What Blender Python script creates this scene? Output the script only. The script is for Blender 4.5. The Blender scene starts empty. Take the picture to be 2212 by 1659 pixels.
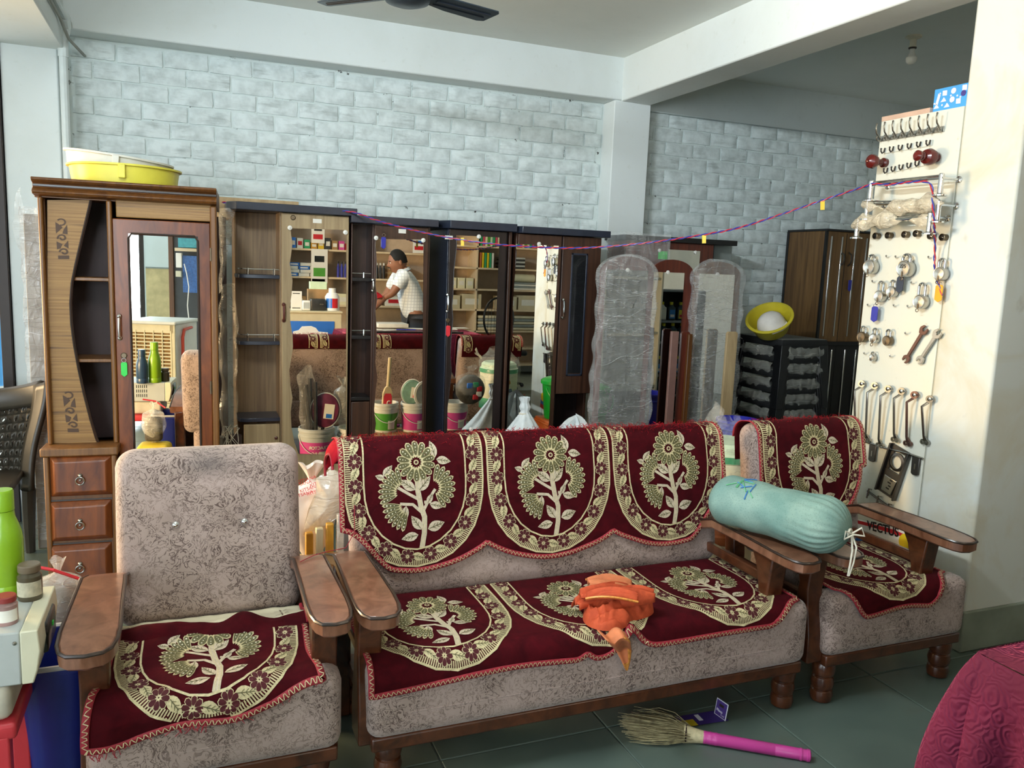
import bpy, bmesh, math, random
import numpy as np
from mathutils import Vector, Matrix, noise as mnoise
random.seed(7)
PI = math.pi
sc = bpy.context.scene
C = sc.collection
# ---------------------------------------------------------------- camera (solved from the photograph's vanishing points)
FPX, CX, CY, CAMH = 1740.7, 1106.0, 829.5, 1.5
_p, _r, _y = [math.radians(a) for a in (8.25, 2.273, 22.108)]
_fw = Vector((math.sin(_y)*math.cos(_p), math.cos(_y)*math.cos(_p), -math.sin(_p)))
_rt0 = Vector((math.cos(_y), -math.sin(_y), 0)); _up0 = _rt0.cross(_fw)
_rt = math.cos(_r)*_rt0 + math.sin(_r)*_up0
_up = -math.sin(_r)*_rt0 + math.cos(_r)*_up0
CAM = Vector((0, 0, CAMH))
cd = bpy.data.cameras.new('camera'); cam = bpy.data.objects.new('camera', cd); C.objects.link(cam)
cd.sensor_width = 36; cd.sensor_fit = 'HORIZONTAL'; cd.lens = FPX/2212*36; cd.clip_start = .05; cd.clip_end = 200
m3 = Matrix((_rt, _up, -_fw)).transposed()
cam.matrix_world = Matrix.Translation(CAM) @ m3.to_4x4()
sc.camera = cam
# ---------------------------------------------------------------- world, lights, exposure
w = bpy.data.worlds.new('world'); sc.world = w; w.use_nodes = True
bg = w.node_tree.nodes['Background']; bg.inputs[0].default_value = (.80, .90, 1.0, 1); bg.inputs[1].default_value = 1.5
def area(name, loc, target, sx, sy, power, col):
    l = bpy.data.lights.new(name, 'AREA'); l.shape = 'RECTANGLE'; l.size = sx; l.size_y = sy; l.energy = power; l.color = col
    o = bpy.data.objects.new(name, l); C.objects.link(o); o.location = loc
    o.rotation_euler = (Vector(target)-Vector(loc)).to_track_quat('-Z', 'Y').to_euler()
    return o
area('shopfront_daylight', (-2.3, -4.6, 1.8), (2.2, 5.0, 2.2), 2.6, 2.2, 150, (.82, .93, 1.0))
area('street_daylight', (-3.75, -.5, 1.65), (1.8, 3.6, 1.75), 3.6, 2.2, 40, (.82, .93, 1.0))
area('street_sunglow', (-2.9, 4.45, 1.25), (2.3, .9, .85), 1.0, 1.3, 60, (1.0, .70, .38)).data.spread = math.radians(100)
area('back_court_light', (-1.9, 5.9, 1.8), (-.6, 4.2, .4), 1.0, 1.6, 10, (1.0, .95, .86))
area('beam_tube_light', (-.50, 2.0, 2.73), (3.0, 2.75, 2.74), 1.25, .07, 82, (.86, .95, 1.0))
area('shelf_fill_light', (2.3, -1.55, 2.52), (2.0, 3.5, 2.0), 1.25, .06, 8, (1.0, .84, .62))  # added fill behind the viewer, lifts ceiling and right bay
sc.view_settings.view_transform = 'Standard'; sc.view_settings.look = 'None'
sc.view_settings.exposure = 0.70; sc.view_settings.gamma = 1.0; sc.view_settings.use_curve_mapping = False
sc.cycles.max_bounces = 10; sc.cycles.diffuse_bounces = 5; sc.cycles.glossy_bounces = 6; sc.cycles.transparent_max_bounces = 24
sc.cycles.caustics_reflective = False; sc.cycles.caustics_refractive = False; sc.cycles.sample_clamp_indirect = 6
# ---------------------------------------------------------------- helpers: pixels of the photograph to points of the place
def ray(px, py): return _rt*((px-CX)/FPX) - _up*((py-CY)/FPX) + _fw
def onY(px, py, Y): d = ray(px, py); return CAM + d*(Y/d.y)
def onX(px, py, X): d = ray(px, py); return CAM + d*(X/d.x)
def onZ(px, py, Z=0.0): d = ray(px, py); return CAM + d*((Z-CAMH)/d.z)
def lin(h):
    h = h.lstrip('#'); o = []
    for i in (0, 2, 4):
        c = int(h[i:i+2], 16)/255; o.append(c/12.92 if c <= .04045 else ((c+.055)/1.055)**2.4)
    return (o[0], o[1], o[2], 1)
def lerp(a, b, t): return a+(b-a)*t
def sstep(a, b, x):
    t = max(0, min(1, (x-a)/(b-a))); return t*t*(3-2*t)
# ---------------------------------------------------------------- materials
MATS = {}
class N:
    def __init__(s, name):
        s.m = bpy.data.materials.new(name); s.m.use_nodes = True; s.t = s.m.node_tree
        s.b = s.t.nodes['Principled BSDF']; s.out = s.t.nodes['Material Output']; MATS[name] = s.m
    def n(s, typ, **kw):
        o = s.t.nodes.new(typ)
        for k, v in kw.items():
            if k.startswith('i_'):
                k = k[2:]; k = int(k) if k.isdigit() else k.replace('_', ' ')
                o.inputs[k].default_value = v
            else: setattr(o, k, v)
        return o
    def l(s, a, b): s.t.links.new(a, b)
    def set(s, **kw):
        for k, v in kw.items(): s.b.inputs[k.replace('_', ' ')].default_value = v
    def coord(s, scale=(1, 1, 1), rot=(0, 0, 0), gen='Object'):
        tc = s.n('ShaderNodeTexCoord'); mp = s.n('ShaderNodeMapping'); mp.inputs['Scale'].default_value = scale; mp.inputs['Rotation'].default_value = rot
        s.l(tc.outputs[gen], mp.inputs[0]); return mp.outputs[0]
    def noise(s, vec, scale, detail=3, rough=.55, dist=0):
        o = s.n('ShaderNodeTexNoise'); o.inputs['Scale'].default_value = scale; o.inputs['Detail'].default_value = detail
        o.inputs['Roughness'].default_value = rough; o.inputs['Distortion'].default_value = dist
        s.l(vec, o.inputs['Vector']); return o
    def ramp(s, fac, stops, interp='LINEAR'):
        o = s.n('ShaderNodeValToRGB'); e = o.color_ramp.elements; o.color_ramp.interpolation = interp
        while len(e) < len(stops): e.new(.5)
        for i, (p, c) in enumerate(stops):
            e[i].position = p; e[i].color = lin(c) if isinstance(c, str) else (c if hasattr(c, '__len__') else (c, c, c, 1))
        s.l(fac, o.inputs[0]); return o.outputs[0]
    def mix(s, fac, a, b, typ='MIX'):
        o = s.n('ShaderNodeMix', data_type='RGBA', blend_type=typ)
        for inp, v in ((o.inputs[0], fac), (o.inputs[6], a), (o.inputs[7], b)):
            if isinstance(v, str): inp.default_value = lin(v)
            elif isinstance(v, (float, int)): inp.default_value = v
            elif isinstance(v, tuple): inp.default_value = v
            else: s.l(v, inp)
        return o.outputs[2]
    def math(s, op, a, b=0.0, c=0.0):
        o = s.n('ShaderNodeMath', operation=op)
        for i, v in enumerate((a, b, c)):
            if isinstance(v, (int, float)): o.inputs[i].default_value = v
            else: s.l(v, o.inputs[i])
        return o.outputs[0]
    def col(s, c): s.l(c, s.b.inputs['Base Color'])
    def bump(s, h, strength=.3, dist=.01):
        o = s.n('ShaderNodeBump'); o.inputs['Strength'].default_value = strength; o.inputs['Distance'].default_value = dist
        s.l(h, o.inputs['Height']); s.l(o.outputs[0], s.b.inputs['Normal'])
def plain(name, c, rough=.5, metal=0.0, var=.10, scale=14, bump=0, **kw):
    if name in MATS: return MATS[name]
    k = N(name); k.set(Roughness=rough, Metallic=metal, **kw)
    a = lin(c); v = k.coord(); nz = k.noise(v, scale, 4)
    d = tuple(max(0, x*(1-var)) for x in a[:3])+(1,); e = tuple(min(1, x*(1+var)) for x in a[:3])+(1,)
    k.col(k.ramp(nz.outputs[0], [(.3, d), (.7, e)]))
    if bump: k.bump(nz.outputs[0], bump, .004)
    return k.m
def wood(name, dark, light, scale=(30, 30, 1.6), rough=.35, coat=0.0, figure=.6):
    k = N(name); k.set(Roughness=rough); k.b.inputs['Coat Weight'].default_value = coat; k.b.inputs['Coat Roughness'].default_value = .15
    v = k.coord(scale); n1 = k.noise(v, 1.0, 5, .6, 1.2)
    v2 = k.coord((4, 4, .9)); n2 = k.noise(v2, 1.3, 3)
    c1 = k.ramp(n1.outputs[0], [(.30, dark), (.66, light)])
    k.col(k.mix(k.math('MULTIPLY', n2.outputs[0], figure), c1, dark)); k.bump(n1.outputs[0], .08, .002)
    return k.m
# walls: lime-washed plaster
def plaster(name, c, stain, amount=.35, scale=1.6, rough=.85):
    k = N(name); k.set(Roughness=rough); v = k.coord(); a = k.noise(v, scale, 6, .6, .4); b = k.noise(v, 22, 4)
    f = k.ramp(a.outputs[0], [(.45, 0.0), (.75, 1.0)]); c0 = k.mix(k.math('MULTIPLY', f, amount), c, stain)
    k.col(k.mix(k.ramp(b.outputs[0], [(.62, 0.0), (.75, .25)]), c0, stain)); k.bump(b.outputs[0], .12, .004); return k.m
plaster('plaster_white', '#dfe6e6', '#c3c6bc', .28)
plaster('plaster_ceiling', '#e6eae6', '#d2d8d2', .4)
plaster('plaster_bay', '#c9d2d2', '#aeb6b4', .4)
def brickmat(name, c, smear, seed):
    k = N(name); k.set(Roughness=.8); oi = k.n('ShaderNodeObjectInfo')
    tc = k.n('ShaderNodeTexCoord'); ad = k.n('ShaderNodeVectorMath', operation='ADD'); sc_ = k.n('ShaderNodeVectorMath', operation='SCALE')
    cmb = k.n('ShaderNodeCombineXYZ'); k.l(oi.outputs['Random'], cmb.inputs[0]); k.l(oi.outputs['Random'], cmb.inputs[1]); k.l(cmb.outputs[0], sc_.inputs[0]); sc_.inputs['Scale'].default_value = 37
    k.l(tc.outputs['Object'], ad.inputs[0]); k.l(sc_.outputs[0], ad.inputs[1])
    mp = k.n('ShaderNodeMapping'); mp.inputs['Scale'].default_value = (5, 5, 30); k.l(ad.outputs[0], mp.inputs[0])
    sm = k.noise(mp.outputs[0], 1.2, 5, .65); fine = k.noise(ad.outputs[0], 60, 4); mid = k.noise(ad.outputs[0], 14, 4)
    big = k.noise(ad.outputs[0], 6, 3)
    f = k.math('MULTIPLY', k.ramp(sm.outputs[0], [(.5, 0.0), (.72, 1.0)]), k.ramp(big.outputs[0], [(.4, 0.1), (.65, 1.0)]))
    k.col(k.mix(k.math('MULTIPLY', f, .8), k.mix(k.ramp(mid.outputs[0], [(.4, 0.0), (.7, .5)]), c, smear), smear))
    h = k.math('ADD', k.math('MULTIPLY', mid.outputs[0], 1.0), k.math('MULTIPLY', fine.outputs[0], .5)); k.bump(h, .55, .006); return k.m
brickmat('brick_whitewash', '#dce6e6', '#9ca6a4', 1)
k = N('mortar_whitewash'); k.set(Roughness=.9); v = k.coord(); a = k.noise(v, 26, 5, .7); b = k.noise(v, 5, 3)
crack = k.math('MULTIPLY', k.ramp(a.outputs[0], [(.60, 0.0), (.66, 1.0)]), k.ramp(b.outputs[0], [(.44, 0.0), (.58, 1.0)]))
k.col(k.mix(crack, '#d2dcda', '#3a3632')); k.bump(a.outputs[0], .6, .008)
# floor stone
k = N('kota_stone'); k.set(Roughness=.34); oi = k.n('ShaderNodeObjectInfo'); v = k.coord(); a = k.noise(v, 2.2, 6, .6, .6); b = k.noise(v, 30, 3)
base = k.ramp(a.outputs[0], [(.3, '#4b5850'), (.55, '#5f6c62'), (.78, '#6a6959')])
k.col(k.mix(k.math('MULTIPLY', oi.outputs['Random'], .45), base, '#51605b')); k.bump(b.outputs[0], .05, .002)
k.l(k.ramp(a.outputs[0], [(.3, .28), (.8, .5)]), k.b.inputs['Roughness'])
plain('floor_grout', '#8a9288', .8); plain('floor_cream', '#c9bfa6', .6, var=.12, scale=3)
# upholstery: beige with brown wormy squiggles
k = N('sofa_fabric'); k.set(Roughness=.78); k.b.inputs['Sheen Weight'].default_value = .25
v = k.coord(); warp = k.noise(v, 9, 3); big = k.noise(v, 7, 3, .5, .5)
ad = k.n('ShaderNodeVectorMath', operation='MULTIPLY_ADD'); k.l(warp.outputs['Color'], ad.inputs[0]); ad.inputs[1].default_value = (.10, .10, .10); k.l(v, ad.inputs[2])
mp = k.n('ShaderNodeMapping'); mp.inputs['Rotation'].default_value = (.5, .7, .6); mp.inputs['Scale'].default_value = (1, 2.1, 1); k.l(ad.outputs[0], mp.inputs[0])
sq = k.noise(mp.outputs[0], 36, 3, .6, 1.4); line = k.math('ABSOLUTE', k.math('SUBTRACT', sq.outputs[0], .5))
lf = k.math('MULTIPLY', k.ramp(line, [(.016, 1.0), (.042, 0.0)]), k.ramp(big.outputs[0], [(.36, .30), (.56, 1.0)]))
gr = k.noise(v, 300, 2)
cc = k.mix(k.ramp(big.outputs[0], [(.35, 0.0), (.7, .6)]), '#a8938a', '#89776a')
k.col(k.mix(k.math('MULTIPLY', lf, .95), cc, '#4a3730')); k.bump(k.math('ADD', k.math('MULTIPLY', sq.outputs[0], 2.0), gr.outputs[0]), .16, .003)
def stained_fabric(c, r):
    m = MATS['sofa_fabric'].copy(); m.name = 'sofa_fabric_stained'; MATS[m.name] = m; t = m.node_tree; bs = t.nodes['Principled BSDF']; src = bs.inputs['Base Color'].links[0].from_socket
    tc = t.nodes.new('ShaderNodeTexCoord'); mp_ = t.nodes.new('ShaderNodeMapping'); mp_.vector_type = 'TEXTURE'; mp_.inputs['Location'].default_value = c; mp_.inputs['Scale'].default_value = r; t.links.new(tc.outputs['Object'], mp_.inputs[0])
    ln = t.nodes.new('ShaderNodeVectorMath'); ln.operation = 'LENGTH'; t.links.new(mp_.outputs[0], ln.inputs[0]); rp = t.nodes.new('ShaderNodeValToRGB'); rp.color_ramp.elements[0].color = (.72, .72, .72, 1); rp.color_ramp.elements[1].color = (0, 0, 0, 1); t.links.new(ln.outputs['Value'], rp.inputs[0])
    mx = t.nodes.new('ShaderNodeMix'); mx.data_type = 'RGBA'; t.links.new(rp.outputs[0], mx.inputs[0]); t.links.new(src, mx.inputs[6]); mx.inputs[7].default_value = lin('#3b3634'); t.links.new(mx.outputs[2], bs.inputs['Base Color'])
def velvet(name, dark, light, sheen):
    k = N(name); k.set(Roughness=.9); k.b.inputs['Specular IOR Level'].default_value = .12; k.b.inputs['Sheen Weight'].default_value = sheen; k.b.inputs['Sheen Roughness'].default_value = .35
    k.b.inputs['Sheen Tint'].default_value = lin('#ff5060')
    v = k.coord(); a = k.noise(v, 18, 4, .6, .8); f = k.noise(v, 500, 2)
    k.col(k.ramp(a.outputs[0], [(.35, dark), (.72, light)])); k.bump(f.outputs[0], .15, .001); return k.m
velvet('velvet_burgundy', '#330208', '#48060f', .05); velvet('velvet_worn', '#7a0c18', '#9c1420', .15); velvet('velvet_table', '#641632', '#7c1f40', .9)
plain('trim_red', '#8f1d2a', .7, var=.2, scale=80); plain('thread_gold', '#c4b68c', .55, var=.22, scale=160, bump=.3)
plain('thread_olive', '#57522f', .6, var=.25, scale=160, bump=.3); plain('thread_pale', '#c3b49b', .6, var=.18, scale=120, bump=.3)
plain('thread_bead', '#e6dfc8', .4); plain('backing_cream', '#cfc4a6', .8, var=.08); plain('cloth_maroon', '#45060f', .85)
# woods
wood('sofa_wood', '#331709', '#62351d', (14, 14, 14), .28, .35, .45)
wood('sofa_wood_top', '#5e3824', '#8c6049', (16, 16, 5), .30, .4, .25)
wood('wood_dark_edge', '#1d120c', '#38231a', (20, 20, 4), .35, .3)
wood('teak', '#46260c', '#6f4418', (26, 26, 2), .42, .08, .35); wood('teak_post', '#5a3614', '#83582a', (40, 40, 1.5), .42, .08, .3)
wood('teak_red', '#4c2008', '#8a4718', (16, 16, 3), .36, .12, .45)
wood('oak_laminate', '#6c5640', '#98805f', (34, 34, 1.5), .42, 0, .3); wood('oak_door', '#8a7454', '#ab9570', (34, 34, 1.5), .42, 0, .2)
wood('walnut', '#2a1812', '#4e3223', (36, 36, 1.2), .38, .1, .4); wood('wenge', '#15100f', '#2b2020', (36, 36, 1.2), .35, .1, .4)
wood('mahogany', '#3f1711', '#6e3120', (30, 30, 1.6), .35, .2, .4); wood('cabinet_oak', '#4e351c', '#85643a', (20, 20, 1.2), .5, 0, .5)
wood('dark_interior', '#2a1a18', '#3c2724', (20, 20, 2), .6); wood('ply', '#a48a63', '#c8ae84', (20, 20, 3), .6)
plain('navy_edge', '#262c3a', .3, var=.15); plain('black_lam', '#141416', .35)
k = N('cane_panel'); k.set(Roughness=.5); v = k.coord((2, 2, 120)); a = k.noise(v, 1.0, 3, .6, .3); v3 = k.coord((1, 1, 34)); b = k.noise(v3, 1.0, 2)
k.col(k.mix(k.ramp(b.outputs[0], [(.58, 0.0), (.66, .85)]), k.ramp(a.outputs[0], [(.3, '#7a5526'), (.7, '#a07a42')]), '#4c2f12')); k.bump(a.outputs[0], .3, .003)
# metals, glass, plastics
plain('chrome', '#d8dadb', .12, 1.0, var=.03); plain('steel_brushed', '#b9b7b0', .28, 1.0, var=.1); plain('steel_dark', '#5c5a58', .35, .9); plain('brass_old', '#6f6250', .4, .9, var=.2)
plain('nickel', '#9c9a94', .25, 1.0, var=.1); plain('iron_brown', '#6a5048', .4, .8)
k = N('mirror_silver'); k.set(Metallic=1.0, Roughness=.005); k.b.inputs['Base Color'].default_value = (.90, .92, .90, 1)
k = N('mirror_dusty'); k.set(Metallic=1.0, Roughness=.06); v = k.coord(); a = k.noise(v, 5, 3); k.col(k.ramp(a.outputs[0], [(.3, '#b4bcbc'), (.7, '#d2d6d2')]))
k = N('glass_dark'); k.set(Roughness=.06); k.b.inputs['Base Color'].default_value = (.012, .014, .016, 1); k.b.inputs['Alpha'].default_value = .86
def film(name, tint, alpha, streak, scale=(9, 9, 3)):
    k = N(name); k.set(Roughness=.14); k.b.inputs['Specular IOR Level'].default_value = 1.0
    v = k.coord(scale, (.3, .5, .2)); a = k.noise(v, 1.6, 4, .6, 1.2); m = k.noise(k.coord((3, 3, 2)), 1.3, 3)
    ss = []
    for rot in ((.0, .55, .3), (.0, -.5, -.2)):
        q = k.noise(k.coord((2.2, 2.2, 13), rot), 1.4, 3, .55, .3); ss.append(k.ramp(k.math('ABSOLUTE', k.math('SUBTRACT', q.outputs[0], .5)), [(.0, 1.0), (.012, 0.0)]))
    s = k.math('MULTIPLY', k.math('MULTIPLY', k.math('MAXIMUM', ss[0], ss[1]), streak), k.ramp(m.outputs[0], [(.42, .15), (.6, 1.0)]))
    k.b.inputs['Base Color'].default_value = lin(tint)
    k.l(k.math('ADD', k.ramp(a.outputs[0], [(.3, alpha*.55), (.75, alpha*1.15)]), s), k.b.inputs['Alpha'])
    k.bump(k.math('ADD', a.outputs[0], k.math('MULTIPLY', ss[0], .25)), .7, .02); return k.m
film('film_wrap', '#eceeec', .30, .28); film('film_bag', '#f2efe6', .40, .2, (6, 6, 6)); film('film_thin', '#eceae4', .14, .2); film('film_milky', '#f1e8d6', .85, .1, (5, 5, 5)); film('film_grey', '#b9b9b0', .45, .3)
film('film_tan', '#c9bfa8', .95, .2, (14, 14, 14))
k = N('clear_glass'); k.set(Roughness=.02); k.b.inputs['Alpha'].default_value = .18; k.b.inputs['Base Color'].default_value = (.8, .9, .9, 1)
# ---------------------------------------------------------------- geometry helpers
class MB:
    def __init__(s): s.v = []; s.f = []
    def add(s, vs, fs, M=None):
        b = len(s.v); s.v += [tuple(M @ Vector(p)) if M else tuple(p) for p in vs]; s.f += [tuple(i+b for i in f) for f in fs]; return s
    def box(s, a, b, M=None):
        (x0, y0, z0), (x1, y1, z1) = a, b
        return s.add([(x0,y0,z0),(x1,y0,z0),(x1,y1,z0),(x0,y1,z0),(x0,y0,z1),(x1,y0,z1),(x1,y1,z1),(x0,y1,z1)],
                     [(0,3,2,1),(4,5,6,7),(0,1,5,4),(1,2,6,5),(2,3,7,6),(3,0,4,7)], M)
    def prism(s, poly, d0, d1, M=None, axis='y'):
        """poly in (a,b); extruded from d0 to d1. axis y: (a,d,b); axis z: (a,b,d); axis x: (d,a,b)"""
        n = len(poly); f = {'y': lambda a, b, d: (a, d, b), 'z': lambda a, b, d: (a, b, d), 'x': lambda a, b, d: (d, a, b)}[axis]
        vs = [f(a, b, d0) for a, b in poly]+[f(a, b, d1) for a, b in poly]
        return s.add(vs, [tuple(range(n))[::-1], tuple(range(n, 2*n))]+[(i, (i+1) % n, n+(i+1) % n, n+i) for i in range(n)], M)
    def lathe(s, prof, n=20, M=None, cap=True, a0=0, a1=2*PI):
        """prof: list of (r,z)"""
        full = abs(a1-a0-2*PI) < 1e-6; m = n if full else n+1
        vs = [(r*math.cos(a0+(a1-a0)*j/n), r*math.sin(a0+(a1-a0)*j/n), z) for r, z in prof for j in range(m)]
        fs = []
        for i in range(len(prof)-1):
            for j in range(n):
                k2 = (j+1) % m; fs.append((i*m+j, i*m+k2, (i+1)*m+k2, (i+1)*m+j))
        if cap and full:
            if prof[0][0] > 1e-5: fs.append(tuple(range(m))[::-1])
            if prof[-1][0] > 1e-5: fs.append(tuple(range((len(prof)-1)*m, len(prof)*m)))
        return s.add(vs, fs, M)
    def tube(s, pts, r, n=8, M=None, closed=False):
        P = [Vector(p) for p in pts]; R = r if hasattr(r, '__len__') else [r]*len(P); vs = []; up = None
        for i, p in enumerate(P):
            if closed: t = P[(i+1) % len(P)]-P[i-1]
            else: t = P[min(i+1, len(P)-1)]-P[max(i-1, 0)]
            t.normalize()
            if up is None: up = Vector((0, 0, 1)) if abs(t.z) < .9 else Vector((1, 0, 0))
            a = t.cross(up); 
            if a.length < 1e-4: a = t.orthogonal()
            a.normalize(); b = a.cross(t); b.normalize(); up = b
            vs += [p+(a*math.cos(2*PI*j/n)+b*math.sin(2*PI*j/n))*R[i] for j in range(n)]
        L = len(P); fs = []
        for i in range(L if closed else L-1):
            for j in range(n): fs.append((i*n+j, i*n+(j+1) % n, ((i+1) % L)*n+(j+1) % n, ((i+1) % L)*n+j))
        if not closed: fs += [tuple(range(n))[::-1], tuple(range((L-1)*n, L*n))]
        return s.add(vs, fs, M)
    def grid(s, fn, nu, nv, M=None, wrapu=False):
        m = nu if wrapu else nu+1
        vs = [fn(i/nu, j/nv) for j in range(nv+1) for i in range(m)]
        return s.add(vs, [(j*m+i, j*m+(i+1) % m, (j+1)*m+(i+1) % m, (j+1)*m+i) for j in range(nv) for i in range(nu)], M)
    def ball(s, c, r, n=12, M=None):
        R = r if hasattr(r, '__len__') else (r, r, r)
        return s.grid(lambda u, v: (c[0]+R[0]*math.sin(PI*v)*math.cos(2*PI*u), c[1]+R[1]*math.sin(PI*v)*math.sin(2*PI*u), c[2]-R[2]*math.cos(PI*v)), n, max(4, n//2+1), M, True)
    def rbox(s, a, b, r, M=None, n=3):
        """box with rounded edges: superellipsoid-like shell"""
        cxx = [(a[i]+b[i])/2 for i in range(3)]; hx = [abs(b[i]-a[i])/2 for i in range(3)]; r = min(r, min(hx)*.98)
        bm = bmesh.new(); bmesh.ops.create_cube(bm, size=2)
        for vv in bm.verts: vv.co = Vector([vv.co[i]*(hx[i]) for i in range(3)])
        bmesh.ops.bevel(bm, geom=list(bm.edges), offset=r, segments=n, affect='EDGES', profile=.5, clamp_overlap=True)
        bm.verts.ensure_lookup_table(); bm.verts.index_update()
        vs = [(vv.co[0]+cxx[0], vv.co[1]+cxx[1], vv.co[2]+cxx[2]) for vv in bm.verts]; fs = [tuple(q.index for q in f.verts) for f in bm.faces]; bm.free()
        return s.add(vs, fs, M)
def mesh(name, mb, mat, smooth=35):
    me = bpy.data.meshes.new(name); me.from_pydata(mb.v, [], mb.f); me.validate(); me.update()
    bm = bmesh.new(); bm.from_mesh(me); bmesh.ops.recalc_face_normals(bm, faces=bm.faces); bm.to_mesh(me); bm.free()
    me.materials.append(MATS[mat] if isinstance(mat, str) else mat)
    if smooth:
        me.polygons.foreach_set('use_smooth', [True]*len(me.polygons)); me.set_sharp_from_angle(angle=math.radians(smooth))
    return me
def pinv(p): return Matrix.LocRotScale(p.location, p.rotation_euler.to_quaternion(), p.scale).inverted() if p.parent is None else pinv(p.parent)
def link(name, me, parent=None, local=False):
    """local=True: the mesh is given in the root thing's own frame; otherwise in world coordinates"""
    o = bpy.data.objects.new(name, me); C.objects.link(o)
    if parent:
        o.parent = parent
        if parent.type == 'EMPTY' and not local: o.matrix_parent_inverse = pinv(parent)
    return o
def obj(name, mb, mat, parent=None, bevel=0, smooth=35, local=False, seg=2, label=None, solid=0):
    o = link(name, mesh(name, mb, mat, smooth), parent, local)
    if solid: q = o.modifiers.new('solid', 'SOLIDIFY'); q.thickness = solid; q.offset = 0
    if bevel:
        q = o.modifiers.new('bevel', 'BEVEL'); q.width = bevel; q.segments = seg; q.limit_method = 'ANGLE'; q.angle_limit = math.radians(40)
        q.harden_normals = False
    if label: o['label'] = label
    return o
def tag(o, label, cat, group=None, kind=None):
    o['label'] = label; o['category'] = cat
    if group: o['group'] = group
    if kind: o['kind'] = kind
    return o
def thing(name, label, cat, loc=(0, 0, 0), rz=0, group=None):
    o = bpy.data.objects.new(name, None); C.objects.link(o); o.location = loc; o.rotation_euler = (0, 0, rz); o.empty_display_size = .05
    return tag(o, label, cat, group)
def struct(name, mb, mat, parent=None, bevel=0, smooth=35):
    o = obj(name, mb, mat, parent, bevel, smooth)
    if not parent: o['kind'] = 'structure'
    return o
def copy_tree(o, parent=None):
    c = o.copy(); C.objects.link(c); c.parent = parent
    if parent: c.matrix_parent_inverse = o.matrix_parent_inverse.copy()
    for ch in [x for x in bpy.data.objects if x.parent == o]: copy_tree(ch, c)
    return c
def dup(o, loc, label, rz=None, scale=None, group=None):
    c = copy_tree(o); c.location = loc; c['label'] = label
    if rz is not None: c.rotation_euler = (0, 0, rz)
    if scale: c.scale = (scale,)*3
    if group: c['group'] = group
    return c
def text(name, s, size, mat, M, parent=None, depth=.0006, align='CENTER', label=None, bold=0, sx=1.0):
    cu = bpy.data.curves.new(name, 'FONT'); cu.body = s; cu.size = size; cu.extrude = depth; cu.align_x = align; cu.align_y = 'CENTER'; cu.offset = bold
    t = bpy.data.objects.new(name+'_tmp', cu); C.objects.link(t); dg = bpy.context.evaluated_depsgraph_get()
    me = bpy.data.meshes.new_from_object(t.evaluated_get(dg)); bpy.data.objects.remove(t)
    me.transform(M @ Matrix.Diagonal((sx, 1, 1, 1))); me.materials.clear(); me.materials.append(MATS[mat]); me.name = name
    o = link(name, me, parent)
    if label: o['label'] = label
    return o
def frame(o, x, y):
    """matrix whose X is the writing direction x, Y its up direction y"""
    x = Vector(x).normalized(); y = (Vector(y)-x*Vector(y).dot(x)).normalized(); z = x.cross(y)
    return Matrix.Translation(Vector(o)) @ Matrix((x, y, z)).transposed().to_4x4()
def nz(p, s=1.0): return mnoise.noise(Vector(p)*s)
# ================================================================ THE SETTING
YW, YB = 5.15, 5.0                       # brick face, beam and column face
ZB = onY(820, 149.5, YB).z; ZC = onY(1341, 124, YB).z
XP0, XP1 = onY(1327, 240, YB).x, onY(1406, 240, YB).x
XS0, XS1 = onY(1343, 217.7, YB).x, onY(1408, 225, YB).x
XL = onY(138, 56, YB).x
XR = 2.93                                # left face of the right-hand column and of the hardware board
# floor with stone tiles
fl = struct('floor', MB().box((-6, -6, -.12), (7, 5.3, -.006)), 'floor_grout')
tl = .575; k0 = 0
tile_me = [mesh('tile', MB().rbox((.002, .002, -.03), (tl-.002, tl-.002, 0), .003, n=1), 'kota_stone', 30)]
for i in range(-3, 7):
    for j in range(0, 9):
        o = link('tile', tile_me[0], fl); o.location = (i*tl+.12, .05+j*tl-.18, random.uniform(-.0008, 0))
# back wall: painted brickwork, each brick its own piece
wb = struct('wall_back', MB().box((XL-.1, YW+.012, 0), (XP0+.02, YW+.25, ZB+.05)).box((XP1-.02, YW+.012, 0), (6.4, YW+.25, ZB+.05)), 'mortar_whitewash')
def brick_mesh(L, H, seed):
    rd = random.Random(seed); nu, nv = 8, 4
    def fn(u, v):
        eu = min(u, 1-u)*L; ev = min(v, 1-v)*H; e = min(eu, ev)
        d = -.006+.009*(1-sstep(0, .02, e))+nz((u*3+seed*7.1, v*1.5, seed), 1.7)*.0030
        jx = nz((u*4, v*2, seed*3.3), 1.3)*.005; jz = nz((u*4, v*2, seed*5.3+9), 1.3)*.004
        return ((u-.5)*L+jx, d, (v-.5)*H+jz)
    m = MB().grid(fn, nu, nv)
    vs = [p for p in m.v]; n = nu+1
    ring = [i for i in range(n)]+[j*n+nu for j in range(1, nv+1)]+[nv*n+i for i in range(nu-1, -1, -1)]+[j*n for j in range(nv-1, 0, -1)]
    b = len(m.v); m.v += [(vs[i][0], .03, vs[i][2]) for i in ring]; R = len(ring)
    m.f += [(ring[i], ring[(i+1) % R], b+(i+1) % R, b+i) for i in range(R)]
    return mesh('brick', m, 'brick_whitewash', 60)
BL, BH = .239, .0972
FULL = [brick_mesh(BL-.013, BH-.011, s) for s in range(9)]; HALF = [brick_mesh(BL/2-.013, BH-.011, s+20) for s in range(4)]
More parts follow.
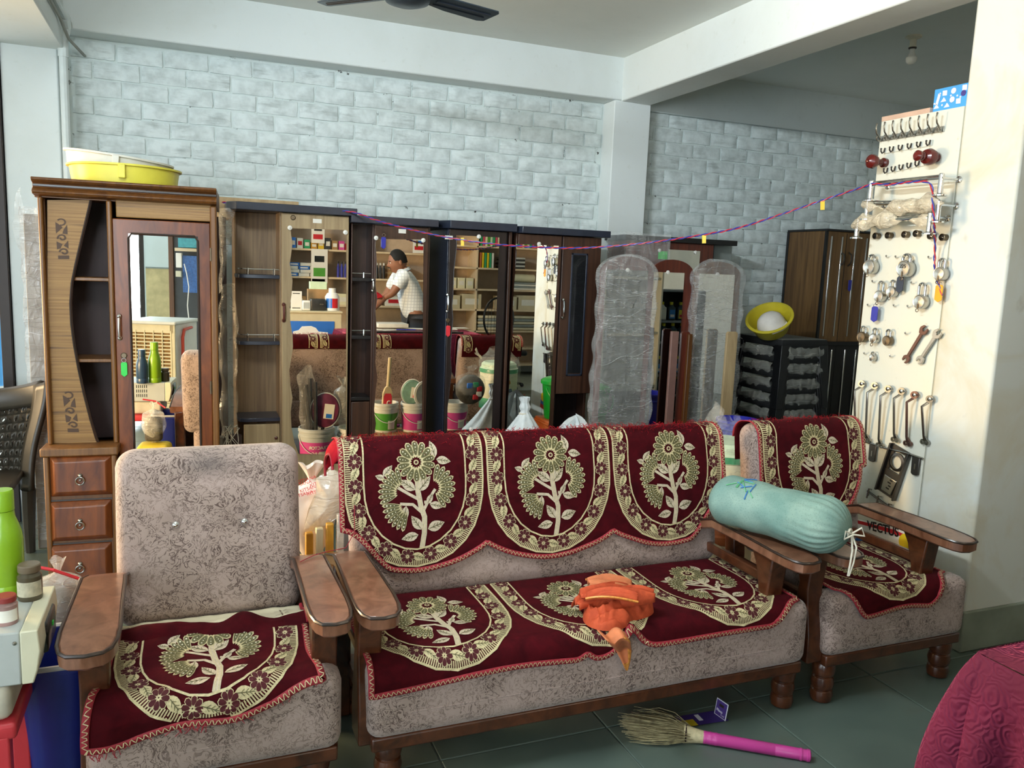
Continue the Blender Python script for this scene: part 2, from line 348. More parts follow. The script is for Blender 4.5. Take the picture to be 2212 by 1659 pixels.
def lay(x0, x1, ztop, n, seed):
    rd = random.Random(seed)
    for c in range(n):
        z = ztop-.014-(c+.5)*BH; x = x0+.004-(BL/2 if c % 2 else 0)+rd.uniform(-.02, .02)
        while x < x1-.03:
            a, b = max(x, x0+.004), min(x+BL, x1-.004)
            w_ = b-a
            if w_ > .05:
                me = rd.choice(FULL) if w_ > BL*.7 else rd.choice(HALF); full = BL if w_ > BL*.7 else BL/2
                o = link('brick', me, wb); o.location = ((a+b)/2, YW+rd.uniform(-.003, .003), z+rd.uniform(-.004, .004)); o.scale = (w_/full, 1, 1)
                o.rotation_euler = (rd.uniform(-.012, .012), rd.uniform(-.016, .016), rd.uniform(-.008, .008))
            x += BL
lay(XL, XP0, ZB, 11, 3); lay(XP1, 5.15, ZB, 14, 5)
# beams, columns, ceiling
struct('trim_1', MB().box((XL-.02, YB, ZB), (XS0+.02, YW+.25, ZC+.02)), 'plaster_white', bevel=.008)                  # beam over the back wall
struct('trim_2', MB().box((XS0, -6, ZB-.004), (XS1, YB+.1, ZC+.02)), 'plaster_white', bevel=.008)                     # beam running towards the viewer
struct('trim_3', MB().box((XL-1.2, -6, ZB-.11), (XL, YB+.02, ZC+.02)), 'plaster_white', bevel=.008)                   # left beam
struct('trim_4', MB().box((XP0, YB, 0), (XP1, YW+.25, ZB)), 'plaster_white', bevel=.006)                              # middle column
xcl = onY(8, 300, YB).x
struct('trim_5', MB().box((xcl, YB, 0), (XL-.035, YW+.25, ZB-.1)), 'plaster_white', bevel=.008)                       # left column
struct('baseboard_left', MB().box((xcl-.003, YB-.008, 0), (XL-.03, YB+.2, .20)), plain('skirting_blue', '#7f99a3', .6, var=.15, scale=6))
struct('trim_6', MB().box((XS1-.01, YW-.03, ZB-.02), (6.4, YW+.25, ZC+.02)), 'plaster_bay', bevel=.006)               # beam in the right bay
k = N('column_stained'); k.set(Roughness=.8); v = k.coord((1.2, 1.2, 1)); a = k.noise(v, 2.4, 5, .6, .6); b = k.noise(v, 26, 4); c2 = k.noise(v, 6, 3)
c0 = k.mix(k.ramp(a.outputs[0], [(.48, 0.0), (.72, .55)]), '#d0d3cc', '#c0b188'); k.col(k.mix(k.ramp(c2.outputs[0], [(.66, 0.0), (.74, .35)]), c0, '#8f8a7c')); k.bump(b.outputs[0], .1, .003)
YPF, YPB = 2.205, 2.475
struct('trim_7', MB().box((XR, YPF, 0), (XR+.62, YPB, ZC)), 'column_stained', bevel=.012)                              # right column
struct('baseboard_right', MB().box((XR-.004, YPF-.012, 0), (XR+.63, YPF+.05, onY(2120, 1318, YPF-.012).z)), plain('skirting_grey', '#7d8578', .7, var=.2, scale=5), bevel=.006)
struct('ceiling', MB().box((-6, -6, ZC), (7, 5.4, ZC+.15)), 'plaster_ceiling')
struct('wall_right', MB().box((6.3, -2, 0), (6.5, 5.3, ZC)), 'plaster_bay')
struct('wall_rear', MB().box((-1.52, -4.25, 0), (.85, -4.05, ZC)).box((.9, -1.95, 0), (6.4, -1.78, ZC)).box((.80, -4.2, 0), (.90, -.75, ZC)), 'plaster_white')  # last box: unseen partition, drawn out long to shade the right column front
# dark door frame at the far left and the bright yard beyond
struct('door_1', MB().box((xcl-.055, YB-.02, 0), (xcl-.004, YB+.12, ZB-.1)), plain('frame_dark', '#2c211d', .5), bevel=.004)
struct('wall_left', MB().box((-4.1, 6.2, 0), (-.7, 6.4, ZC)).box((-4.1, 2.6, 0), (-3.9, 6.3, ZC)).box((-4.1, -2.3, 2.75), (-3.9, 2.6, ZC)).box((-4.1, -5.1, 0), (-3.9, -2.3, ZC)), plain('yard_wall', '#d6d2c4', .8))  # unseen left side closed in to keep skylight off the left column
o = obj('blue_shutter', MB().box((-1.55, 6.05, .6), (-1.12, 6.1, 1.75)), plain('blue_paint', '#3f86b4', .5), bevel=.01); tag(o, 'blue painted board in the yard beyond the dark door frame', 'board')
# conduit in the left corner
cp = thing('conduit_pipe', 'white plastic conduit running down the corner beside the brick wall', 'pipe', (XL, YB-.02, 0))
obj('pipe', MB().tube([(XL-.005, YB-.028, .3), (XL-.005, YB-.028, ZB-.13)], .021, 10), plain('pvc_white', '#d3dcdc', .45, var=.05), cp)
obj('elbow', MB().tube([(XL-.005, YB-.028, ZB-.15), (XL-.003, YB-.03, ZB-.06), (XL+.015, YB-.05, ZB+.0), (XL+.018, YB-.12, ZB+.03)], .026, 10), 'pvc_white', cp)
obj('pipe', MB().tube([(XL+.018, YB-.1, ZB+.03), (XL+.018, 1.5, ZB+.03)], .016, 10), 'pvc_white', cp)
obj('cable', MB().tube([(XL+.01, 2, ZB-.012), (XL+.013, YB-.25, ZB-.01), (XL+.03, YB-.09, ZB-.07), (XL+.08, YW-.02, ZB-.1)], .008, 6), plain('cable_grey', '#8d8f88', .5), cp)
# ceiling fan
FH = onZ(880, -12, ZC-.34)
fan = thing('ceiling_fan', 'dark blue-grey ceiling fan partly above the frame', 'fan', (FH.x, FH.y, FH.z))
plain('fan_paint', '#343f4a', .35, .2)
obj('motor', MB().lathe([(0, -.045), (.05, -.043), (.088, -.03), (.098, -.005), (.098, .03), (.085, .06), (.05, .075), (0, .078)], 32), 'fan_paint', fan, local=True)
obj('down_rod', MB().lathe([(.013, .07), (.013, .34-.06)], 12).lathe([(.013, .25), (.055, .29), (.055, .34)], 20), 'fan_paint', fan, local=True)
ang0 = math.atan2((onZ(1070, 38, ZC-.34)-FH).y, (onZ(1070, 38, ZC-.34)-FH).x)
bl = (onZ(1072, 35, ZC-.34)-FH).length
for kk in range(3):
    M = Matrix.Rotation(ang0+kk*2*PI/3, 4, 'Z') @ Matrix.Rotation(math.radians(-9), 4, 'X')
    bld = obj('blade', MB().prism([(.09, -.05), (.2, -.058), (bl*.97, -.056), (bl, -.04), (bl-.02, .05), (bl-.05, .062), (.2, .052), (.09, .03)], -.003, .003, M, 'z'), 'fan_paint', fan, bevel=.002, local=True)
    obj('rib', MB().box((.13, -.018, -.007), (bl*.93, -.004, -.003), M).box((.13, .016, -.006), (bl*.9, .022, -.003), M), plain('fan_rib', '#222833', .4), bld)
# bulb in the right bay
bp = onZ(1974, 78, ZC); lamp = thing('ceiling_bulb', 'unlit white bulb in a cream holder on the right bay ceiling', 'bulb', (bp.x, bp.y, ZC))
obj('rose', MB().lathe([(.045, -.0), (.045, -.008), (.03, -.016), (.018, -.018)], 20), plain('bakelite_cream', '#d3cdba', .4), lamp, local=True)
obj('holder', MB().lathe([(.018, -.016), (.018, -.055), (.022, -.058), (.022, -.064)], 18), 'bakelite_cream', lamp, local=True)
obj('collar', MB().lathe([(.0225, -.063), (.0225, -.069), (.017, -.072)], 18), plain('bakelite_dark', '#2b2622', .4), lamp, local=True)
obj('bulb', MB().lathe([(.014, -.07), (.015, -.09), (.022, -.108), (.031, -.12), (.031, -.132), (.026, -.147), (.014, -.156), (0, -.158)], 20), plain('bulb_white', '#dcdcd4', .25, var=.02), lamp, local=True)
# tube lights: an added fill above the rear shelving, one on the inner face of the left beam (both outside the picture)
k = N('tube_glow'); k.set(Roughness=.3); k.b.inputs['Emission Color'].default_value = (.9, .97, 1, 1); k.b.inputs['Emission Strength'].default_value = 6; v = k.coord(); nn = k.noise(v, 3, 2); k.col(nn.outputs[0])
tlm = thing('tube_light', 'slim white tube light added as unseen fill above the rear shelving', 'lamp', (2.3, -1.7, 2.52)); obj('batten', MB().box((1.66, -1.78, 2.49), (2.94, -1.63, 2.55)), 'pvc_white', tlm, .004); obj('tube', MB().tube([(1.70, -1.605, 2.52), (2.90, -1.605, 2.52)], .014, 10), 'tube_glow', tlm)
tlm = thing('tube_light', 'slim white tube light on the left ceiling beam', 'lamp', (XL+.02, 2.0, 2.73)); obj('batten', MB().box((XL, 1.36, 2.70), (XL+.035, 2.64, 2.76)), 'pvc_white', tlm, .004); obj('tube', MB().tube([(XL+.05, 1.39, 2.73), (XL+.05, 2.61, 2.73)], .013, 10), 'tube_glow', tlm)
# ================================================================ SOFA SET
def cushion_mb(cx_, cy_, cz_, hx, hy, hz, r, n=(18, 6, 16), bulge=.012, tilt=0.0, tufts=(), seed=0, wr=.003):
    """rounded upholstered block; local y- is its front; tilt leans the top back"""
    mb = MB(); h = (hx, hy, hz)
    T = Matrix.Translation((cx_, cy_, cz_)) @ Matrix.Rotation(-tilt, 4, 'X')
    def place(p):
        q = Vector([max(-(h[i]-r), min(h[i]-r, p[i])) for i in range(3)]); d = p-q
        if d.length > 1e-9: p = q+d.normalized()*r
        u, w_ = p.x/hx, p.z/hz
        if p.y < 0:
            p = p.copy(); p.y -= bulge*max(0, 1-u*u)*max(0, 1-w_*w_)
            for tx, tz, td in tufts: p.y += td*math.exp(-((p.x-tx)**2+(p.z-tz)**2)/.0016)
        nn = nz((p.x*5+seed, p.y*5, p.z*5))*wr
        return T @ (p*(1+nn))
    def face(ax, sgn, nu, nv):
        o = [i for i in range(3) if i != ax]
        def fn(u, v):
            p = [0, 0, 0]; p[ax] = sgn*h[ax]
            def rep(t, hh):   # denser near the edges
                s = 2*t-1; return hh*(math.sin(s*PI/2)*.55+s*.45)
            p[o[0]] = rep(u, h[o[0]]); p[o[1]] = rep(v, h[o[1]]); return tuple(place(Vector(p)))
        mb.grid(fn, nu, nv)
    for ax, (nu, nv) in enumerate(((n[1], n[2]), (n[0], n[2]), (n[0], n[1]))):
        face(ax, -1, nu, nv); face(ax, 1, nu, nv)
    return mb
def weld(o, d=.0004):
    bm = bmesh.new(); bm.from_mesh(o.data); bmesh.ops.remove_doubles(bm, verts=bm.verts, dist=d); bmesh.ops.recalc_face_normals(bm, faces=bm.faces); bm.to_mesh(o.data); bm.free(); return o
LEG = [(.030, .0), (.036, .004), (.040, .025), (.037, .042), (.031, .047), (.037, .052), (.041, .072), (.037, .092), (.031, .097), (.038, .103), (.041, .122), (.039, .142), (.034, .15)]
SEATZ, FRONTY = .412, 2.03
def arm(root, xi, xo, curve=1):
    """one wooden arm; xi/xo inner and outer edge; paddle top, front post, two slats, rear post"""
    s = 1 if xo > xi else -1; w_ = abs(xo-xi); xc = (xi+xo)/2
    L = [(.50, 2.56), (.49, 2.40), (.54, 2.20), (.58, 2.06), (.56, 1.995), (.48, 1.955), (.33, 1.934), (.0, 1.926)]
    half = [(a*w_, y) for a, y in L]
    poly = [(xc-a, y) for a, y in half]+[(xc+a, y) for a, y in half[::-1][1:]]
    mb = MB(); n = len(poly)
    def zt(y): return .600-.05*sstep(2.42, 2.58, y)+.006*math.sin((y-1.93)*5)
    for (dz, inset) in ((0, .006), (-.007, 0), (-.034, 0), (-.040, .006)):
        for a, y in poly:
            mb.v.append((xc+(a-xc)*(1-inset/(w_/2)), y+(inset if y < 2.1 else 0), zt(y)+dz))
    for lv in range(3):
        for i in range(n): mb.f.append((lv*n+i, lv*n+(i+1) % n, (lv+1)*n+(i+1) % n, (lv+1)*n+i))
    h_ = n//2
    for lv in (0, 3):
        for i in range(h_):
            mb.f.append((lv*n+i, lv*n+i+1, lv*n+n-2-i, lv*n+n-1-i) if i+1 < n-2-i else (lv*n+i, lv*n+i+1, lv*n+n-1-i))
    obj('armrest', mb, 'sofa_wood_top', root, smooth=40)
    # dark worn rim under the paddle edge
    rim = MB()
    rim.tube([(xc+(a-xc)*1.0, y, zt(y)-.003) for a, y in poly], .0045, 6)
    obj('armrest_edge', rim, 'wood_dark_edge', root)
    # front post, S-shaped in side view
    pw = .034
    prof = [(2.075, .575), (2.085, .50), (2.095, .42), (2.085, .34), (2.070, .26), (2.065, .16), (2.165, .16), (2.172, .26), (2.150, .36), (2.142, .44), (2.165, .52), (2.20, .575)]
    obj('arm_post', MB().prism(prof, xc-pw, xc+pw, None, 'x'), 'sofa_wood', root, bevel=.006)
    for z0 in (.466, .375): obj('arm_slat', MB().box((xc-.012, 2.13, z0-.018), (xc+.012, 2.52, z0+.018)), 'sofa_wood', root, bevel=.005)
    obj('rear_post', MB().prism([(2.50, 0), (2.56, 0), (2.575, .4), (2.585, .52), (2.53, .52), (2.515, .4)], xc-.028, xc+.028, None, 'x'), 'sofa_wood', root, bevel=.006)
def seat_unit(name, label, sx0, sx1, bx0, bx1, aL, aR, legs, nx, buttons=()):
    t = thing(name, label, 'sofa' if sx1-sx0 > 1 else 'armchair', ((sx0+sx1)/2, 2.3, 0))
    xc = (sx0+sx1)/2; hx = (sx1-sx0)/2
    weld(obj('seat_front', cushion_mb(xc, FRONTY+.057, .2975, hx, .057, .1145, .040, (nx, 6, 14), .005), 'sofa_fabric', t, smooth=60))
    weld(obj('seat_cushion', cushion_mb(xc, FRONTY+.325, .300, hx-.105, .26, .111, .030, (nx, 10, 6), .0), 'sofa_fabric', t, smooth=60))
    obj('seam_piping', MB().tube([(sx0+.02, FRONTY+.006, .262), (sx0+.12, FRONTY, .262), (xc, FRONTY-.0035, .262), (sx1-.12, FRONTY, .262), (sx1-.02, FRONTY+.006, .262)], .003, 6), 'sofa_fabric', t)
    obj('front_rail', MB().box((sx0+.012, FRONTY+.012, .148), (sx1-.012, FRONTY+.05, .19)), 'sofa_wood', t, bevel=.006)
    obj('side_rail', MB().box((sx0+.03, FRONTY+.05, .152), (sx0+.06, 2.56, .19)), 'sofa_wood', t, bevel=.004)
    obj('side_rail', MB().box((sx1-.06, FRONTY+.05, .152), (sx1-.03, 2.56, .19)), 'sofa_wood', t, bevel=.004)
    for lx, ly in legs: obj('leg', MB().lathe(LEG, 20, Matrix.Translation((lx, ly, 0))), 'sofa_wood', t)
    bh = .265; tilt = math.radians(9.3)
    bc = ((bx0+bx1)/2, 2.575, .652)
    tf = [(x-bc[0], z-bc[2], .016) for x, z in buttons]
    weld(obj('backrest', cushion_mb(*bc, (bx1-bx0)/2, .070, bh, .055, (nx+8, 8, 20), .010, tilt, tf), 'sofa_fabric_stained' if buttons else 'sofa_fabric', t, smooth=60))
    for x, z in buttons:
        p = Matrix.Translation(bc) @ Matrix.Rotation(-tilt, 4, 'X') @ Vector((x-bc[0], -.070, z-bc[2]))
        obj('button', MB().lathe([(0, .010), (.005, .009), (.010, .004), (.012, 0), (.010, -.004)], 10, Matrix.Translation(p) @ Matrix.Rotation(PI/2+tilt*0, 4, 'X')), 'chrome', t, label='faceted chrome button')
    arm(t, *aL); arm(t, *aR)
    return t, bc, tilt
stained_fabric(onY(452, 1003, 2.53), (.115, .2, .055))
sofa, SBC, TILT = seat_unit('sofa', 'long beige patterned three-seat sofa with wooden arms in the middle',   .442, 1.965, .485, 1.905, (.505, .405), (1.80, 1.905), [(.515, 2.105), (1.935, 2.105), (.515, 2.52), (1.90, 2.52)], 40)
chL, LBC, _ = seat_unit('armchair', 'beige patterned armchair with bare buttoned back beside the glossy drawers', -.250, .373, -.207, .322, (-.172, -.285), (.285, .378), [(-.19, 2.105), (.31, 2.105), (-.19, 2.52), (.31, 2.52)], 20, ((-.043, .690), (.152, .684)))
chR, RBC, _ = seat_unit('armchair', 'beige patterned armchair standing against the white column on the right', 2.05, 2.725, 2.085, 2.63, (2.085, 1.978), (2.51, 2.615), [(2.10, 2.09), (2.675, 2.09), (2.10, 2.52), (2.66, 2.52)], 20)
# ---------------------------------------------------------------- embroidered covers
TB, RB_, HB = .070, .055, .265
def back_surf(bc, tilt):
    T = Matrix.Translation(bc) @ Matrix.Rotation(-tilt, 4, 'X'); R3 = T.to_3x3()
    fl_ = TB-RB_; arc = PI/2*RB_
    def S(x, s, e=0):
        """s: metres from the middle of the top, + down the front, - down the rear"""
        sg = 1 if s >= 0 else -1; a = abs(s)
        if a < fl_: y, z, ny, nz_ = a, HB, 0, 1
        elif a < fl_+arc:
            t = (a-fl_)/RB_; y, z, ny, nz_ = fl_+RB_*math.sin(t), HB-RB_+RB_*math.cos(t), math.sin(t), math.cos(t)
        else: y, z, ny, nz_ = TB, HB-RB_-(a-fl_-arc), 1, 0
        u = (x-bc[0])/.8; bul = .010*sstep(HB, HB-.2, z) if sg > 0 else 0
        p = Vector((x-bc[0], -sg*(y+bul), z)); n_ = Vector((0, -sg*ny, nz_))
        return T @ (p+n_*e)
    return S
def seat_surf(y0, drop_y=FRONTY, zz=SEATZ, r=.042):
    flat = y0-(drop_y+r)
    def S(x, s, e=0):
        if s < flat: p, n_ = Vector((x, y0-s, zz)), Vector((0, 0, 1))
        elif s < flat+PI/2*r:
            t = (s-flat)/r; p = Vector((x, drop_y+r-r*math.sin(t), zz-r+r*math.cos(t))); n_ = Vector((0, -math.sin(t), math.cos(t)))
        else: p = Vector((x, drop_y-.003, zz-r-(s-flat-PI/2*r))); n_ = Vector((0, -1, 0))
        return p+n_*e
    return S
class Emb:
    """embroidery: small raised shapes laid on the cloth"""
    def __init__(s, F, k): s.F = F; s.k = k; s.b = {'thread_gold': MB(), 'thread_olive': MB(), 'thread_pale': MB(), 'thread_bead': MB(), 'cloth_maroon': MB()}; s.clip = None
    def ok(s, x, y): return s.clip is None or s.clip(x, y)
    def poly(s, pts, lay, m):
        cx_ = sum(p[0] for p in pts)/len(pts); cy_ = sum(p[1] for p in pts)/len(pts)
        if not s.ok(cx_, cy_): return
        vs = [s.F(cx_, cy_, lay)]+[s.F(a, b, lay) for a, b in pts]; n = len(pts)
        s.b[m].add(vs, [(0, i+1, (i+1) % n+1) for i in range(n)])
    def strip(s, pts, w_, lay, m):
        W = w_ if hasattr(w_, '__len__') else [w_]*len(pts); run = []
        def flush():
            if len(run) > 1:
                n = len(run); vs = []
                for a in run: vs += [s.F(*a[0], lay), s.F(*a[1], lay)]
                s.b[m].add(vs, [(2*i, 2*i+1, 2*i+3, 2*i+2) for i in range(n-1)])
            run.clear()
        for i, p in enumerate(pts):
            q, r = pts[max(i-1, 0)], pts[min(i+1, len(pts)-1)]; dx, dy = r[0]-q[0], r[1]-q[1]; L = math.hypot(dx, dy) or 1
            ox, oy = -dy/L*W[i]/2, dx/L*W[i]/2
            if s.ok(*p): run.append(((p[0]+ox, p[1]+oy), (p[0]-ox, p[1]-oy)))
            else: flush()
        flush()
    def petal(s, x, y, ang, L, W, lay, m, n=10, base=0.0):
        ca, sa = math.cos(ang), math.sin(ang); pts = []
        for i in range(n):
            t = 2*PI*i/n; a = base+(L-base)*(.5+.5*math.cos(t)); b = W/2*math.sin(t)*(.72+.28*math.cos(t))
            pts.append((x+ca*a-sa*b, y+sa*a+ca*b))
        s.poly(pts, lay, m)
    def leaf(s, x, y, ang, L, W, lay, m='thread_pale'):
        x -= math.cos(ang)*L/2; y -= math.sin(ang)*L/2; ca, sa = math.cos(ang), math.sin(ang); up = []; dn = []
        for i in range(7):
            t = i/6; b = W/2*math.sin(PI*t**.8)*(1 if i not in (0, 6) else 0); a = L*t
            up.append((x+ca*a-sa*b, y+sa*a+ca*b)); dn.append((x+ca*a+sa*b, y+sa*a-ca*b))
        s.poly(up+dn[::-1][1:-1], lay, m)
        s.strip([(x+ca*L*t, y+sa*L*t) for t in (.08, .4, .7, .92)], W*.07, lay+.0006, 'thread_olive')
        for t in (.3, .5, .68):
            for sg in (1, -1): s.strip([(x+ca*L*t, y+sa*L*t), (x+ca*L*(t+.16)-sa*W*.24*sg, y+sa*L*(t+.16)+ca*W*.24*sg)], W*.05, lay+.0006, 'thread_olive')
    def flower(s, x, y, R, n, a0, a1, r0=.22, close=True):
        for i in range(n):
            a = a0+(a1-a0)*((i+.5)/n); w_ = abs(a1-a0)/n*R*1.02
            s.petal(x, y, a, R, w_, .0012, 'thread_gold', 10, R*r0); s.petal(x, y, a, R*.94, w_*.80, .0019, 'thread_olive', 10, R*.34)
            for q, rr in ((.82, .016), (.68, .013), (.55, .010)):
                bx, by = x+math.cos(a)*R*q, y+math.sin(a)*R*q; s.poly([(bx+R*rr*2.0*math.cos(t*PI/3), by+R*rr*2.0*math.sin(t*PI/3)) for t in range(6)], .0026, 'thread_bead')
        if close:
            s.poly([(x+R*.13*math.cos(t*PI/5), y+R*.13*math.sin(t*PI/5)) for t in range(10)], .0026, 'thread_gold'); s.poly([(x+R*.07*math.cos(t*PI/4), y+R*.07*math.sin(t*PI/4)) for t in range(8)], .0032, 'cloth_maroon')
    def rosette(s, x, y, R, n=8):
        for i in range(n):
            a = 2*PI*i/n+.2; s.petal(x, y, a, R, R*.78, .0014, 'thread_gold', 8, R*.05)
        for i in range(n):
            a = 2*PI*i/n+.2; s.petal(x, y, a, R*.92, R*.62, .0021, 'cloth_maroon', 8, R*.20)
    def motif(s):
        k = s.k
        def P(x, y): return ((x-745)*k, (y-200)*k)
        def lf(x, y, L, W, deg, m='thread_pale'): X, Y = P(x, y); s.leaf(X, Y, math.radians(deg), L*k, W*k, .0009, m)
        st = [P(755, 470), P(757, 560), P(775, 660), P(800, 740), P(797, 850), P(778, 948)]
        def dens(p):
            o = []
            for a, b in zip(p, p[1:]):
                for t in range(4): o.append((lerp(a[0], b[0], t/4), lerp(a[1], b[1], t/4)))
            return o+[p[-1]]
        s.strip(dens(st), 36*k, .0008, 'thread_pale')
        for off in (-9, 9): s.strip(dens([(a+off*k, b) for a, b in st]), 4*k, .0013, 'thread_gold')
        for br in ([(798, 690), (840, 610), (880, 555)], [(795, 720), (720, 650), (630, 640)], [(765, 620), (690, 575), (620, 530)], [(800, 640), (850, 640)], [(760, 480), (800, 520)]): s.strip(dens([P(*q) for q in br]), 20*k, .0007, 'thread_pale')
        for a in ((685, 515, 130, 66, 215), (805, 512, 130, 66, -48), (842, 615, 80, 42, -60), (888, 668, 100, 54, 15), (662, 715, 120, 52, 100), (742, 775, 120, 64, 235), (695, 868, 120, 62, 170), (882, 805, 125, 74, -18), (872, 285, 110, 54, -105), (945, 362, 105, 58, 12), (552, 412, 95, 50, -48), (497, 452, 66, 40, 200), (790, 470, 80, 40, -70)): lf(*a)
        X, Y = P(860, 545); s.flower(X, Y, 168*k, 9, math.radians(-82), math.radians(66), .25, False)
        X, Y = P(655, 560); s.flower(X, Y, 176*k, 8, math.radians(150), math.radians(262), .25, False)
        X, Y = P(690, 650); s.flower(X, Y, 184*k, 7, math.radians(98), math.radians(188), .25, False)
        X, Y = P(750, 365); s.flower(X, Y, 138*k, 14, 0, 2*PI)
        # double border following a U
        inn = [(350, -370), (351, -270), (352, -170), (352, -100), (352, -40), (354, 60), (357, 180), (358, 300), (352, 400), (332, 490), (296, 570), (240, 645), (165, 705), (85, 742), (0, 755)]
        out = [(478, -370), (479, -270), (480, -170), (480, -100), (480, -40), (482, 60), (484, 180), (484, 300), (478, 410), (456, 520), (414, 625), (345, 720), (250, 800), (130, 852), (0, 870)]
        def full(h): return [(-a*k, b*k) for a, b in h]+[(a*k, b*k) for a, b in h[::-1][1:]]
        def fine(p, n=4):
            o = []
            for a, b in zip(p, p[1:]):
                for t in range(n): o.append((lerp(a[0], b[0], t/n), lerp(a[1], b[1], t/n)))
            return o+[p[-1]]
        I, O = fine(full(inn)), fine(full(out))
        s.strip(I, 11*k, .0010, 'thread_gold'); s.strip(O, 12*k, .0010, 'thread_gold')
        Cn = [(lerp(a[0], b[0], .46), lerp(a[1], b[1], .46)) for a, b in zip(I, O)]
        acc = 0; nxt = 20*k; idx = 0
        for i in range(1, len(Cn)):
            d = math.hypot(Cn[i][0]-Cn[i-1][0], Cn[i][1]-Cn[i-1][1]); acc += d
            while acc > nxt:
                t = 1-(acc-nxt)/d; x, y = lerp(Cn[i-1][0], Cn[i][0], t), lerp(Cn[i-1][1], Cn[i][1], t)
                if idx % 2 == 0: s.rosette(x, y, 54*k)
                else:
                    a = math.atan2(Cn[i][1]-Cn[i-1][1], Cn[i][0]-Cn[i-1][0]); s.leaf(x, y, a+.45, 104*k, 56*k, .0011, 'thread_gold')
                idx += 1; nxt += 82*k
        acc = 0; nxt = 0
        for i in range(1, len(O)):
            d = math.hypot(O[i][0]-O[i-1][0], O[i][1]-O[i-1][1]); acc += d
            while acc > nxt:
                t = 1-(acc-nxt)/d; a = (lerp(O[i-1][0], O[i][0], t), lerp(O[i-1][1], O[i][1], t)); b = (lerp(I[i-1][0], I[i][0], t), lerp(I[i-1][1], I[i][1], t))
                s.strip([(lerp(a[0], b[0], f), lerp(a[1], b[1], f)) for f in (.0, .17, .34)], 7*k, .0007, 'thread_gold'); nxt += 14*k
    def flush(s, parent):
        for m, nm in (('thread_gold', 'gold_embroidery'), ('thread_olive', 'petal_embroidery'), ('thread_pale', 'leaf_embroidery'), ('thread_bead', 'beading'), ('cloth_maroon', 'rosette_embroidery')):
            if s.b[m].f: obj(nm, s.b[m], m, parent, smooth=0)['kind'] = 'stuff'
def cover(name, label, F, x0, x1, s0, hem, panels, k, y_off, nx=120, ns=60, mer=True, clip=None, fuzz=None, mat='velvet_burgundy'):
    """F(x,s,e): cloth surface; hem(x): s of the front edge; panels: x centres of the motifs; y_off: s where a motif's top lies"""
    t = thing(name, label, 'sofa cover', F((x0+x1)/2, s0, 0), 0)
    mb = MB().grid(lambda u, v: F(lerp(x0, x1, u), lerp(s0, hem(lerp(x0, x1, u)), v), 0), nx, ns)
    c = obj('velvet', mb, mat, t, smooth=80, solid=.003)
    # stitched red edging with a meandering gold thread
    path = [(x0, lerp(s0, hem(x0), i/30)) for i in range(6, 30)]+[(lerp(x0, x1, i/160), hem(lerp(x0, x1, i/160))) for i in range(161)]+[(x1, lerp(hem(x1), s0, i/30)) for i in range(1, 25)]
    ed = Emb(F, k); ed.b = {'trim_red': MB(), 'thread_gold': MB()}
    ed.strip(path, .017, .0035, 'trim_red')
    z = []; acc = 0; sgn = 1
    for i in range(1, len(path)):
        a, b = path[i-1], path[i]; d = math.hypot(b[0]-a[0], b[1]-a[1]); n_ = max(1, int(d/.0035))
        for q in range(n_):
            t_ = q/n_; px_, py_ = lerp(a[0], b[0], t_), lerp(a[1], b[1], t_); ox, oy = -(b[1]-a[1])/d, (b[0]-a[0])/d
            ph = (acc+d*t_)/.014; w_ = .0055*max(-1, min(1, 1.8*math.sin(2*PI*ph))); z.append((px_+ox*w_, py_+oy*w_))
        acc += d
    ed.strip(z, .0022, .0068, 'thread_gold')
    obj('edging', ed.b['trim_red'], 'trim_red', t, smooth=60, solid=.003); obj('stitching', ed.b['thread_gold'], 'thread_gold', t, smooth=0)
    for xc in panels:
        e = Emb(lambda x, y, l, xc=xc: F(xc+x, y_off+y, .0022+l), k); e.clip = lambda x, y, xc=xc: x0+.004 < xc+x < x1-.004 and s0+.004 < y_off+y < hem(min(max(xc+x, x0), x1))-.010 and (clip is None or clip(xc+x, y_off+y))
        e.motif(); e.flush(t)
    if fuzz:
        rd = random.Random(5); mb = MB()
        for i in range(fuzz[0]):
            x = rd.uniform(x0+.01, x1-.01); s = rd.gauss(fuzz[1], fuzz[2]); p = F(x, s, .003); q = F(x+.0001, s, .02)
            nn = (q-p).normalized(); tg = Vector((rd.uniform(-1, 1), rd.uniform(-1, 1), rd.uniform(-.6, .3))); a = rd.uniform(.006, .018)
            mb.tube([p, p+nn*a*.5+tg*a*.3, p+nn*a*.7+tg*a], .0007, 3)
        f = obj('worn_fibres', mb, 'velvet_worn', t, smooth=0); f['kind'] = 'stuff'
    return t
# sofa back cover: three scallops
S0 = back_surf(SBC, TILT)
def Fback(x, s, e):
    w_ = .006+.003*nz((x*6, s*7, 1.3))+.002*nz((x*19, s*14, 4)); return S0(x, s, w_+e)
PW = .488; SX0, SX1 = .447, 1.912
def hemb(x):
    u = (x-SX0)/(SX1-SX0)*3; f = u-math.floor(min(u, 2.999)); base = .408+.072*math.sin(PI*min(max(f, 0), 1))**.8
    end = sstep(0, .34, u)*sstep(0, .34, 3-u); return lerp(.33, base, end)+.004*nz((x*9, 2, 0))
sbc = cover('sofa_back_cover', 'burgundy velvet cover with three gold bouquets over the long sofa back', Fback, SX0, SX1, -.13, hemb, [SX0+PW*(i+.5) for i in range(3)], .000485, .045, 150, 60, fuzz=(900, .035, .022))
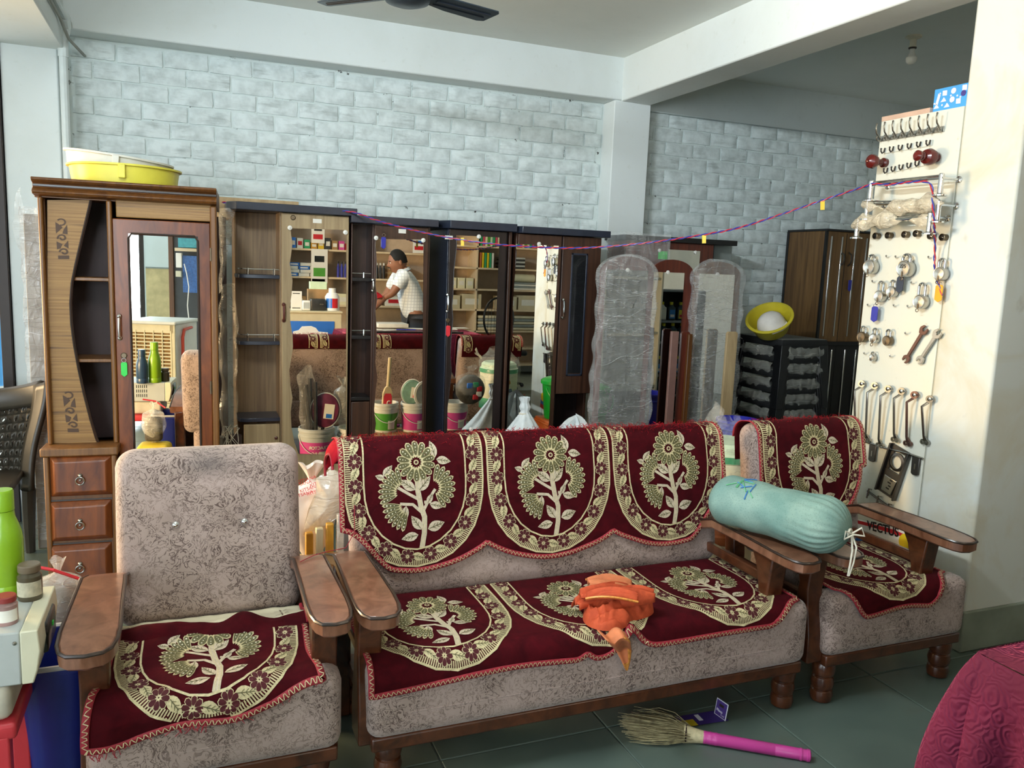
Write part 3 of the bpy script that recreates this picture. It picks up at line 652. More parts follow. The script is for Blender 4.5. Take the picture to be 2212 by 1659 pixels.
# hanging corner flap at the left end of the sofa back
def Fflap(u, v):
    p = S0(SX0+.002, lerp(-.13, .10, u), .006); return (p.x-.012*math.sin(PI*v*.6)-.035*v+.02*v*v, p.y, p.z-.055*v*(1-.6*abs(u-.45)))
o = obj('corner_flap', MB().grid(Fflap, 16, 8), 'velvet_worn', sbc, smooth=80, solid=.003)
obj('flap_edging', MB().tube([Vector(Fflap(i/16, 1.0)) for i in range(17)], .005, 6), 'trim_red', sbc)
# sofa seat cover
SS = seat_surf(2.475)
SQ0, SQ1 = .445, 1.915
def Fseat(x, s, e):
    hump = .030*math.exp(-((x-1.243)/.028)**2)*sstep(.25, .46, s); w_ = .008+.004*nz((x*4, s*4, 7))+.003*sstep(.2, .5, s)*math.sin(x*9)+hump*.8
    return SS(x, s, w_+e)
def hems(x):
    u = (x-SQ0)/(SQ1-SQ0); d = .060*math.exp(-((x-1.245)/.05)**2)+.016*math.exp(-((x-1.10)/.02)**2)
    return .495+.012*math.cos(u*11)-.075*sstep(.9, 1, u)-d-.02*sstep(.50, .60, u)*sstep(.85, .6, u)
ssc = cover('sofa_seat_cover', 'burgundy velvet cover with three gold bouquets spread on the long sofa seat', Fseat, SQ0, SQ1, .01, hems, [SQ0+.49*(i+.5) for i in range(3)], .000485, .045, 170, 60)
# right armchair
S1 = back_surf(RBC, TILT)
def FbR(x, s, e): return S1(x, s, .006+.003*nz((x*7, s*7, 3.3))+e)
def hemR(x):
    u = (x-2.09)/.51; return lerp(.24, .485, math.sin(PI*min(max(u, 0), 1))**.45)
cR = cover('armchair_back_cover', 'burgundy velvet cover hung over the back of the right armchair', FbR, 2.093, 2.625, -.20, hemR, [2.36], .00052, .045, 60, 60, fuzz=(160, .02, .02))
SSr = seat_surf(2.475)
def FsR(x, s, e): return SSr(x, s, .007+.003*nz((x*5, s*5, 2))+e)
def hemsR(x):
    u = (x-2.10)/.54; return .50-.12*sstep(.72, 1, u)-.10*sstep(.2, 0, u)+.008*math.sin(u*9)
cRs = cover('armchair_seat_cover', 'burgundy velvet cover with gold bouquet on the right armchair seat', FsR, 2.10, 2.645, .01, hemsR, [2.37], .000485, .045, 70, 50)
# left armchair: rumpled seat cover, rear part folded forward
SSl = seat_surf(2.475)
AX0, AX1 = -.205, .305
def FsL(x, s, e):
    u = (x-AX0)/(AX1-AX0)
    xx = x+.028*sstep(.30, .50, s)*(u-.5)*2 - .012*sstep(.1, .5, s)
    w_ = .009+.006*nz((x*6, s*6, 9))+.006*nz((x*15, s*10, 2))+.016*math.exp(-((s-.145-.05*u)/.035)**2)
    return SSl(xx, s, w_+e)
def hemL(x):
    u = (x-AX0)/(AX1-AX0); return .525-.055*u-.03*sstep(.75, 1, u)+.008*math.sin(u*13)
cL = cover('armchair_seat_cover', 'rumpled burgundy velvet cover with frayed hem on the left armchair seat', FsL, AX0, AX1, .12, hemL, [.045], .000485, .075, 70, 60)
# the folded-over rear of that cover: cream backing, dark ridge
def Ffold(u, v):
    x = lerp(AX0+.005, AX1+.01, u); r = .03+.055*math.exp(-((u-.66)/.10)**2)+.02*math.sin(u*7)
    s = lerp(.155+.05*u, .01, v); p = SSl(x, s, .012); z = p.z+r*math.sin(PI*min(1, v*1.15+.05))*(1-v*.75)+.006*nz((x*20, v*5, 3))
    return (x, p.y, z)
obj('folded_ridge', MB().grid(lambda u, v: Ffold(u, v*.42), 40, 12), 'velvet_burgundy', cL, smooth=80, solid=.003)
obj('backing', MB().grid(lambda u, v: Ffold(u, .42+v*.58), 40, 14), 'backing_cream', cL, smooth=80, solid=.002, label='cream backing of the folded cover')
ed = MB()
ed.tube([Vector(Ffold(0.0, v/20))+Vector((0, 0, .004)) for v in range(6, 21)], .006, 6); ed.tube([Vector(Ffold(1.0, v/20))+Vector((0, 0, .004)) for v in range(2, 21)], .006, 6)
obj('flap_edging', ed, 'trim_red', cL)
eb = Emb(lambda x, y, l: Vector(Ffold(x, y))+Vector((0, -.002, .004+l)), .0005)
for u in (.06, .88):
    for v in (.55, .8):
        for a in range(7):
            an = a*2*PI/7; eb.strip([(u+.012*math.cos(an), v+.02*math.sin(an)), (u+.05*math.cos(an), v+.09*math.sin(an))], .007, .0, 'cloth_maroon')
eb.flush(cL)
mb = MB(); rd = random.Random(3)
for i in range(46):
    x = rd.choice([rd.uniform(AX0, AX0+.06), rd.uniform(-.02, .05), rd.uniform(AX0, AX1)]); p = FsL(x, hemL(x), .004); L = rd.uniform(.008, .026)
    mb.tube([p, p+Vector((rd.uniform(-.006, .006), -.003, -L*.5)), p+Vector((rd.uniform(-.012, .012), -.004, -L))], .0011, 4)
fr = obj('frayed_threads', mb, 'trim_red', cL); fr['kind'] = 'stuff'
# loose red thread between the armrests
tr = obj('loose_thread', MB().tube([(.30, 2.36, .606), (.345, 2.40, .607), (.39, 2.42, .608), (.45, 2.44, .607), (.475, 2.43, .66), (.478, 2.455, .74)], .0014, 5), 'trim_red'); tag(tr, 'thin loose red thread trailing across the two neighbouring armrests', 'thread')
# ================================================================ WARDROBES ALONG THE BACK WALL
class Ward:
    """a cabinet standing at O, turned by rz; local x along its front, y into the wall; pixels are read on planes of its own frame"""
    def __init__(s, name, label, px, py, Y, rz=0):
        p = onY(px, py, Y); s.O = Vector((p.x, Y, 0)); s.rz = rz; s.t = thing(name, label, 'wardrobe', s.O, rz)
        s.ax = Vector((math.cos(rz), math.sin(rz), 0)); s.ay = Vector((-math.sin(rz), math.cos(rz), 0))
    def P(s, px, py, y=0.0):
        d = ray(px, py); t = (s.O+s.ay*y-CAM).dot(s.ay)/d.dot(s.ay); q = CAM+d*t-s.O; return (q.dot(s.ax), q.z)
    def rect(s, px0, py0, px1, py1, y=0.0):
        my, mx = (py0+py1)/2, (px0+px1)/2; return s.P(px0, my, y)[0], s.P(px1, my, y)[0], s.P(mx, py1, y)[1], s.P(mx, py0, y)[1]
    def pb(s, name, r, y0, y1, mat, bevel=.003, parent=None, z0=None, label=None):
        x0, x1, zb, zt = s.rect(*r, y0); zb = zb if z0 is None else z0
        return obj(name, MB().box((x0, y0, zb), (x1, y1, zt)), mat, parent or s.t, bevel, local=True, label=label)
    def bx(s, name, a, b, mat, bevel=.003, parent=None, label=None): return obj(name, MB().box(a, b), mat, parent or s.t, bevel, local=True, label=label)
    def poly(s, name, pts, y0, y1, mat, bevel=.0, parent=None, label=None):
        return obj(name, MB().prism([s.P(a, b, y0) for a, b in pts], y0, y1), mat, parent or s.t, bevel, local=True, label=label, smooth=30)
    def handle(s, px, py0, py1, y, mat, parent, r=.006):
        x, za = s.P(px, py0, y); _, zb = s.P(px, py1, y); m = (za+zb)/2
        return obj('handle', MB().tube([(x, y, za), (x, y-.018, za-.008), (x, y-.024, m), (x, y-.018, zb+.008), (x, y, zb)], r, 8).ball((x, y-.003, za), .011, 8).ball((x, y-.003, zb), .011, 8), mat, parent, local=True)
    def rail(s, px0, px1, py, y, posts, parent=None):
        x0, z = s.P(px0, py, y); x1, _ = s.P(px1, py, y); mb = MB().tube([(x0, y+.14, z), (x0, y+.03, z), (x0+.015, y+.006, z), (x0+.04, y, z), (x1, y, z)], .0028, 6)
        for q in posts: xx = s.P(q, py, y)[0]; mb.lathe([(.004, -.045), (.0055, -.03), (.004, -.02), (.006, -.008), (.004, .006), (0, .009)], 8, Matrix.Translation((xx, y, z)))
        return obj('shelf_rail', mb, 'chrome', s.t, local=True)
    def slab(s, pts, z0, z1, mat='navy_edge'): return obj('top', MB().prism(pts, z0, z1, None, 'z'), mat, s.t, .003, local=True)
plain('clip_white', '#e6e4dc', .4); plain('paper_white', '#e4e0d4', .8, var=.05); plain('tag_green', '#2fc84a', .4); plain('tag_red', '#d62f3a', .4); plain('tag_blue', '#2b2f9a', .4); plain('tag_orange', '#e59a1e', .45)
def lock(W, px, py, y, parent):
    x, z = W.P(px, py, y); obj('lock', MB().lathe([(.0135, 0), (.0135, .004), (.010, .007), (0, .007)], 16, Matrix.Translation((x, y, z)) @ Matrix.Rotation(PI/2, 4, 'X')), 'brass_old', parent, local=True); return x, z
def clip(W, px, py, y, parent):
    x, z = W.P(px, py, y); return obj('mirror_clip', MB().lathe([(.012, 0), (.012, .006), (.006, .009), (0, .009)], 14, Matrix.Translation((x, y, z)) @ Matrix.Rotation(PI/2, 4, 'X')).ball((x, y-.010, z), .004, 6), 'clip_white', parent, local=True)
def tagchain(W, x, z, y, mat, parent, n=1.0):
    mb = MB().prism([(x-.010, z-.03), (x+.010, z-.03), (x+.013, z-.036), (x+.013, z-.085), (x, z-.096), (x-.013, z-.085), (x-.013, z-.036)], y-.010, y-.006)
    return obj('key_tag', mb, mat, parent, .001, local=True), obj('key_ring', MB().tube([(x+.009*math.cos(a*PI/6), y-.009, z-.02+.009*math.sin(a*PI/6)) for a in range(12)], .0012, 5, closed=True), 'chrome', parent, local=True)
# ---------------------------------------------------------------- wardrobe with drawers (left)
W = Ward('wardrobe', 'glossy brown wardrobe with cane side panel, narrow mirror door and three drawers', 97, 700, 4.02, math.radians(-3.5)); t = W.t
xr = W.P(466, 700)[0]; ztop = W.P(266, 396)[1]; xm0, xm1 = W.P(239, 700)[0], W.P(250, 700)[0]; zc0 = W.P(270, 436)[1]; D1 = .42
zbench = W.P(180, 957)[1]
W.bx('carcass_side', (0, .01, 0), (.018, D1, zc0), 'teak', parent=t); W.bx('carcass_side', (xr-.018, .01, 0), (xr, D1, zc0), 'teak'); W.bx('back_panel', (0, D1-.01, 0), (xr, D1, zc0), 'dark_interior')
W.bx('niche_side', (xm0+.004, .012, zbench), (xm0+.016, D1-.01, zc0), 'dark_interior'); W.bx('niche_back', (.018, .20, zbench-.02), (xm0+.004, .212, zc0), 'dark_interior')
x0c = W.P(68, 400, -.05)[0]
prof = [(-.062, ztop), (-.066, ztop-.008), (-.060, ztop-.016), (-.040, ztop-.024), (-.036, zc0+.040), (-.052, zc0+.030), (-.058, zc0+.020), (-.050, zc0+.010), (-.010, zc0+.004), (-.01, zc0-.002), (D1, zc0-.002), (D1, ztop)]
obj('cornice', MB().prism(prof, x0c, xr+.012, None, 'x'), 'teak', t, .002, local=True)
for gz in (ztop-.030, zc0+.046): W.bx('cornice_line', (x0c, -.041, gz-.004), (xr+.013, -.03, gz+.004), 'wood_dark_edge', .002)
for px0, px1, nm in ((95, 105, 0), (239, 250, zbench), (457, 471, 0)):
    a, b = W.P(px0, 700)[0], W.P(px1, 700)[0]; W.bx('post', (a, -.028, zbench if nm == 0 and px0 < 100 else (nm or .02)), (b, .012, zc0+.002), 'teak_post', .007)
ce = [(196, 432), (187, 470), (175, 520), (163, 572), (155, 612), (152, 655), (154, 700), (160, 745), (169, 795), (181, 850), (195, 905), (207, 945), (212, 957)]
left = [(104, 957), (102, 432)]
W.poly('cane_panel', left+ce, .0, .016, 'cane_panel')
edge = [W.P(a, b, -.002) for a, b in ce]; obj('panel_edge', MB().tube([(a, .004, b) for a, b in edge], .007, 6), 'wood_dark_edge', t, local=True)
# stencilled scrolls on the cane panel
def scroll(cx_, cy_, hgt, lean):
    mb = MB()
    def q(u, v): x, z = W.P(cx_+u*1.25+lean*v, cy_+v*.95, -.001); return (x, z)
    def pl(pts): mb.prism([q(*p) for p in pts], -.0015, .002)
    def arc(ux, vy, r, a0, a1, w_, n=14, sp=0):
        pts = [(ux+(r+sp*i/n)*math.cos(lerp(a0, a1, i/n)), vy+(r+sp*i/n)*math.sin(lerp(a0, a1, i/n))) for i in range(n+1)]
        for (a, b), (c, d) in zip(pts, pts[1:]):
            L = math.hypot(c-a, d-b); ox, oy = -(d-b)/L*w_/2, (c-a)/L*w_/2; pl([(a+ox, b+oy), (c+ox, d+oy), (c-ox, d-oy), (a-ox, b-oy)])
    arc(0, -34, 7, PI*1.2, PI*2.6, 3); pl([(-10, -34), (-3, -28), (2, -22), (-10, -8)]); pl([(4, -18), (10, -28), (10, -6), (1, -8)])
    arc(0, 2, 8, PI*.9, PI*3.1, 3.4, 18, -5); pl([(-10, 10), (0, 16), (-4, 26), (-10, 28)]); pl([(10, 8), (10, 26), (2, 20)])
    arc(2, 34, 8, PI*1.0, PI*3.0, 3.4, 18, -5); pl([(-9, 42), (10, 42), (10, 50), (-9, 50)])
    return obj('scroll_stencil', mb, plain('stencil_brown', '#4a3322', .6), t, local=True, smooth=0)
scroll(134, 512, 90, .06); scroll(152, 886, 90, .12)
for py in (602, 779): x0, z = W.P(150, py, .02); W.bx('shelf', (.018, .018, z-.008), (xm0+.004, .20, z+.008), 'teak_post', .003)
W.pb('fascia', (250, 437, 457, 474), -.012, .02, 'cane_panel', .004)
zf = W.P(350, 477)[1]
dr = W.bx('door', (xm1, -.018, .10), (W.P(457, 700)[0], .004, zf), 'teak_red', .004)
mx0, mx1, _, mz1 = W.rect(283, 508, 430, 900, -.02); mz0 = .42
obj('mirror', MB().box((mx0, -.0205, mz0), (mx1, -.015, mz1)), 'mirror_silver', dr, local=True)
obj('mirror_frame', MB().tube([(mx0, -.019, mz0), (mx0, -.019, mz1-.02), (mx0+.012, -.019, mz1), (mx1-.012, -.019, mz1), (mx1, -.019, mz1-.02), (mx1, -.019, mz0)], .006, 6, closed=True), 'wood_dark_edge', dr, local=True)
W.handle(258, 683, 730, -.018, 'steel_brushed', dr); lx, lz = lock(W, 268, 768, -.018, dr); tagchain(W, lx, lz, -.018, 'tag_green', dr)
for py in (550, 837): x, z = W.P(456, py, -.02); obj('hinge', MB().box((x-.005, -.024, z-.028), (x+.005, -.016, z+.028)).tube([(x, -.025, z-.03), (x, -.025, z+.03)], .004, 6), 'brass_old', dr, local=True)
# drawer block
yd = -.095; xd0 = W.P(97, 1050, yd)[0]; xd1 = W.P(252, 1050, yd)[0]; zd = W.P(175, 984, yd)[1]
W.bx('bench_top', (xd0-.012, yd-.018, zd), (xd1+.012, .02, zbench+.002), 'teak_post', .006)
W.bx('drawer_case', (xd0, yd, .0), (xd1, .3, zd), 'teak', .003); 
for a, b in ((97, 109), (243, 254)): xa, xb = W.P(a, 1050, yd)[0], W.P(b, 1050, yd)[0]; W.bx('drawer_post', (xa, yd-.014, 0), (xb, yd+.004, zd), 'teak_post', .006)
for i, (pa, pb_) in enumerate(((984, 1070), (1081, 1166), (1174, 1258))):
    a, b, c0, c1 = W.rect(109, pa, 243, pb_, yd); m = .022
    mb = MB(); y1, y2 = yd-.004, yd-.026
    mb.add([(a, y1, c0), (b, y1, c0), (b, y1, c1), (a, y1, c1), (a+m, y2, c0+m), (b-m, y2, c0+m), (b-m, y2, c1-m), (a+m, y2, c1-m), (a, yd+.01, c0), (b, yd+.01, c0), (b, yd+.01, c1), (a, yd+.01, c1)],
           [(4, 5, 6, 7), (0, 1, 5, 4), (1, 2, 6, 5), (2, 3, 7, 6), (3, 0, 4, 7), (8, 9, 1, 0), (9, 10, 2, 1), (10, 11, 3, 2), (11, 8, 0, 3), (11, 10, 9, 8)])
    d = obj('drawer', mb, 'teak_red', t, .004, local=True, seg=3); xc, zc = (a+b)/2-.002, (c0+c1)/2-.006
    obj('ring_pull', MB().tube([(xc+.017*math.cos(q*PI/8), y2-.010, zc-.010+.017*math.sin(q*PI/8)) for q in range(16)], .0026, 6, closed=True).lathe([(.010, 0), (.010, .004), (.005, .010), (0, .011)], 12, Matrix.Translation((xc, y2, zc+.012)) @ Matrix.Rotation(PI/2, 4, 'X')).ball((xc, y2-.002, zc-.008), .006, 8), 'nickel', d, local=True)
    obj('drawer_gap', MB().box((a-.002, yd-.003, c1+.001), (b+.002, yd, c1+.008)), 'wood_dark_edge', d, local=True)
# tubs on top of it
def tub(name, label, c, R, H, mat, lip=.01, tilt=None, parts=True):
    o = thing(name, label, 'tub', c)
    M = tilt or Matrix.Identity(4)
    pr = [(R*.92, 0), (R*.95, .004), (R*.99, H*.85), (R*.99, H-.01), (R+lip, H-.008), (R+lip, H), (R*.97, H), (R*.95, H*.85), (R*.90, .010), (0, .010)]
    obj('bowl', MB().lathe([(0, 0)]+pr, 44, M), mat, o, local=True, smooth=50)
    obj('handle', MB().box((-.014, -R-lip-.006, H*.25), (.014, -R*.92, H-.004), M), mat, o, .003, local=True)
    return o
plain('tub_yellow', '#dcd24a', .4, var=.05); plain('tub_white', '#d2d0c6', .45, var=.05)
p = onY(270, 392, 4.17); zt1 = ztop
tub('plastic_tub', 'yellow round plastic tub lying flat on top of the drawer wardrobe', (p.x, 4.22, zt1), .232, .085, 'tub_yellow')
ob = tub('plastic_tub', 'greyish white plastic tub tilted inside the yellow tub on the wardrobe', (p.x-.03, 4.25, zt1+.058), .222, .075, 'tub_white', tilt=Matrix.Rotation(math.radians(5.5), 4, 'Y') @ Matrix.Rotation(math.radians(2), 4, 'X'))
# film-wrapped boards leaning behind the drawer wardrobe, at its left
a = onZ(98, 1184); b = onY(84, 480, a.y)
wr = thing('wrapped_board', 'tall board in crinkled clear film behind the left wardrobe', 'board', (a.x, a.y, 0))
obj('board', MB().box((a.x-.03, a.y, .0), (a.x+.10, a.y+.03, 1.66)), plain('board_grey', '#8d8578', .6), wr, .003)
def crinkle(f, amp, sc_, sd=0):
    def g(u, v):
        q = Vector(f(u, v)); return tuple(q+Vector((nz((q.x*sc_+sd, q.y*sc_, q.z*sc_)), nz((q.x*sc_+sd+9, q.y*sc_, q.z*sc_)), nz((q.x*sc_+sd+19, q.y*sc_, q.z*sc_)))) * amp)
    return g
def wrapbox(x0, x1, y0, y1, z0, z1, amp=.008, sc_=16, nu=40, nv=40, sd=0, M=None):
    per = [(x0, y0), (x1, y0), (x1, y1), (x0, y1)]; L = [abs(x1-x0), abs(y1-y0)]*2; tot = sum(L)
    def f(u, v):
        d = (u % 1)*tot; i = 0
        while i < 3 and d > L[i]: d -= L[i]; i += 1
        a, b = per[i], per[(i+1) % 4]; q = min(1, d/L[i]); return (lerp(a[0], b[0], q), lerp(a[1], b[1], q), lerp(z0, z1, v))
    mb = MB().grid(crinkle(f, amp, sc_, sd), nu, nv, M, True)
    return mb
obj('film', wrapbox(a.x-.045, a.x+.11, a.y-.015, a.y+.045, .05, 1.69, .012, 14, 30, 60), 'film_wrap', wr)
obj('loose_film', MB().grid(crinkle(lambda u, v: (a.x-.03-.05*math.sin(PI*v)*u, a.y-.02, lerp(1.45, 1.78, v)), .02, 14, 3), 8, 20), 'film_wrap', wr)
# ---------------------------------------------------------------- light oak wardrobe
W = Ward('wardrobe', 'light oak wardrobe with chrome-railed corner shelves and wavy mirror door', 512, 700, 4.5); t = W.t; D2 = .45
xr = W.P(752, 700)[0]; zt = W.P(640, 462)[1]; xd = W.P(606, 700)[0]; zs = W.P(640, 448, -.05)[1]
W.slab([(-.045, .10), (-.045, .02), (-.0, -.05), (xr+.035, -.05), (xr+.035, D2), (-.045, D2)], zt+.004, zt+.044)
W.bx('back_panel', (0, .20, 0), (xd+.01, .215, zt+.004), 'oak_laminate'); W.bx('side_panel', (0, .19, 0), (.012, D2, zt+.004), 'oak_laminate'); W.bx('side_panel', (xr-.018, 0, 0), (xr, D2, zt+.004), 'oak_laminate'); W.bx('partition', (xd-.004, .0, 0), (xd+.014, .20, zt+.004), 'oak_laminate')
for py, rpy in ((597, 580), (741, 723), (907, None)):
    x, z = W.P(560, py, .0); W_ = xd-.004
    o = obj('shelf', MB().prism([(.0, .20), (.0, .05), (.012, .012), (.045, 0), (W_, 0), (W_, .20)], z-.011, z+.009, None, 'z'), 'navy_edge', t, .002, local=True)
    if rpy: W.rail(517, 603, rpy, .012, (535, 592))
z9 = W.P(560, 917)[1]
ld = W.bx('lower_door', (.03, .0, .10), (W_-.002, .018, z9), 'oak_door', .003); x, z = W.P(596, 945, 0); obj('knob', MB().lathe([(.004, 0), (.009, .012), (.0, .016)], 10, Matrix.Translation((x, 0, z)) @ Matrix.Rotation(PI/2, 4, 'X')), 'mahogany', ld, local=True)
dr = W.bx('door', (xd+.004, -.02, .10), (xr-.004, -.002, zt), 'oak_door', .003)
wave = [(628, 493), (629, 508), (632, 524), (629, 550), (626, 568), (628, 584), (632, 606), (630, 635), (626, 661), (627, 694), (632, 724), (633, 749), (629, 777), (625, 800), (627, 831), (632, 859), (628, 890), (630, 925), (636, 955), (645, 980)]
mr = W.poly('mirror', wave+[(747, 984), (748, 497)], -.0245, -.02, 'mirror_silver', parent=dr)
clip(W, 626, 492, -.024, dr); clip(W, 746, 502, -.024, dr); lock(W, 633, 470, -.02, dr); W.handle(613, 658, 692, -.02, 'mahogany', dr, .007)
W.pb('paper_label', (676, 473, 695, 482), -.0212, -.02, 'paper_white', 0, dr)
# plastic curtain of wrapping beside it
pl = onY(490, 450, 4.45)
cu = thing('wrapped_board', 'dusty film-covered boards in the gap between the drawer and oak wardrobes', 'board', (pl.x-.01, 4.55, 0))
obj('board', MB().box((pl.x-.055, 4.56, 0), (pl.x+.0, 4.60, 1.70)), 'dark_interior', cu, .003); obj('board', MB().box((pl.x-.09, 4.62, 0), (pl.x-.01, 4.66, 1.62)), 'board_grey', cu, .003)
obj('film', MB().grid(crinkle(lambda u, v: (lerp(onY(474, 500, 4.5).x, onY(509, 450, 4.5).x, u*(1-.75*max(0, (v-.0)))) , 4.52-.03*math.sin(u*PI), lerp(1.74, 1.30, v)+.06*u*v), .012, 14, 5), 16, 40), 'film_bag', cu)
obj('film', MB().grid(crinkle(lambda u, v: (lerp(onY(476, 800, 4.5).x, onY(512, 800, 4.5).x, u), 4.535-.02*math.sin(u*PI*2), lerp(1.35, .35, v)), .018, 11, 8), 16, 50), 'film_grey', cu)
ob = obj('plywood_sheet', MB().box((onY(470, 435, 4.75).x, 4.74, 1.70), (onY(645, 440, 4.75).x, 4.98, 1.815)), 'ply', None, .003); tag(ob, 'pale plywood offcut lying on top behind the oak wardrobe', 'board')
# ---------------------------------------------------------------- walnut wardrobe, third from the left
W = Ward('wardrobe', 'dark walnut wardrobe whose mirror shows the man in white shirt', 757, 700, 4.5); t = W.t
xr = W.P(925, 700)[0]; zt = W.P(850, 487)[1]; xd = W.P(804, 700)[0]
W.slab([(-.01, -.05), (xr+.035, -.05), (xr+.035, D2), (-.01, D2)], zt+.002, zt+.042)
W.bx('back_panel', (0, .16, 0), (xd, .172, zt), 'walnut'); W.bx('side_panel', (0, .0, 0), (.008, D2, zt), 'walnut'); W.bx('side_panel', (xr-.018, 0, 0), (xr, D2, zt), 'walnut'); W.bx('partition', (xd-.006, 0, 0), (xd+.01, .17, zt), 'walnut')
for py, rp in ((604, 590), (729, 714), (862, None)):
    z = W.P(780, py)[1]; W.bx('shelf', (.008, .004, z-.010), (xd-.006, .16, z+.010), 'black_lam', .002)
    if rp: x0, z = W.P(760, rp, .01); x1 = xd-.006; obj('shelf_rail', MB().tube([(.008, .012, z), (x1, .012, z)], .0028, 6).lathe([(.004, -.04), (.006, -.02), (.004, .006), (0, .009)], 8, Matrix.Translation((W.P(786, rp, .01)[0], .012, z))), 'chrome', t, local=True)
lo = W.bx('lower_door', (.01, -.0, .10), (xd-.008, .016, W.P(780, 868)[1]), 'walnut', .003)
dr = W.bx('door', (xd+.002, -.02, .10), (xr-.016, -.002, zt-.004), 'walnut', .003)
wave = [(813, 516), (811, 530), (813, 548), (814, 575), (812, 600), (811, 615), (815, 645), (811, 670), (813, 700), (814, 730), (812, 760), (811, 785), (815, 815), (811, 850), (808, 885), (812, 915), (808, 945)]
W.poly('mirror', wave+[(911, 948), (915, 518)], -.0245, -.02, 'mirror_silver', parent=dr)
clip(W, 812, 514, -.024, dr); clip(W, 914, 519, -.024, dr); clip(W, 908, 941, -.024, dr); W.pb('paper_label', (861, 495, 877, 504), -.0212, -.02, 'paper_white', 0, dr); W.handle(805, 605, 628, -.02, 'nickel', dr, .005)
x, z = W.P(828, 512, -.02); tagchain(W, x, z+.03, -.02, 'tag_blue', dr)
# ---------------------------------------------------------------- black-brown wardrobe
W = Ward('wardrobe', 'near-black wardrobe with red key tag and wavy mirror edge', 962, 700, 4.5); t = W.t
xr = W.P(1099, 700)[0]; zt = W.P(1030, 497)[1]
W.slab([(-.04, .04), (-.0, -.05), (xr+.012, -.05), (xr+.012, D2), (-.04, D2)], zt+.0, zt+.045)
W.bx('side_panel', (-.0, .0, 0), (.016, D2, zt), 'navy_edge'); W.bx('side_panel', (xr-.02, -.004, 0), (xr, D2, zt), 'walnut'); W.bx('carcass', (.016, .02, 0), (xr-.02, D2-.02, zt), 'wenge')
x1 = W.P(1085, 700)[0]; dr = W.bx('door', (.003, -.02, .08), (x1, -.002, zt-.003), 'wenge', .003)
wave = [(986, 508), (987, 530), (984, 560), (981, 585), (980, 615), (979, 640), (977, 660), (979, 690), (975, 730), (973, 770), (976, 800), (972, 840), (967, 880), (966, 930)]
W.poly('mirror', wave+[(1062, 925), (1079, 513)], -.0245, -.02, 'mirror_silver', parent=dr)
clip(W, 1034, 511, -.024, dr); clip(W, 1017, 927, -.024, dr); W.handle(966, 637, 672, -.02, 'chrome', dr); lx, lz = lock(W, 967, 692, -.02, dr); tagchain(W, lx+.002, lz, -.02, 'tag_red', dr); W.pb('paper_label', (961, 509, 978, 517), -.0212, -.02, 'paper_white', 0, dr)
# ---------------------------------------------------------------- walnut wardrobe with small glazed door
W = Ward('wardrobe', 'walnut wardrobe with narrow dark glass door at its right side', 1108, 700, 4.5); t = W.t
xr = W.P(1290, 700)[0]; zt = W.P(1200, 508)[1]; xd = W.P(1206, 700)[0]
W.slab([(-.03, .03), (.02, -.05), (xr+.035, -.05), (xr+.035, D2), (-.03, D2)], zt, zt+.040)
W.bx('side_panel', (0, 0, 0), (.012, D2, zt), 'walnut'); W.bx('side_panel', (xr-.016, .10, 0), (xr, D2, zt), 'walnut'); W.bx('carcass', (.012, .20, 0), (xr-.016, D2-.02, zt), 'wenge'); W.bx('partition', (xd-.01, 0, 0), (xd+.004, .2, zt), 'wenge')
dr = W.bx('door', (.006, -.02, .08), (xd-.012, -.002, zt-.004), 'walnut', .003)
wave = [(1114, 527), (1116, 545), (1114, 575), (1111, 610), (1109, 640), (1107, 680), (1109, 710), (1105, 750), (1101, 790), (1100, 830), (1097, 870), (1096, 900), (1094, 940)]
W.poly('mirror', wave+[(1184, 946), (1207, 531)], -.0245, -.02, 'mirror_silver', parent=dr); clip(W, 1164, 527, -.024, dr)
z0 = W.P(1240, 850)[1]; gd = W.pb('glass_door', (1209, 512, 1291, 850), -.016, .002, 'walnut', .003)
W.pb('pane', (1233, 552, 1260, 806), -.0185, -.012, 'glass_dark', 0, gd)
a, b, c, d = W.rect(1229, 547, 1264, 812, -.02); obj('pane_frame', MB().box((a, -.021, c), (a+.012, -.015, d)).box((b-.012, -.021, c), (b, -.015, d)).box((a, -.021, d-.012), (b, -.015, d)).box((a, -.021, c), (b, -.015, c+.012)), 'navy_edge', gd, .002, local=True)
W.handle(1216, 648, 686, -.016, 'chrome', gd, .006)
for py in (640, 740): z = W.P(1245, py, .05)[1]; W.bx('shelf', (xd+.006, .02, z-.006), (xr-.02, .19, z+.006), 'walnut', .002)
# ---------------------------------------------------------------- film-wrapped wardrobe behind the dressing mirrors
W = Ward('wardrobe', 'film-wrapped mahogany wardrobe behind the three arched dressing mirrors', 1350, 600, 4.72); t = W.t
xr = W.P(1540, 560)[0]; zt = W.P(1450, 524)[1]; D6 = .26
W.slab([(-.03, -.03), (W.P(1588, 520)[0], -.03), (W.P(1588, 520)[0], D6), (-.03, D6)], zt, zt+.035, 'black_lam')
W.bx('carcass', (0, .0, 0), (xr, D6, zt), 'mahogany'); 
o = W.pb('mirror', (1432, 540, 1500, 900), -.006, .001, 'mirror_dusty', 0); clip(W, 1424, 541, -.006, o); clip(W, 1502, 545, -.006, o); W.pb('paper_label', (1422, 543, 1442, 560), -.008, -.006, 'tag_green', 0, o)
obj('film', wrapbox(-.04, W.P(1440, 560)[0], -.045, .2, .8, zt+.05, .010, 12, 40, 40, 2), 'film_wrap', t, local=True)
ob = obj('cardboard_sheet', MB().box((onY(1540, 560, 4.85).x, 4.84, .4), (onY(1578, 560, 4.85).x, 4.86, onY(1560, 531, 4.85).z)), plain('sheet_grey', '#8c938f', .7), None, .002); tag(ob, 'grey sheet standing under the long black top near the bay wall', 'board')
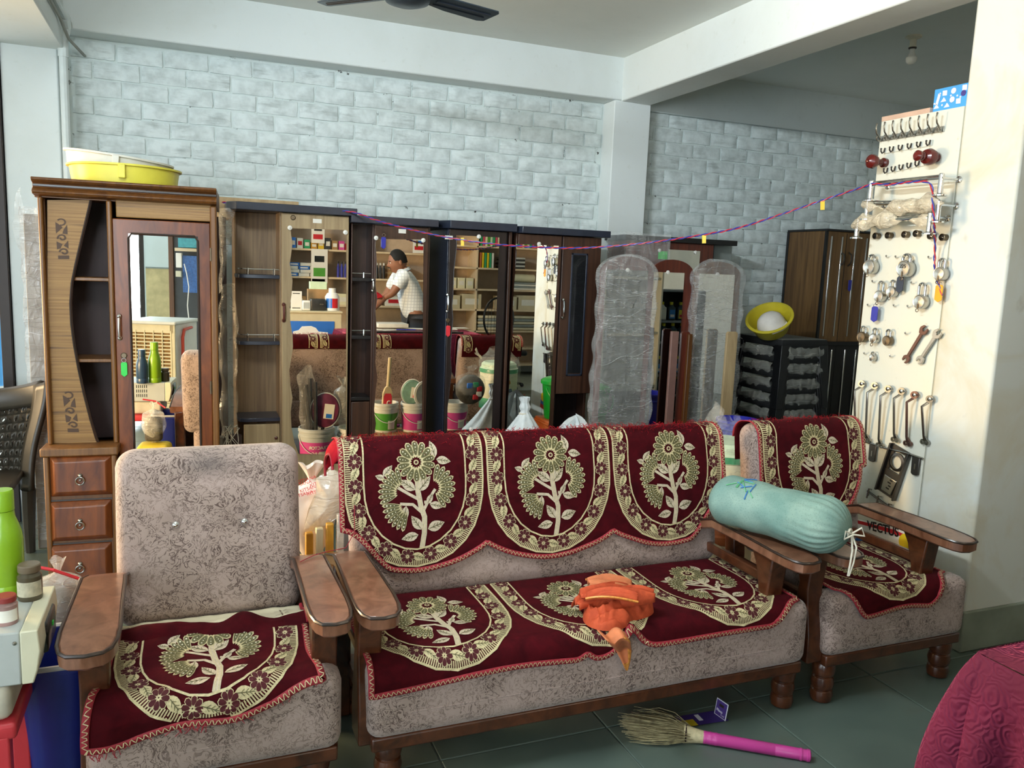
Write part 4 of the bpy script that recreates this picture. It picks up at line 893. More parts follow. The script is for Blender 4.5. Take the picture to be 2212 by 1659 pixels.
# ---------------------------------------------------------------- three arched dressing mirrors
def dresser(label, pl, pr, ptop, psh, Y, mat, mrect, wrap, seed, side=None):
    p0, p1 = onY(pl, 800, Y), onY(pr, 800, Y); x0, x1 = p0.x, p1.x; zt = onY((pl+pr)/2, ptop, Y).z; zs = onY((pl+pr)/2, psh, Y).z
    t = thing('dressing_mirror', label, 'mirror', ((x0+x1)/2, Y, 0), 0); n = 14
    pts = [(x0, .0), (x1, .0)]+[((x0+x1)/2+(x1-x0)/2*math.cos(PI*i/n), zs+(zt-zs)*math.sin(PI*i/n)) for i in range(n+1)]
    obj('panel', MB().prism(pts, Y, Y+.022), mat, t, .002)
    a, b = onY(mrect[0], 700, Y).x, onY(mrect[2], 700, Y).x; c, d = onY((mrect[0]+mrect[2])/2, mrect[3], Y).z, onY((mrect[0]+mrect[2])/2, mrect[1], Y).z
    m = obj('mirror', MB().box((a, Y-.006, c), (b, Y-.001, d)), 'mirror_silver', t)
    for px_, z in (((a+b)/2, d), ((a+b)/2, c)): obj('mirror_clip', MB().lathe([(.012, 0), (.012, .006), (.006, .009), (0, .009)], 14, Matrix.Translation((px_, Y-.005, z)) @ Matrix.Rotation(PI/2, 4, 'X')), 'clip_white', m)
    if side:
        sx0, sx1 = onY(side[0], 820, Y-.1).x, onY(side[1], 820, Y-.1).x; z1 = onY((side[0]+side[1])/2, side[2], Y-.1).z
        obj('side_board', MB().prism([(sx0, 0), (sx1, 0), (sx1, z1-.01), (sx1-.012, z1), (sx0+.012, z1), (sx0, z1-.01)], Y-.12, Y-.10), side[3], t, .002)
    if wrap:
        zt2 = zt+.012
        def f(u, v):
            z = lerp(.15, zt2, v); half = (x1-x0)/2+.014
            if z > zs: half *= math.sqrt(max(0.02, 1-((z-zs)/(zt2-zs+.004))**2))
            half += .010*sstep(1.0, .9, z)+.006*math.sin(z*31)
            an = u*2*PI; cxx = math.cos(an); sn = math.sin(an); 
            ex = lambda q: math.copysign(abs(q)**.25, q)
            return ((x0+x1)/2+half*ex(cxx), Y+.0+.045*ex(sn), z)
        obj('film', MB().grid(crinkle(f, .009, 13, seed), 48, 90, None, True), 'film_wrap', t, label='crinkled clear film')
        mb = MB()
        for i in range(7):
            z = .55+i*.14+.03*math.sin(i*5); pts = [(lerp(x0-.01, x1+.01, q/12), Y-.055, z+(.10*(q/12-.5) if i % 2 else -.07*(q/12-.5))+.012*math.sin(q+i)) for q in range(13)]
            mb.tube(pts, .0016, 4)
        obj('film_crease', mb, 'film_wrap', t)
    return t
dresser('film-wrapped arched dressing mirror beside the glazed walnut wardrobe', 1288, 1398, 553, 590, 4.30, 'mahogany', (1303, 583, 1391, 925), True, 1).rotation_euler = (0, 0, math.radians(-2.4))
dresser('unwrapped arched mahogany dressing mirror reflecting the bottle rack', 1393, 1484, 560, 590, 4.36, 'mahogany', (1397, 588, 1470, 918), False, 2, (1462, 1481, 716, 'mahogany'))
dresser('film-wrapped arched dressing mirror nearest to the stacked stools', 1488, 1584, 564, 594, 4.33, 'teak', (1502, 592, 1578, 920), True, 3, (1560, 1582, 716, 'ply'))
ob = obj('leaning_board', MB().box((onY(1446, 800, 4.2).x, 4.20, 0), (onY(1462, 800, 4.2).x, 4.222, onY(1455, 716, 4.2).z)), plain('board_mauve', '#7a5a52', .5), None, .004); tag(ob, 'narrow mauve-brown board leaning before the unwrapped dressing mirror', 'board')
ob = obj('leaning_board', MB().box((onY(1483, 800, 4.22).x, 4.22, 0), (onY(1492, 800, 4.22).x, 4.26, onY(1487, 722, 4.22).z)), 'teak', None, .004); tag(ob, 'thin brown board standing between the two right dressing mirrors', 'board')
# ================================================================ RIGHT BAY
cab = None
p = onY(1776, 600, 4.71); cxl = p.x; Yf = 4.71; zt = onY(1776, 498, Yf).z; zm = onY(1800, 738, Yf).z; cw = .80
cab = thing('cupboard', 'tall brown cupboard with chrome strips in the right bay corner', 'cupboard', (cxl+cw/2, Yf+.2, 0))
obj('upper_body', MB().box((cxl, Yf, zm), (cxl+cw, 5.12, zt)), 'cabinet_oak', cab, .003); obj('lower_body', MB().box((cxl, Yf, 0), (cxl+cw, 5.12, zm-.012)), 'black_lam', cab, .003)
obj('corner_trim', MB().box((cxl-.003, Yf-.006, zm), (cxl+.016, Yf+.01, zt+.002)).box((cxl-.003, 5.10, zm), (cxl+.004, 5.125, zt+.002)), 'black_lam', cab)
obj('top_trim', MB().box((cxl-.006, Yf-.01, zt), (cxl+cw, 5.12, zt+.016)), 'black_lam', cab, .002); obj('middle_trim', MB().box((cxl-.004, Yf-.012, zm-.03), (cxl+cw, Yf+.02, zm)), 'black_lam', cab, .003)
xg = onY(1817, 640, Yf).x
for i, (pa, pb_) in enumerate(((1788, 0), (1811, 0), (1840, 0), (1864, 0))):
    x = onY(pa, 600, Yf).x
    up = obj('chrome_strip', MB().box((x-.006, Yf-.008, zm+.04), (x+.006, Yf, zt-.035)), 'chrome', cab, .002); obj('chrome_strip', MB().box((x-.006, Yf-.008, .25), (x+.006, Yf, zm-.06)), 'chrome', cab, .002)
obj('door_gap', MB().box((xg-.002, Yf-.002, .1), (xg+.002, Yf+.001, zt-.01)), 'black_lam', cab)
for s in (-1, 1):
    x = xg+s*.035; z = onY(1830, 560, Yf).z; obj('handle', MB().tube([(x, Yf, z+.05), (x, Yf-.025, z+.03), (x, Yf-.03, z), (x, Yf-.025, z-.03), (x, Yf, z-.05)], .005, 8), 'steel_dark', cab)
q = onY(1835, 605, Yf-.01); obj('key_tag', MB().prism([(q.x-.014, q.z), (q.x+.014, q.z), (q.x+.014, q.z-.07), (q.x, q.z-.085), (q.x-.014, q.z-.07)], Yf-.02, Yf-.016), 'tag_blue', cab, .001)
# stack of black plastic stools with film between
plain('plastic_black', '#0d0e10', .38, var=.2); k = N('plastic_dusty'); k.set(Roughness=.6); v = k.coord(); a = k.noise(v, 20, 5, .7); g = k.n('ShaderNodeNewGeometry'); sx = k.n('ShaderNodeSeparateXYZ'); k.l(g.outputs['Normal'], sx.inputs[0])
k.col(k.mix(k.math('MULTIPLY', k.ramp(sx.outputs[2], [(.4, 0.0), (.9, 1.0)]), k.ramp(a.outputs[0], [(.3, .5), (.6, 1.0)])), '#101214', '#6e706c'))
sx0, sy0 = onY(1690, 740, 4.2).x, 4.2; sw, sd = .385, .47; ztp = onY(1690, 733, 4.2).z
def stool(label, z, j):
    t = thing('plastic_stool', label, 'stool', (sx0+sw/2, sy0+sd/2, 0), 0, 'black plastic stools stacked in the right bay'); a, b, c, d = sx0, sx0+sw, sy0, sy0+sd
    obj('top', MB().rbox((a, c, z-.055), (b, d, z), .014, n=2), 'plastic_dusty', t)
    obj('skirt', MB().prism([(a+.02, z-.05), (b-.02, z-.05), (b-.02, z-.085), (b-.08, z-.105), (sx0+sw/2, z-.09), (a+.08, z-.105), (a+.02, z-.085)], c+.006, c+.014), 'plastic_black', t, .002)
    L = min(.46, z) if j < 5 else z
    for ix, iy in ((0, 0), (1, 0), (1, 1), (0, 1)):
        x, y = (a, b)[ix], (c, d)[iy]; ox, oy = (-1, 1)[ix]*(.012+.0016*j), (-1, 1)[iy]*(.012+.0016*j); wx, wy = (1, -1)[ix]*.075, (1, -1)[iy]*.075
        mb = MB(); th = .012
        top = [(x, y), (x+wx, y), (x+wx, y+(1, -1)[iy]*th), (x+(1, -1)[ix]*th, y+(1, -1)[iy]*th), (x+(1, -1)[ix]*th, y+wy), (x, y+wy)]
        n = 6; mb.v = [(q[0], q[1], z-.04) for q in top]+[(lerp(q[0], x, .35)+ox*2, lerp(q[1], y, .35)+oy*2, z-L) for q in top]
        mb.f = [tuple(range(6))[::-1], tuple(range(6, 12))]+[(i, (i+1) % 6, 6+(i+1) % 6, 6+i) for i in range(6)]
        obj('leg', mb, 'plastic_black', t, .003)
    obj('film', MB().grid(crinkle(lambda u, v: (lerp(a+.05, b-.04, u), c+.004-.014*math.sin(PI*v), z-.055-.075*v), .012, 30, j*3), 26, 10), 'film_grey', t, label='crumpled clear film hanging under the seat')
    obj('film', MB().grid(crinkle(lambda u, v: (a+.004-.012*math.sin(PI*v), lerp(c+.08, d-.05, u), z-.06-.07*v), .012, 26, j*3+1), 26, 10), 'film_grey', t)
    return t
for j in range(6):
    nm = ('topmost dusty black stool of the stack, carrying the yellow tub', 'second black stool from the top of the stack', 'third black stool from the top of the stack', 'fourth black stool from the top of the stack', 'fifth black stool down in the stack', 'lowest black stool of the stack, standing on the floor')[j]; stool(nm, ztp-.001-j*.104, j)
# yellow tub lying tilted on the stools, white cap in it
plain('tub_mustard', '#c0b02c', .42, var=.08)
c = onY(1662, 700, 4.34); ob = thing('plastic_tub', 'yellow plastic tub tilted on edge on top of the stacked stools', 'tub', (c.x, 4.34, ztp))
Mt = Matrix.Translation((.02, 0, .062)) @ Matrix.Rotation(math.radians(24), 4, 'X') @ Matrix.Rotation(math.radians(-33), 4, 'Y') @ Matrix.Translation((0, 0, -.02))
pr = [(0, 0), (.10, 0), (.107, .006), (.140, .105), (.150, .107), (.153, .112), (.150, .118), (.138, .118), (.132, .105), (.100, .012), (0, .012)]
obj('bowl', MB().lathe(pr, 40, Mt), 'tub_mustard', ob, local=True, smooth=50); obj('rim', MB().tube([tuple((Mt @ Vector((.150*math.cos(a*PI/20), .150*math.sin(a*PI/20), .112)))) for a in range(40)], .006, 6, closed=True), 'tub_mustard', ob, local=True)
ob2 = thing('sun_hat', 'stained white bowl-shaped cap resting inside the tilted yellow tub', 'cap', (c.x, 4.34, ztp))
M2 = Mt @ Matrix.Translation((.0, -.012, .045)) @ Matrix.Rotation(math.radians(-20), 4, 'X')
obj('crown', MB().lathe([(.094, 0), (.090, .03), (.076, .066), (.05, .088), (.02, .097), (0, .098)], 28, M2), plain('cap_white', '#d6d0c8', .6, var=.12, scale=10), ob2, local=True)
obj('brim', MB().prism([(.094*math.cos(a), .094*math.sin(a)) for a in [PI+i*PI/10 for i in range(11)]]+[(.088, -.03), (.06, -.125), (0, -.145), (-.06, -.125), (-.088, -.03)][0:5], 0, .006, M2, 'z'), 'cap_white', ob2, .001, local=True)
# blue drum
bc_ = onY(1618, 912, 3.75); dz = bc_.z
ob = thing('blue_drum', 'deep blue open plastic drum behind the right armchair', 'drum', (bc_.x, 3.85, 0)); plain('plastic_blue', '#2b2fae', .35, var=.08)
obj('drum_body', MB().lathe([(0, 0), (.10, 0), (.122, dz*.5), (.124, dz-.05), (.118, dz-.045), (.118, dz-.02), (.128, dz-.016), (.128, dz), (.116, dz), (.112, .4), (0, .38)], 36), 'plastic_blue', ob, local=True, smooth=50); obj('rim_band', MB().lathe([(.126, dz-.06), (.130, dz-.055), (.130, dz-.045), (.126, dz-.04)], 36, cap=False), 'plastic_blue', ob, local=True)
# ================================================================ HARDWARE BOARD
YB0, YB1 = YPB, onX(1870, 600, XR).y; ZBT = onX(1903, 263, XR).z
rk = thing('tall_rack', 'tall white rack whose side panel is hung with hardware beside the column', 'rack', (XR+.2, (YB0+YB1)/2, 0))
k = N('board_white'); k.set(Roughness=.42); v = k.coord(); a = k.noise(v, 3, 4); b = k.noise(v, 40, 4); k.col(k.mix(k.ramp(b.outputs[0], [(.66, 0.0), (.74, .4)]), k.ramp(a.outputs[0], [(.35, '#d0d3c9'), (.7, '#d8d5c4')]), '#a8a596'))
obj('side_panel', MB().box((XR, YB0, 0), (XR+.018, YB1, ZBT)), 'board_white', rk, .002); obj('back_panel', MB().box((XR+.018, YB0, 0), (XR+.75, YB0+.012, ZBT-.02)), 'board_white', rk); obj('side_panel', MB().box((XR+.74, YB0, 0), (XR+.758, YB1, ZBT)), 'board_white', rk, .002)
for z in (.1, .55, 1.0, 1.45, 1.85, ZBT-.02): obj('shelf', MB().box((XR+.018, YB0+.01, z-.01), (XR+.74, YB1-.01, z+.01)), 'board_white', rk, .002)
a, b = onX(1903, 255, XR), onX(2010, 248, XR)
ob = obj('plank', MB().box((XR+.004, b.y+.01, ZBT), (XR+.35, a.y, ZBT+.022)), plain('plank_pink', '#c2a38f', .7), None, .002); tag(ob, 'pinkish plank lying on top of the white rack', 'board')
a, b = onX(2014, 240, XR+.02), onX(2083, 232, XR+.02); bz = onX(2045, 188, XR+.02).z
bx = thing('gift_box', 'sky blue box printed with little white shapes on top of the rack', 'box', (XR+.12, a.y-.05, ZBT)); plain('box_blue', '#3f96d6', .55, var=.06)
obj('carton', MB().box((XR+.02, b.y-.02, ZBT), (XR+.24, a.y, bz)), 'box_blue', bx, .003)
pm = {'w': MB(), 'd': MB()}
for i, (u, v, kind) in enumerate(((.12, .55, 'r'), (.35, .82, 's'), (.62, .85, 'c'), (.33, .45, 't'), (.60, .40, 'c'), (.80, .25, 's'), (.12, .15, 't'), (.93, .62, 'd'), (.95, .9, 's'), (.45, .12, 't'), (.2, .85, 'm'), (.55, .62, 'm'), (.75, .55, 'm'), (.3, .2, 'm'), (.85, .45, 'm'), (.05, .35, 'm'))):
    y = lerp(a.y, b.y, u); z = lerp(ZBT+.01, bz-.01, v); r = .012 if kind != 'm' else .004
    sh = {'r': [(-.006, -.02), (.006, -.024), (.016, .02), (.004, .024)], 's': [(-.010, -.009), (.011, -.011), (.010, .010), (-.011, .011)], 't': [(-.014, -.006), (.014, -.006), (.008, .004), (0, .012), (-.006, .003)]}.get(kind) or [(r*math.cos(t*PI/6), r*math.sin(t*PI/6)) for t in range(12)]
    pm['d' if kind == 'd' else 'w'].prism([(y-p_[0], z+p_[1]) for p_ in sh], XR+.0185, XR+.0215, None, 'x')
obj('print', pm['w'], plain('print_pale', '#d3d4e2', .6), bx, smooth=0)['kind'] = 'stuff'; obj('print', pm['d'], plain('print_violet', '#3a2f7a', .6), bx, smooth=0)
GB = 'hardware hung on the white board'
def BF(px, py, out=0.0): p = onX(px, py, XR-out); return p
def BM(px, py, out=0.0, rot=0): return frame(BF(px, py, out), (0, -1, 0), (0, 0, 1)) @ Matrix.Rotation(rot, 4, 'Z')
PXM = 3.62/FPX                                  # metres per pixel near the board
# hook rails
def hookrail(label, p0, p1, n, kind):
    a, b = BF(*p0), BF(*p1); t = thing('hook_rail', label, 'hook rail', a, 0, GB)
    dirv = (b-a); obj('rail', MB().box((XR-.006, b.y-.006, 0), (XR-.001, a.y+.006, .001)) if 0 else MB().add([(XR-.006, a.y+.008, a.z-.012), (XR-.006, b.y-.008, b.z-.012), (XR-.006, b.y-.008, b.z+.012), (XR-.006, a.y+.008, a.z+.012), (XR, a.y+.008, a.z-.012), (XR, b.y-.008, b.z-.012), (XR, b.y-.008, b.z+.012), (XR, a.y+.008, a.z+.012)], [(0, 1, 2, 3), (7, 6, 5, 4), (0, 4, 5, 1), (1, 5, 6, 2), (2, 6, 7, 3), (3, 7, 4, 0)]), 'steel_brushed' if kind == 1 else 'board_white', t, .001)
    for i in range(n):
        q = a+dirv*(i/(n-1)); x = XR-.008
        if kind == 1: pts = [(x, q.y, q.z-.006), (x-.012, q.y, q.z+.004), (x-.030, q.y, q.z+.022), (x-.036, q.y, q.z+.045), (x-.033, q.y, q.z+.060)]; pt2 = [(x, q.y, q.z-.004), (x-.014, q.y, q.z-.012), (x-.026, q.y, q.z-.004), (x-.026, q.y, q.z+.006)]
        else: pts = [(x, q.y, q.z+.012), (x-.004, q.y, q.z-.006), (x-.014, q.y, q.z-.012), (x-.022, q.y, q.z-.004), (x-.022, q.y, q.z+.006)]; pt2 = None
        mb = MB().tube(pts, .0034, 6).ball(pts[-1], .0048, 6)
        if pt2: mb.tube(pt2, .0034, 6).ball(pt2[-1], .0044, 6)
        obj('hook', mb, 'nickel' if kind == 1 else 'steel_dark', t)
hookrail('topmost chrome coat-hook rail with eight double hooks on the white board', (1906, 300), (2037, 279), 8, 1)
hookrail('short rail of six dark hooks above the two turned wooden knobs', (1914, 326), (2012, 309), 6, 2)
hookrail('short rail of six dark hooks below the two turned wooden knobs', (1920, 369), (2006, 350), 6, 2)
# turned wooden knobs
for lb, px, py, fl_ in (('left of two turned maroon wooden knobs on the white board', 1913, 352, 1), ('right of two turned maroon wooden knobs on the white board', 2024, 341, 0)):
    t = thing('turned_knob', lb, 'knob', BF(px, py), 0, GB); pr = [(.020, 0), (.021, .016), (.013, .022), (.015, .030), (.012, .040), (.013, .050), (.024, .058), (.031, .074), (.029, .090), (.016, .102), (.008, .106), (.007, .112), (0, .114)] if fl_ else [(.018, 0), (.018, .018), (.030, .026), (.035, .046), (.029, .064), (.014, .072), (.018, .080), (.018, .090), (.012, .094), (.021, .100), (.022, .112), (.012, .122), (0, .123)]
    obj('knob_body', MB().lathe(pr, 24, BM(px, py) @ Matrix.Rotation(0, 4, 'X')), plain('maroon_gloss', '#5a1713', .18, var=.2), t)
# towel rails
def towel(label, pa, pb_, out, film_):
    a, b = BF(*pa, out), BF(*pb_, out); t = thing('towel_rail', label, 'towel rail', a, 0, GB)
    obj('rod', MB().tube([a+Vector((0, .012, 0)), b-Vector((0, .012, 0))], .0065, 10), 'chrome', t); obj('rod', MB().tube([a+Vector((.012, .0, .012)), b+Vector((.012, -.0, .012))], .0035, 8), 'chrome', t)
    for p_ in (a, b):
        obj('post', MB().lathe([(.011, -.062), (.011, .014), (.008, .018), (0, .018)], 14, Matrix.Translation(p_)).lathe([(.027, -.072), (.027, -.067), (.011, -.060)], 18, Matrix.Translation(p_)), 'chrome', t)
        obj('bracket', MB().tube([p_, Vector((XR-.001, p_.y-.0, p_.z))], .005, 8).lathe([(.014, 0), (.014, .004), (.006, .007)], 12, frame((XR, p_.y, p_.z), (0, -1, 0), (0, 0, 1))), 'chrome', t)
    if film_:
        n = 26
        def f(u, v):
            q = a.lerp(b, -.08+1.16*u); r = .024+.016*math.sin(u*7+film_)+.012*math.sin(u*17); an = v*2*PI
            r *= .5+.5*min(1, 6*min(u+.02, 1.02-u)); return (q.x+r*.6*math.cos(an), q.y, q.z-.006+r*math.sin(an)+.010*math.sin(u*5+film_))
        obj('film', MB().grid(lambda u, v: crinkle(lambda s_, w_: f(w_, s_), .010, 26, film_)(u, v), 14, 40, None, True), 'film_tan', t, label='yellowed crinkled film around the rail')
towel('upper chrome towel rail carrying the twisted wire on the white board', (1882, 399), (2034, 384), .10, 0)
towel('middle towel rail in crinkled film on the white board', (1874, 440), (2028, 442), .10, 3)
towel('lower towel rail in crinkled film on the white board', (1853, 481), (2010, 468), .10, 6)
for i, (px, py) in enumerate(((1893, 510), (1920, 509), (1956, 507), (1981, 505), (2012, 510), (2038, 513))):
    t = thing('door_viewer', ('first', 'second', 'third', 'fourth', 'fifth', 'sixth')[i]+' from the left of six round door viewers on the board', 'door viewer', BF(px+6, py), 0, 'row of door viewers')
    obj('barrel', MB().lathe([(.0135, 0), (.0135, .018), (.0150, .020), (.0150, .026), (.012, .028), (.010, .020), (0, .018)], 18, BM(px+6, py)), 'brass_old', t); obj('lens', MB().lathe([(.0095, .0215), (0, .0235)], 14, BM(px+6, py), cap=False), 'glass_dark', t)
for i, (px, py) in enumerate(((1914, 555), (1934, 556), (2005, 557), (1884, 609), (1968, 612), (1874, 660), (1930, 661), (1960, 663), (1955, 721), (1866, 764), (1922, 770), (1990, 666))):
    o = obj('peg', MB().tube([BF(px, py, 0), BF(px, py, .016), BF(px, py, .022)+Vector((0, 0, .004))], .0022, 6).ball(BF(px, py, .022)+Vector((0, 0, .005)), .0042, 6), 'nickel'); tag(o, 'tiny metal peg screwed into the white board among the padlocks', 'peg', 'pegs on the white board')
# padlocks
def padlock(label, px, py, rpx, spx, mat='steel_brushed', key=True, txt=None, tagm=None, rot=0):
    R = rpx*PXM; H = spx*PXM; M = BM(px, py, .012, rot); t = thing('padlock', label, 'padlock', BF(px, py), 0, 'padlocks on the white board'); th = R*.9
    obj('body', MB().lathe([(0, -.004), (R*.94, -.004), (R, 0), (R, th*.85), (R*.93, th), (R*.86, th), (R*.80, th*.96), (0, th*1.04)], 28, M), mat, t)
    w_ = R*.52; obj('shackle', MB().tube([M @ Vector((-w_, R*.6, th*.45)), M @ Vector((-w_, H-w_, th*.45))]+[M @ Vector((-w_*math.cos(a), H-w_+w_*math.sin(a), th*.45)) for a in [i*PI/8 for i in range(1, 8)]]+[M @ Vector((w_, H-w_, th*.45)), M @ Vector((w_, R*.6, th*.45))], R*.17, 8), 'chrome', t)
    obj('keyhole', MB().lathe([(R*.12, 0), (R*.12, .001)], 8, M @ Matrix.Translation((0, -R*.5, th*1.0))), 'black_lam', t)
    obj('hanger', MB().tube([BF(px, py), BF(px, py)+Vector((-.012, 0, 0))], .002, 6, Matrix.Translation((0, 0, H-R*.3))), 'nickel', t)
    if key: obj('key', MB().box((-.003, -R*.9, th), (.003, -R*.3, th+.002), M).tube([M @ Vector((.007*math.cos(a), -R*.95-.007+.007*math.sin(a), th+.002)) for a in [i*PI/4 for i in range(8)]], .0016, 5, closed=True), 'brass_old', t)
    if txt: text('engraving', txt, R*.62, 'black_lam', M @ Matrix.Translation((0, R*.25, th*1.05)), t, .0002)
    if tagm:
        tx, ty, m_ = tagm; q = BM(tx, ty, .03); obj('key_ring', MB().tube([q @ Vector((.010*math.cos(a), .034+.010*math.sin(a), 0)) for a in [i*PI/6 for i in range(12)]], .0012, 5, closed=True), 'chrome', t); obj('key_tag', MB().prism([(-.018, -.030), (0, -.040), (.018, -.030), (.018, .026), (.010, .032), (-.010, .032), (-.018, .026)], -.002, .002, q, 'z'), m_, t, .001)
padlock('large steel padlock hanging first in the upper padlock row', 1886, 577, 16, 26)
padlock('large steel padlock engraved 225 with dark navy key tag', 1962, 581, 18, 30, txt='225', tagm=(1944, 613, 'navy_edge'))
padlock('long-shackled padlock with violet blue key tag', 1905, 640, 13, 32, tagm=(1889, 677, 'tag_blue'))
padlock('small steel padlock half hidden behind the navy key tag', 1931, 630, 12, 24)
padlock('long-shackled padlock near the right column with key below', 1994, 652, 15, 38)
padlock('coppery round padlock in the lower padlock row', 1867, 728, 12, 24, 'brass_old')
padlock('steel padlock with hanging key in the lower padlock row', 1892, 731, 11, 22)
padlock('dull bronze padlock last in the lower padlock row', 1921, 736, 11, 24, 'brass_old', False)
padlock('tiny steel padlock with green string under the lower row', 1887, 773, 8, 13, key=False)
padlock('steel padlock mostly hidden by the column edge with orange tag', 2037, 592, 14, 30, tagm=(2028, 632, 'tag_orange'))
# spanners
def ringspan(label, p0, p1, mat, w0=.019, w1=.017):
    a, b = BF(*p0, .020), BF(*p1, .012); t = thing('ring_spanner', label, 'spanner', a, 0, 'ring spanners on the white board'); d = (b-a).normalized(); side = Vector((0, -1, 0))
    def ring(c, r, h_=.006, tilt=0.0): 
        M = frame(c, (0, -1, 0), (0, 0, 1)) @ Matrix.Rotation(tilt, 4, 'Y'); return MB().lathe([(r*.58, -h_), (r, -h_), (r, h_), (r*.58, h_), (r*.58, -h_)], 20, M, cap=False)
    obj('ring', ring(a, w0*.85, .006, .3), mat, t)
    n1 = a+Vector((0, .006, -.016)); n2 = a+Vector((-.026, .014, -.034)); e2 = b+Vector((-.012, 0, .03))
    obj('shaft', MB().tube([n1, n2, n2.lerp(e2, .3), n2.lerp(e2, .7), e2, b+Vector((0, 0, .012))], [.0062, .0056, .0056, .0056, .0056, .010], 8), mat, t)
    for s in (-1, 1): obj('ring', ring(b+side*s*w1*.62, w1*.68, .005), mat, t)
    obj('peg', MB().tube([BF(*p0), BF(*p0, .03)], .003, 6).ball(BF(*p0, .03), .006, 6), 'nickel', t)
for i, (a, b) in enumerate((((1862, 829), (1850, 950)), ((1890, 833), (1873, 950)), ((1919, 840), (1901, 962)), ((1948, 845), (1934, 950)), ((1976, 853), (1961, 958)), ((2009, 862), (1998, 955)))):
    ringspan(('leftmost', 'second', 'third', 'fourth', 'fifth, browner', 'sixth, half hidden')[i]+' of the offset ring spanners hanging on the white board', a, b, 'nickel' if i != 4 else 'iron_brown')
def openspan(label, p0, p1, mat, L0=.026):
    a, b = BF(*p0, .014), BF(*p1, .014); t = thing('open_spanner', label, 'spanner', a, 0, 'open-ended spanners'); ax = (b-a).normalized(); M = frame(a, Vector((-1, 0, 0)).cross(ax)*-1, -ax); L = (b-a).length
    def jaw(r, s):
        pts = [(-.0075, r*1.0), (-r*.9, r*.35), (-r, -.1*r), (-r*.75, -r*.85), (-r*.32, -r*1.0), (-r*.36, -r*.15), (0, r*.18), (r*.36, -r*.15), (r*.32, -r*1.0), (r*.75, -r*.85), (r, -.1*r), (r*.9, r*.35), (.0075, r*1.0)]
        return [(p_[0]*s, p_[1]*s) for p_ in pts]
    obj('jaw', MB().prism([(x, -y) for x, y in jaw(L0*.8, 1)], -.004, .004, M @ Matrix.Rotation(math.radians(15), 4, 'Z'), 'z'), mat, t, .001); obj('jaw', MB().prism(jaw(L0*.72, 1), -.004, .004, M @ Matrix.Translation((0, -L, 0)) @ Matrix.Rotation(math.radians(15), 4, 'Z'), 'z'), mat, t, .001)
    obj('shaft', MB().box((-.0075, -L+L0*.4, -.0035), (.0075, -L0*.4, .0035), M), mat, t, .002)
openspan('large brown open-ended spanner hung slanting on the board', (1995, 714), (1958, 775), 'iron_brown'); openspan('pale steel open-ended spanner beside the column edge', (2024, 722), (1988, 777), 'steel_brushed')
# door fittings below
def fitting(label, name, build, px, py, rot, cat='door fitting'):
    M = BM(px, py, .004, rot); t = thing(name, label, cat, BF(px, py), 0, 'door fittings on the white board'); build(t, M); return t
def plate(t, M):
    w_, h_ = .052, .118
    def ringpoly(): return [(-w_, -h_), (w_, -h_), (w_, h_), (-w_, h_)]
    obj('plate', MB().box((-w_, -h_, 0), (w_, -.0, .006), M).box((-w_, .095, 0), (w_, h_, .006), M).box((-w_, .0, 0), (-.030, .095, .006), M).box((.030, 0, 0), (w_, .095, .006), M), 'steel_dark', t, .001)
    obj('hole_ring', MB().lathe([(.030, 0), (.042, 0), (.042, .007), (.030, .012), (.030, 0)], 26, M @ Matrix.Translation((0, .048, 0)), cap=False), 'steel_dark', t)
    for s in (-1, 1): obj('flange', MB().box((s*w_-.004, -h_, 0), (s*w_+.004, h_, .022), M), 'steel_dark', t, .001)
    obj('bowl_plate', MB().prism([(-.030, -.105), (.030, -.105), (.036, -.03), (-.036, -.03)], .006, .012, M, 'z'), 'steel_brushed', t, .003)
    for i in range(4): obj('slot', MB().box((-.006+.008*(i % 2), -.085+i*.014, .012), (.012+.004*(i % 2), -.079+i*.014, .0135), M), 'black_lam', t)
fitting('dark perforated door plate with round hole hung askew', 'door_plate', plate, 1932, 1019, math.radians(-14))
def tab(t, M): obj('tab', MB().prism([(-.021, .036), (.021, .036), (.019, -.040), (.010, -.046), (-.010, -.046), (-.019, -.040)], 0, .010, M, 'z'), 'steel_dark', t, .003); obj('slot', MB().box((-.003, -.02, .010), (.003, .005, .0115), M), 'steel_brushed', t)
fitting('small dark hasp plate left of the perforated plate', 'hasp', tab, 1887, 976, 0); fitting('larger dark hasp plate right of the perforated plate', 'hasp', tab, 1980, 1004, 0)
o = obj('flat_bar', MB().tube([BF(1858, 950, .01), BF(1912, 968, .012), BF(1955, 978, .012), BF(1994, 991, .01)], .005, 6), 'nickel'); tag(o, 'thin metal bar running under the ring spanners', 'bar')
def bolt(t, M):
    obj('bolt_rod', MB().tube([M @ Vector((-.10, .012, .01)), M @ Vector((.10, -.012, .01))], .005, 8), 'steel_dark', t)
    for q in (-.09, -.03, .035, .095): obj('staple', MB().tube([M @ Vector((q, -.012-q*.12+.024, .0)), M @ Vector((q, -.012-q*.12+.030, .016)), M @ Vector((q, -.03-q*.12, .016))], .004, 6).ball(M @ Vector((q, -.012-q*.12, .014)), .007, 6), 'nickel', t)
fitting('slim steel tower bolt hung lowest on the white board', 'tower_bolt', bolt, 1912, 1086, math.radians(-10))
